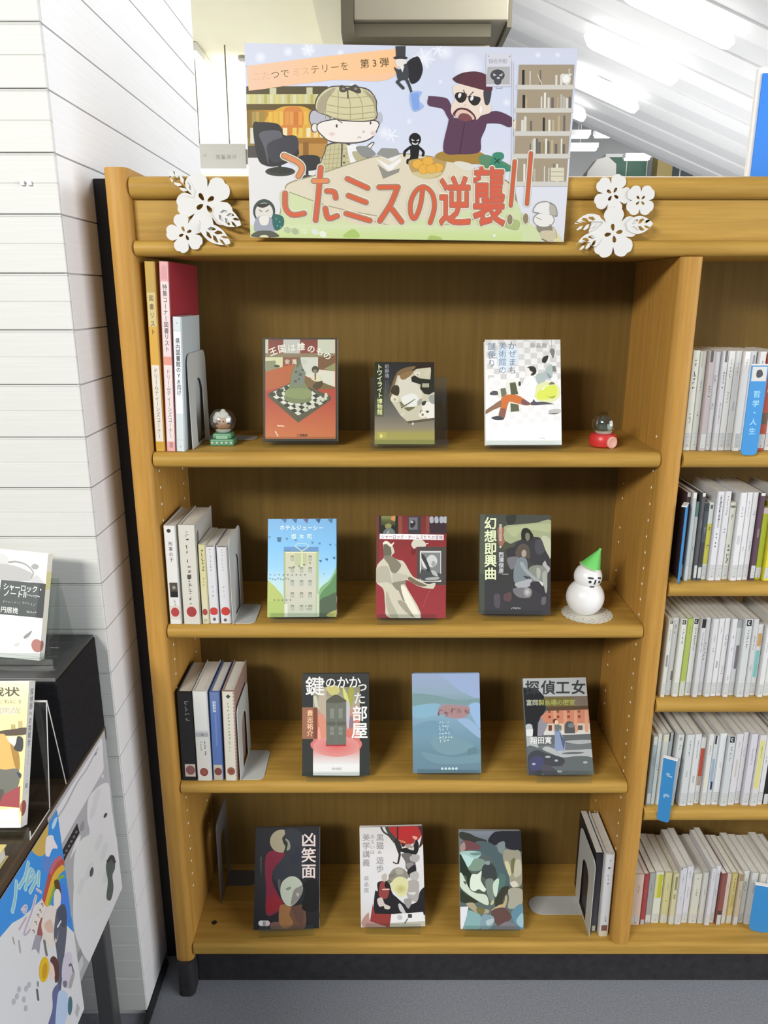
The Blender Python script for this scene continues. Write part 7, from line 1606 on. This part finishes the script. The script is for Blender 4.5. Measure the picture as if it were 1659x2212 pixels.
# book on the table: yellow cover, challenge story
def art_challenge():
    a = Sheet([(-330, 153), (330, 155), (235, 1812), (-390, 1815)], 0.128, 0.2095, 1.0)
    a.grad(-420, 100, 420, 1830, [(0, '#f4eec6'), (.25, '#f3e9a8'), (1, '#f2e9a6')])
    a.poly([(-420, 700), (80, 700), (90, 780), (270, 710), (290, 1800), (-420, 1800)], '#ecdf9c')
    a.rect(180, 660, 215, 760, '#b8aa72'); a.rect(235, 620, 270, 760, '#c0b27c'); a.sm([(90, 740), (200, 715), (300, 700), (290, 780), (110, 790)], '#54483a')
    a.ell(0, 690, 90, 135, '#35332f'); a.sm([(-60, 700), (10, 650), (55, 730), (40, 800), (-40, 830)], '#e9dcc9'); a.sm([(-5, 690), (20, 650), (30, 690)], '#f4f0ea')
    a.sm([(-200, 900), (90, 770), (150, 830), (200, 990), (210, 1160), (110, 1190), (20, 1150), (-200, 1060)], '#d9b468'); a.sm([(170, 840), (230, 960), (240, 1170), (205, 1150)], '#a8823c'); a.sm([(-200, 1060), (20, 1140), (120, 1180), (230, 1180), (220, 1380), (100, 1560), (-200, 1600)], '#6f7069'); a.sm([(-200, 1370), (60, 1390), (120, 1430), (60, 1600), (-200, 1640)], '#55544e')
    a.sm([(150, 830), (200, 800), (240, 850), (210, 920)], '#dfe0d6'); a.sm([(230, 800), (270, 830), (260, 970), (200, 950), (215, 880)], '#3c3c44'); a.sm([(215, 1210), (250, 1230), (240, 1280)], '#3c4456')
    a.poly([(110, 1460), (240, 1360), (230, 1600), (80, 1580)], '#a04a50'); a.poly([(-420, 1560), (75, 1568), (80, 1620), (220, 1600), (235, 1815), (-420, 1815)], '#f4f2ee'); a.line([(-420, 1750), (235, 1755)], 5, '#d9d5cc')
    a.text('挑戦状', -110, 205, 122, '#4d4f3c', .03); a.text('ーとともに2', -30, 358, 54, '#8d8a66', .01, sp=.95); a.poly([(-380, 450), (235, 450), (230, 540), (-380, 540)], '#f0ead0'); a.text('東川篤哉', -40, 452, 84, '#bdb79a', .01, sp=.86)
    a.ell(285, 1600, 52, 90, '#a86a60')
    return a
sp = Sheet([(0, 0), (20, 0), (20, 209), (0, 209)], 0.020, 0.2095)
sp.rect(0, 0, 20, 209, '#e4e3e2'); sp.text('探偵部への挑戦状', 5, 9, 10.5, '#6a6a6e', .02, vert=True, sp=1.02); sp.marks(10, 96, 9, 4.5, '#b5b5b8'); sp.rect(6, 148, 14, 155, '#a9a9ad'); sp.rect(0, 165, 20, 200, '#ece8e4'); sp.ell(3, 182, 10, 11, '#a4625c')
face_book('yellow book with a dark-haired person and a white spine on the table', (-0.5999, -0.3677, 0.7118), (-0.6, 24.5, -0.8), 0.128, 0.2110, 0.020, H('#e2e1dd', .95), art_challenge(), GL, spine_art=sp)
ea = thing('book_stand', 'clear easel stand with bright edges beside the yellow book', 'book stand', (-0.59, -0.34, 0.7005), 'clear acrylic book stands')
for nm_, pl in (('base', [(-0.3765, 0.7135), (-0.3795, 0.7018), (-0.3120, 0.7018)]), ('back_rest', [(-0.3115, 0.7032), (-0.2765, 0.868)]), ('rear_leg', [(-0.2748, 0.8672), (-0.2480, 0.7018)])):
    prism(nm_, strip(pl, 0.0016), 'x', -0.66, -0.5185, M['acrylic'], ea)
    prism(nm_ + '_edge', strip(pl, 0.0018), 'x', -0.5184, -0.5176, M['acrylic_edge'], ea)
prism('top_edge', strip([(-0.2775, 0.8685), (-0.2738, 0.8685)], 0.0012), 'x', -0.66, -0.5176, M['acrylic_edge'], ea)
t = thing('book', 'thick yellow book lying flat, its corner cut by the left edge', 'book', (-0.62, -0.50, 0.7005))
prism('cover', [(-0.66, 0.7006), (-0.534, 0.7006), (-0.534, 0.7022), (-0.658, 0.7022), (-0.658, 0.7193), (-0.534, 0.7193), (-0.534, 0.7210), (-0.66, 0.7210)], 'y', -0.60, -0.414, flat(H('#e8d88c', .95)), t)
box('page_block', -0.6575, -0.5365, -0.597, -0.417, 0.7026, 0.7190, M['paper'], t)

# sheets hung from the table edge, facing right
def side_sheet(name, label, cat, y0, y1, z0, z1, x, art_fn, tilt=0.0):
    t = thing(name, label, cat, (x, (y0 + y1) / 2, z0), rot=(rad(tilt), 0, rad(90)))
    w_, h_ = y1 - y0, z1 - z0
    box('paper_sheet', -w_ / 2, w_ / 2, 0.0, 0.0006, 0.0, h_, M['white'], t, world=False)
    art_fn(w_, h_).build('sheet_print', t, 0.0002)
    return t
def art_balloons(w_, h_):
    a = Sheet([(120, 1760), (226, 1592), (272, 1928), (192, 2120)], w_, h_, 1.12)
    a.quad([(90, 1760), (240, 1560), (300, 1930), (170, 2160)], ['#a9a9ae', '#b3b3b8', '#a8a8aa', '#a8a8ac'])
    a.frame(100, 1560, 7.375)
    w1, w2, gr = '#d9d9dc', '#c9cacb', '#a9aaac'
    a.poly([(160, 1550), (885, 360), (905, 390), (945, 860), (935, 910), (250, 2170), (235, 2150)], w1)
    a.line([(225, 1600), (400, 1330), (560, 1000), (680, 830), (790, 620), (850, 510)], 26, gr, True, 18); a.ell(815, 600, 14, 30, '#8d8d93', 30)
    a.sm([(740, 1300), (830, 1180), (920, 1115), (1000, 1110), (1040, 1180), (1090, 1560), (1170, 2000), (1300, 2500), (1380, 3000), (1200, 3600), (900, 3700), (640, 3200), (600, 2400), (640, 2000), (780, 1850), (740, 1600)], w1, 8)
    a.sm([(580, 2200), (640, 1950), (780, 1860), (980, 1900), (1100, 2300), (1060, 2900), (800, 3100), (620, 2700)], '#d6d8d8', 8)
    a.sm([(520, 2180), (560, 2020), (600, 1890), (655, 1840), (640, 1950), (560, 2100)], '#d9dcdc')
    for x, y in ((820, 1500), (860, 1300), (920, 2000), (1000, 2150), (800, 2400), (700, 2600), (1050, 2500)): a.ell(x, y, 40, 130, '#cfd0d2', 14)
    a.poly([(595, 1645), (640, 1800), (480, 2100), (380, 2330), (300, 2480), (260, 2330), (420, 1980)], '#2e2e31')
    for k in range(9): a.ell(590 - k * 32, 1780 + k * 64, 16, 22, '#77777b', 30)
    a.sm([(640, 1700), (690, 1620), (700, 1750), (650, 1780)], '#8f9295'); a.ell(998, 1610, 22, 38, '#4a4a4d', 24); a.ell(933, 990, 16, 34, '#d3d3d6')
    a.ell(840, 2420, 26, 70, '#55585b', 6); a.ell(420, 3130, 20, 80, '#4d5052', 4)
    a.sm([(1040, 2330), (1090, 2220), (1150, 2260), (1160, 2420), (1130, 2520), (1150, 2700), (1120, 2860), (1060, 2820), (1070, 2600), (1040, 2430)], '#55605c'); a.line([(1060, 2300), (1110, 2250), (1150, 2330)], 40, '#3c3e3e', True)
    a.frame(0, 0, 1)
    a.poly([(176, 2088), (200, 2030), (206, 2044), (182, 2110)], '#8d9090'); a.poly([(183, 2092), (204, 2042), (207, 2060), (188, 2112)], '#c3c6c4')
    return a
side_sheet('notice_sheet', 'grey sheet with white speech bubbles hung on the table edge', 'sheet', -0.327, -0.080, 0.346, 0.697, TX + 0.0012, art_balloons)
def art_rainbow(w_, h_):
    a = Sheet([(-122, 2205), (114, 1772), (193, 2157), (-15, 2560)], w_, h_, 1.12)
    a.quad([(-160, 2200), (130, 1740), (230, 2160), (-60, 2620)], ['#3f8fdc', '#3f8fdc', '#d8d9dc', '#d8d9dc'])
    a.frame(0, 1700, 4.1475)
    a.poly([(-700, 2400), (0, 1050), (360, 330), (480, 300), (560, 640), (640, 1150), (700, 1290), (240, 1260), (0, 1530), (-500, 2500)], '#3f8fdc')
    a.poly([(-700, 2500), (0, 1510), (100, 1420), (300, 1180), (700, 1300), (860, 1860), (600, 2600), (-200, 3400)], '#d9dadd')
    a.sm([(180, 790), (300, 560), (370, 470), (360, 640), (340, 760), (260, 830)], '#c9ab5c'); a.sm([(340, 770), (350, 620), (420, 560), (440, 590), (480, 640), (420, 680), (380, 770)], '#e3dfe2'); a.sm([(410, 480), (440, 400), (475, 360), (460, 430), (425, 500)], '#b8d8f4'); a.sm([(330, 800), (410, 770), (420, 860), (370, 940), (310, 880)], '#5f86cc')
    a.line([(340, 1180), (400, 940), (450, 820), (540, 730)], 62, '#b5554c', True, 50); a.line([(360, 1190), (430, 960), (480, 860), (545, 780)], 44, '#dcb040', True); a.line([(385, 1180), (440, 1020), (500, 900), (555, 850)], 22, '#86b040', True)
    a.line([(400, 900), (450, 780), (520, 700)], 30, '#c06a78', True)
    a.sm([(500, 960), (580, 940), (620, 1150), (650, 1240), (560, 1200), (520, 1080)], '#4a82e0')
    # pale outlined lettering
    for s_ in ([(35, 1160), (25, 1300), (0, 1420)], [(60, 1200), (120, 1080), (155, 940)], [(125, 1180), (170, 1020), (190, 980), (215, 1010), (150, 1120)], [(175, 1180), (240, 1040), (270, 960)], [(270, 960), (262, 1080)]):
        a.line(s_, 32, '#b5dcf6', True); a.line(s_, 18, '#8fbfc6', True)
    for s_ in ([(250, 1120), (290, 1120)], [(240, 1180), (200, 1320), (120, 1540), (170, 1500), (260, 1330)], [(70, 1530), (140, 1400)], [(110, 1340), (140, 1310), (120, 1370), (95, 1360)]):
        a.line(s_, 26, '#dcd0d6', True); a.line(s_, 10, '#a9a3b8', True)
    a.poly([(200, 1520), (180, 1460), (300, 1170), (340, 1210), (320, 1290)], '#e0d8d0')
    for k, (x, y) in enumerate(((215, 1480), (238, 1400), (262, 1330), (285, 1280), (305, 1220))): a.line([(x - 8, y), (x + 6, y - 12), (x + 12, y + 10)], 8, '#77706c', True)
    a.sm([(255, 1480), (300, 1330), (330, 1380), (310, 1480), (280, 1560)], '#9a5f58'); a.poly([(200, 1640), (240, 1500), (300, 1480), (280, 1640), (240, 1610)], '#9d9daa')
    # two long haired people, one in a white shirt and one in dark clothes
    a.sm([(440, 960), (490, 920), (520, 1000), (520, 1080), (480, 1060)], '#5d4a2a'); a.sm([(440, 1060), (480, 1000), (520, 1040), (500, 1160), (440, 1180)], '#e4dcd4'); a.sm([(300, 1400), (340, 1260), (400, 1180), (470, 1200), (480, 1400), (430, 1520), (350, 1500)], '#dfd6cf'); a.sm([(330, 1380), (400, 1300), (440, 1380), (380, 1420)], '#d6b8a8')
    a.sm([(450, 1290), (480, 1170), (560, 1100), (590, 1240), (580, 1400), (550, 1600), (520, 1850), (490, 1900), (480, 1600), (450, 1440), (470, 1440), (500, 1330), (470, 1460), (440, 1440)], '#5d6272'); a.sm([(480, 1190), (560, 1100), (590, 1200), (560, 1300), (500, 1280)], '#4d5568'); a.line([(480, 1330), (520, 1260)], 12, '#dde0e4')
    a.line([(335, 1510), (360, 1610)], 26, '#77756f'); a.ell(335, 1740, 50, 110, '#e0b82c', 12); a.ell(340, 1750, 26, 70, '#c99a2c', 12)
    a.sm([(400, 1640), (440, 1590), (490, 1620), (500, 1740), (460, 1800), (440, 1700)], '#5f3f3c'); a.sm([(400, 1660), (440, 1680), (450, 1760), (400, 1790)], '#e6cfc4'); a.sm([(430, 1880), (500, 1800), (490, 1960), (470, 2124), (380, 2180), (430, 2020)], '#666c98')
    a.line([(262, 1930), (275, 2000)], 22, '#63666c', True); a.ell(270, 1880, 10, 24, '#8d9094')
    a.sm([(530, 1700), (560, 1540), (640, 1480), (660, 1600), (640, 1760), (560, 1800)], '#cdc5d6'); a.line([(620, 1600), (640, 1580), (665, 1640), (620, 1780)], 16, '#66666c', True); a.sm([(545, 1760), (590, 1740), (585, 1790), (555, 1800)], '#77788a'); a.sm([(610, 1760), (660, 1640), (685, 1640), (640, 1780)], '#a9a7a5')
    a.sm([(480, 1920), (520, 1840), (600, 1850), (600, 2000), (520, 2180), (460, 2200)], '#b8cbe8'); a.ell(628, 1930, 26, 80, '#4f7480', 6); a.poly([(690, 1970), (715, 1880), (745, 1910), (715, 2000)], '#b5b5b5')
    for x, y in ((80, 1990), (60, 2050), (150, 1960), (130, 2050), (30, 2100), (150, 2110), (180, 1920)): a.ell(x, y, 16, 26, '#b5b8c0', 20)
    a.line([(10, 1620), (25, 1660)], 14, '#a9a7a4'); a.line([(70, 1620), (85, 1700)], 16, '#b0aeaa', True)
    a.frame(0, 0, 1)
    return a
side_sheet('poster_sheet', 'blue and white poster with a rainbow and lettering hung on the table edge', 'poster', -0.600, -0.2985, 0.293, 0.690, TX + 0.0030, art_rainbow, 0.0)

# the type setter is only a tool for drawing letters; it leaves the scene again
if _fo.name in COL.objects: COL.objects.unlink(_fo)
bpy.data.objects.remove(_fo)
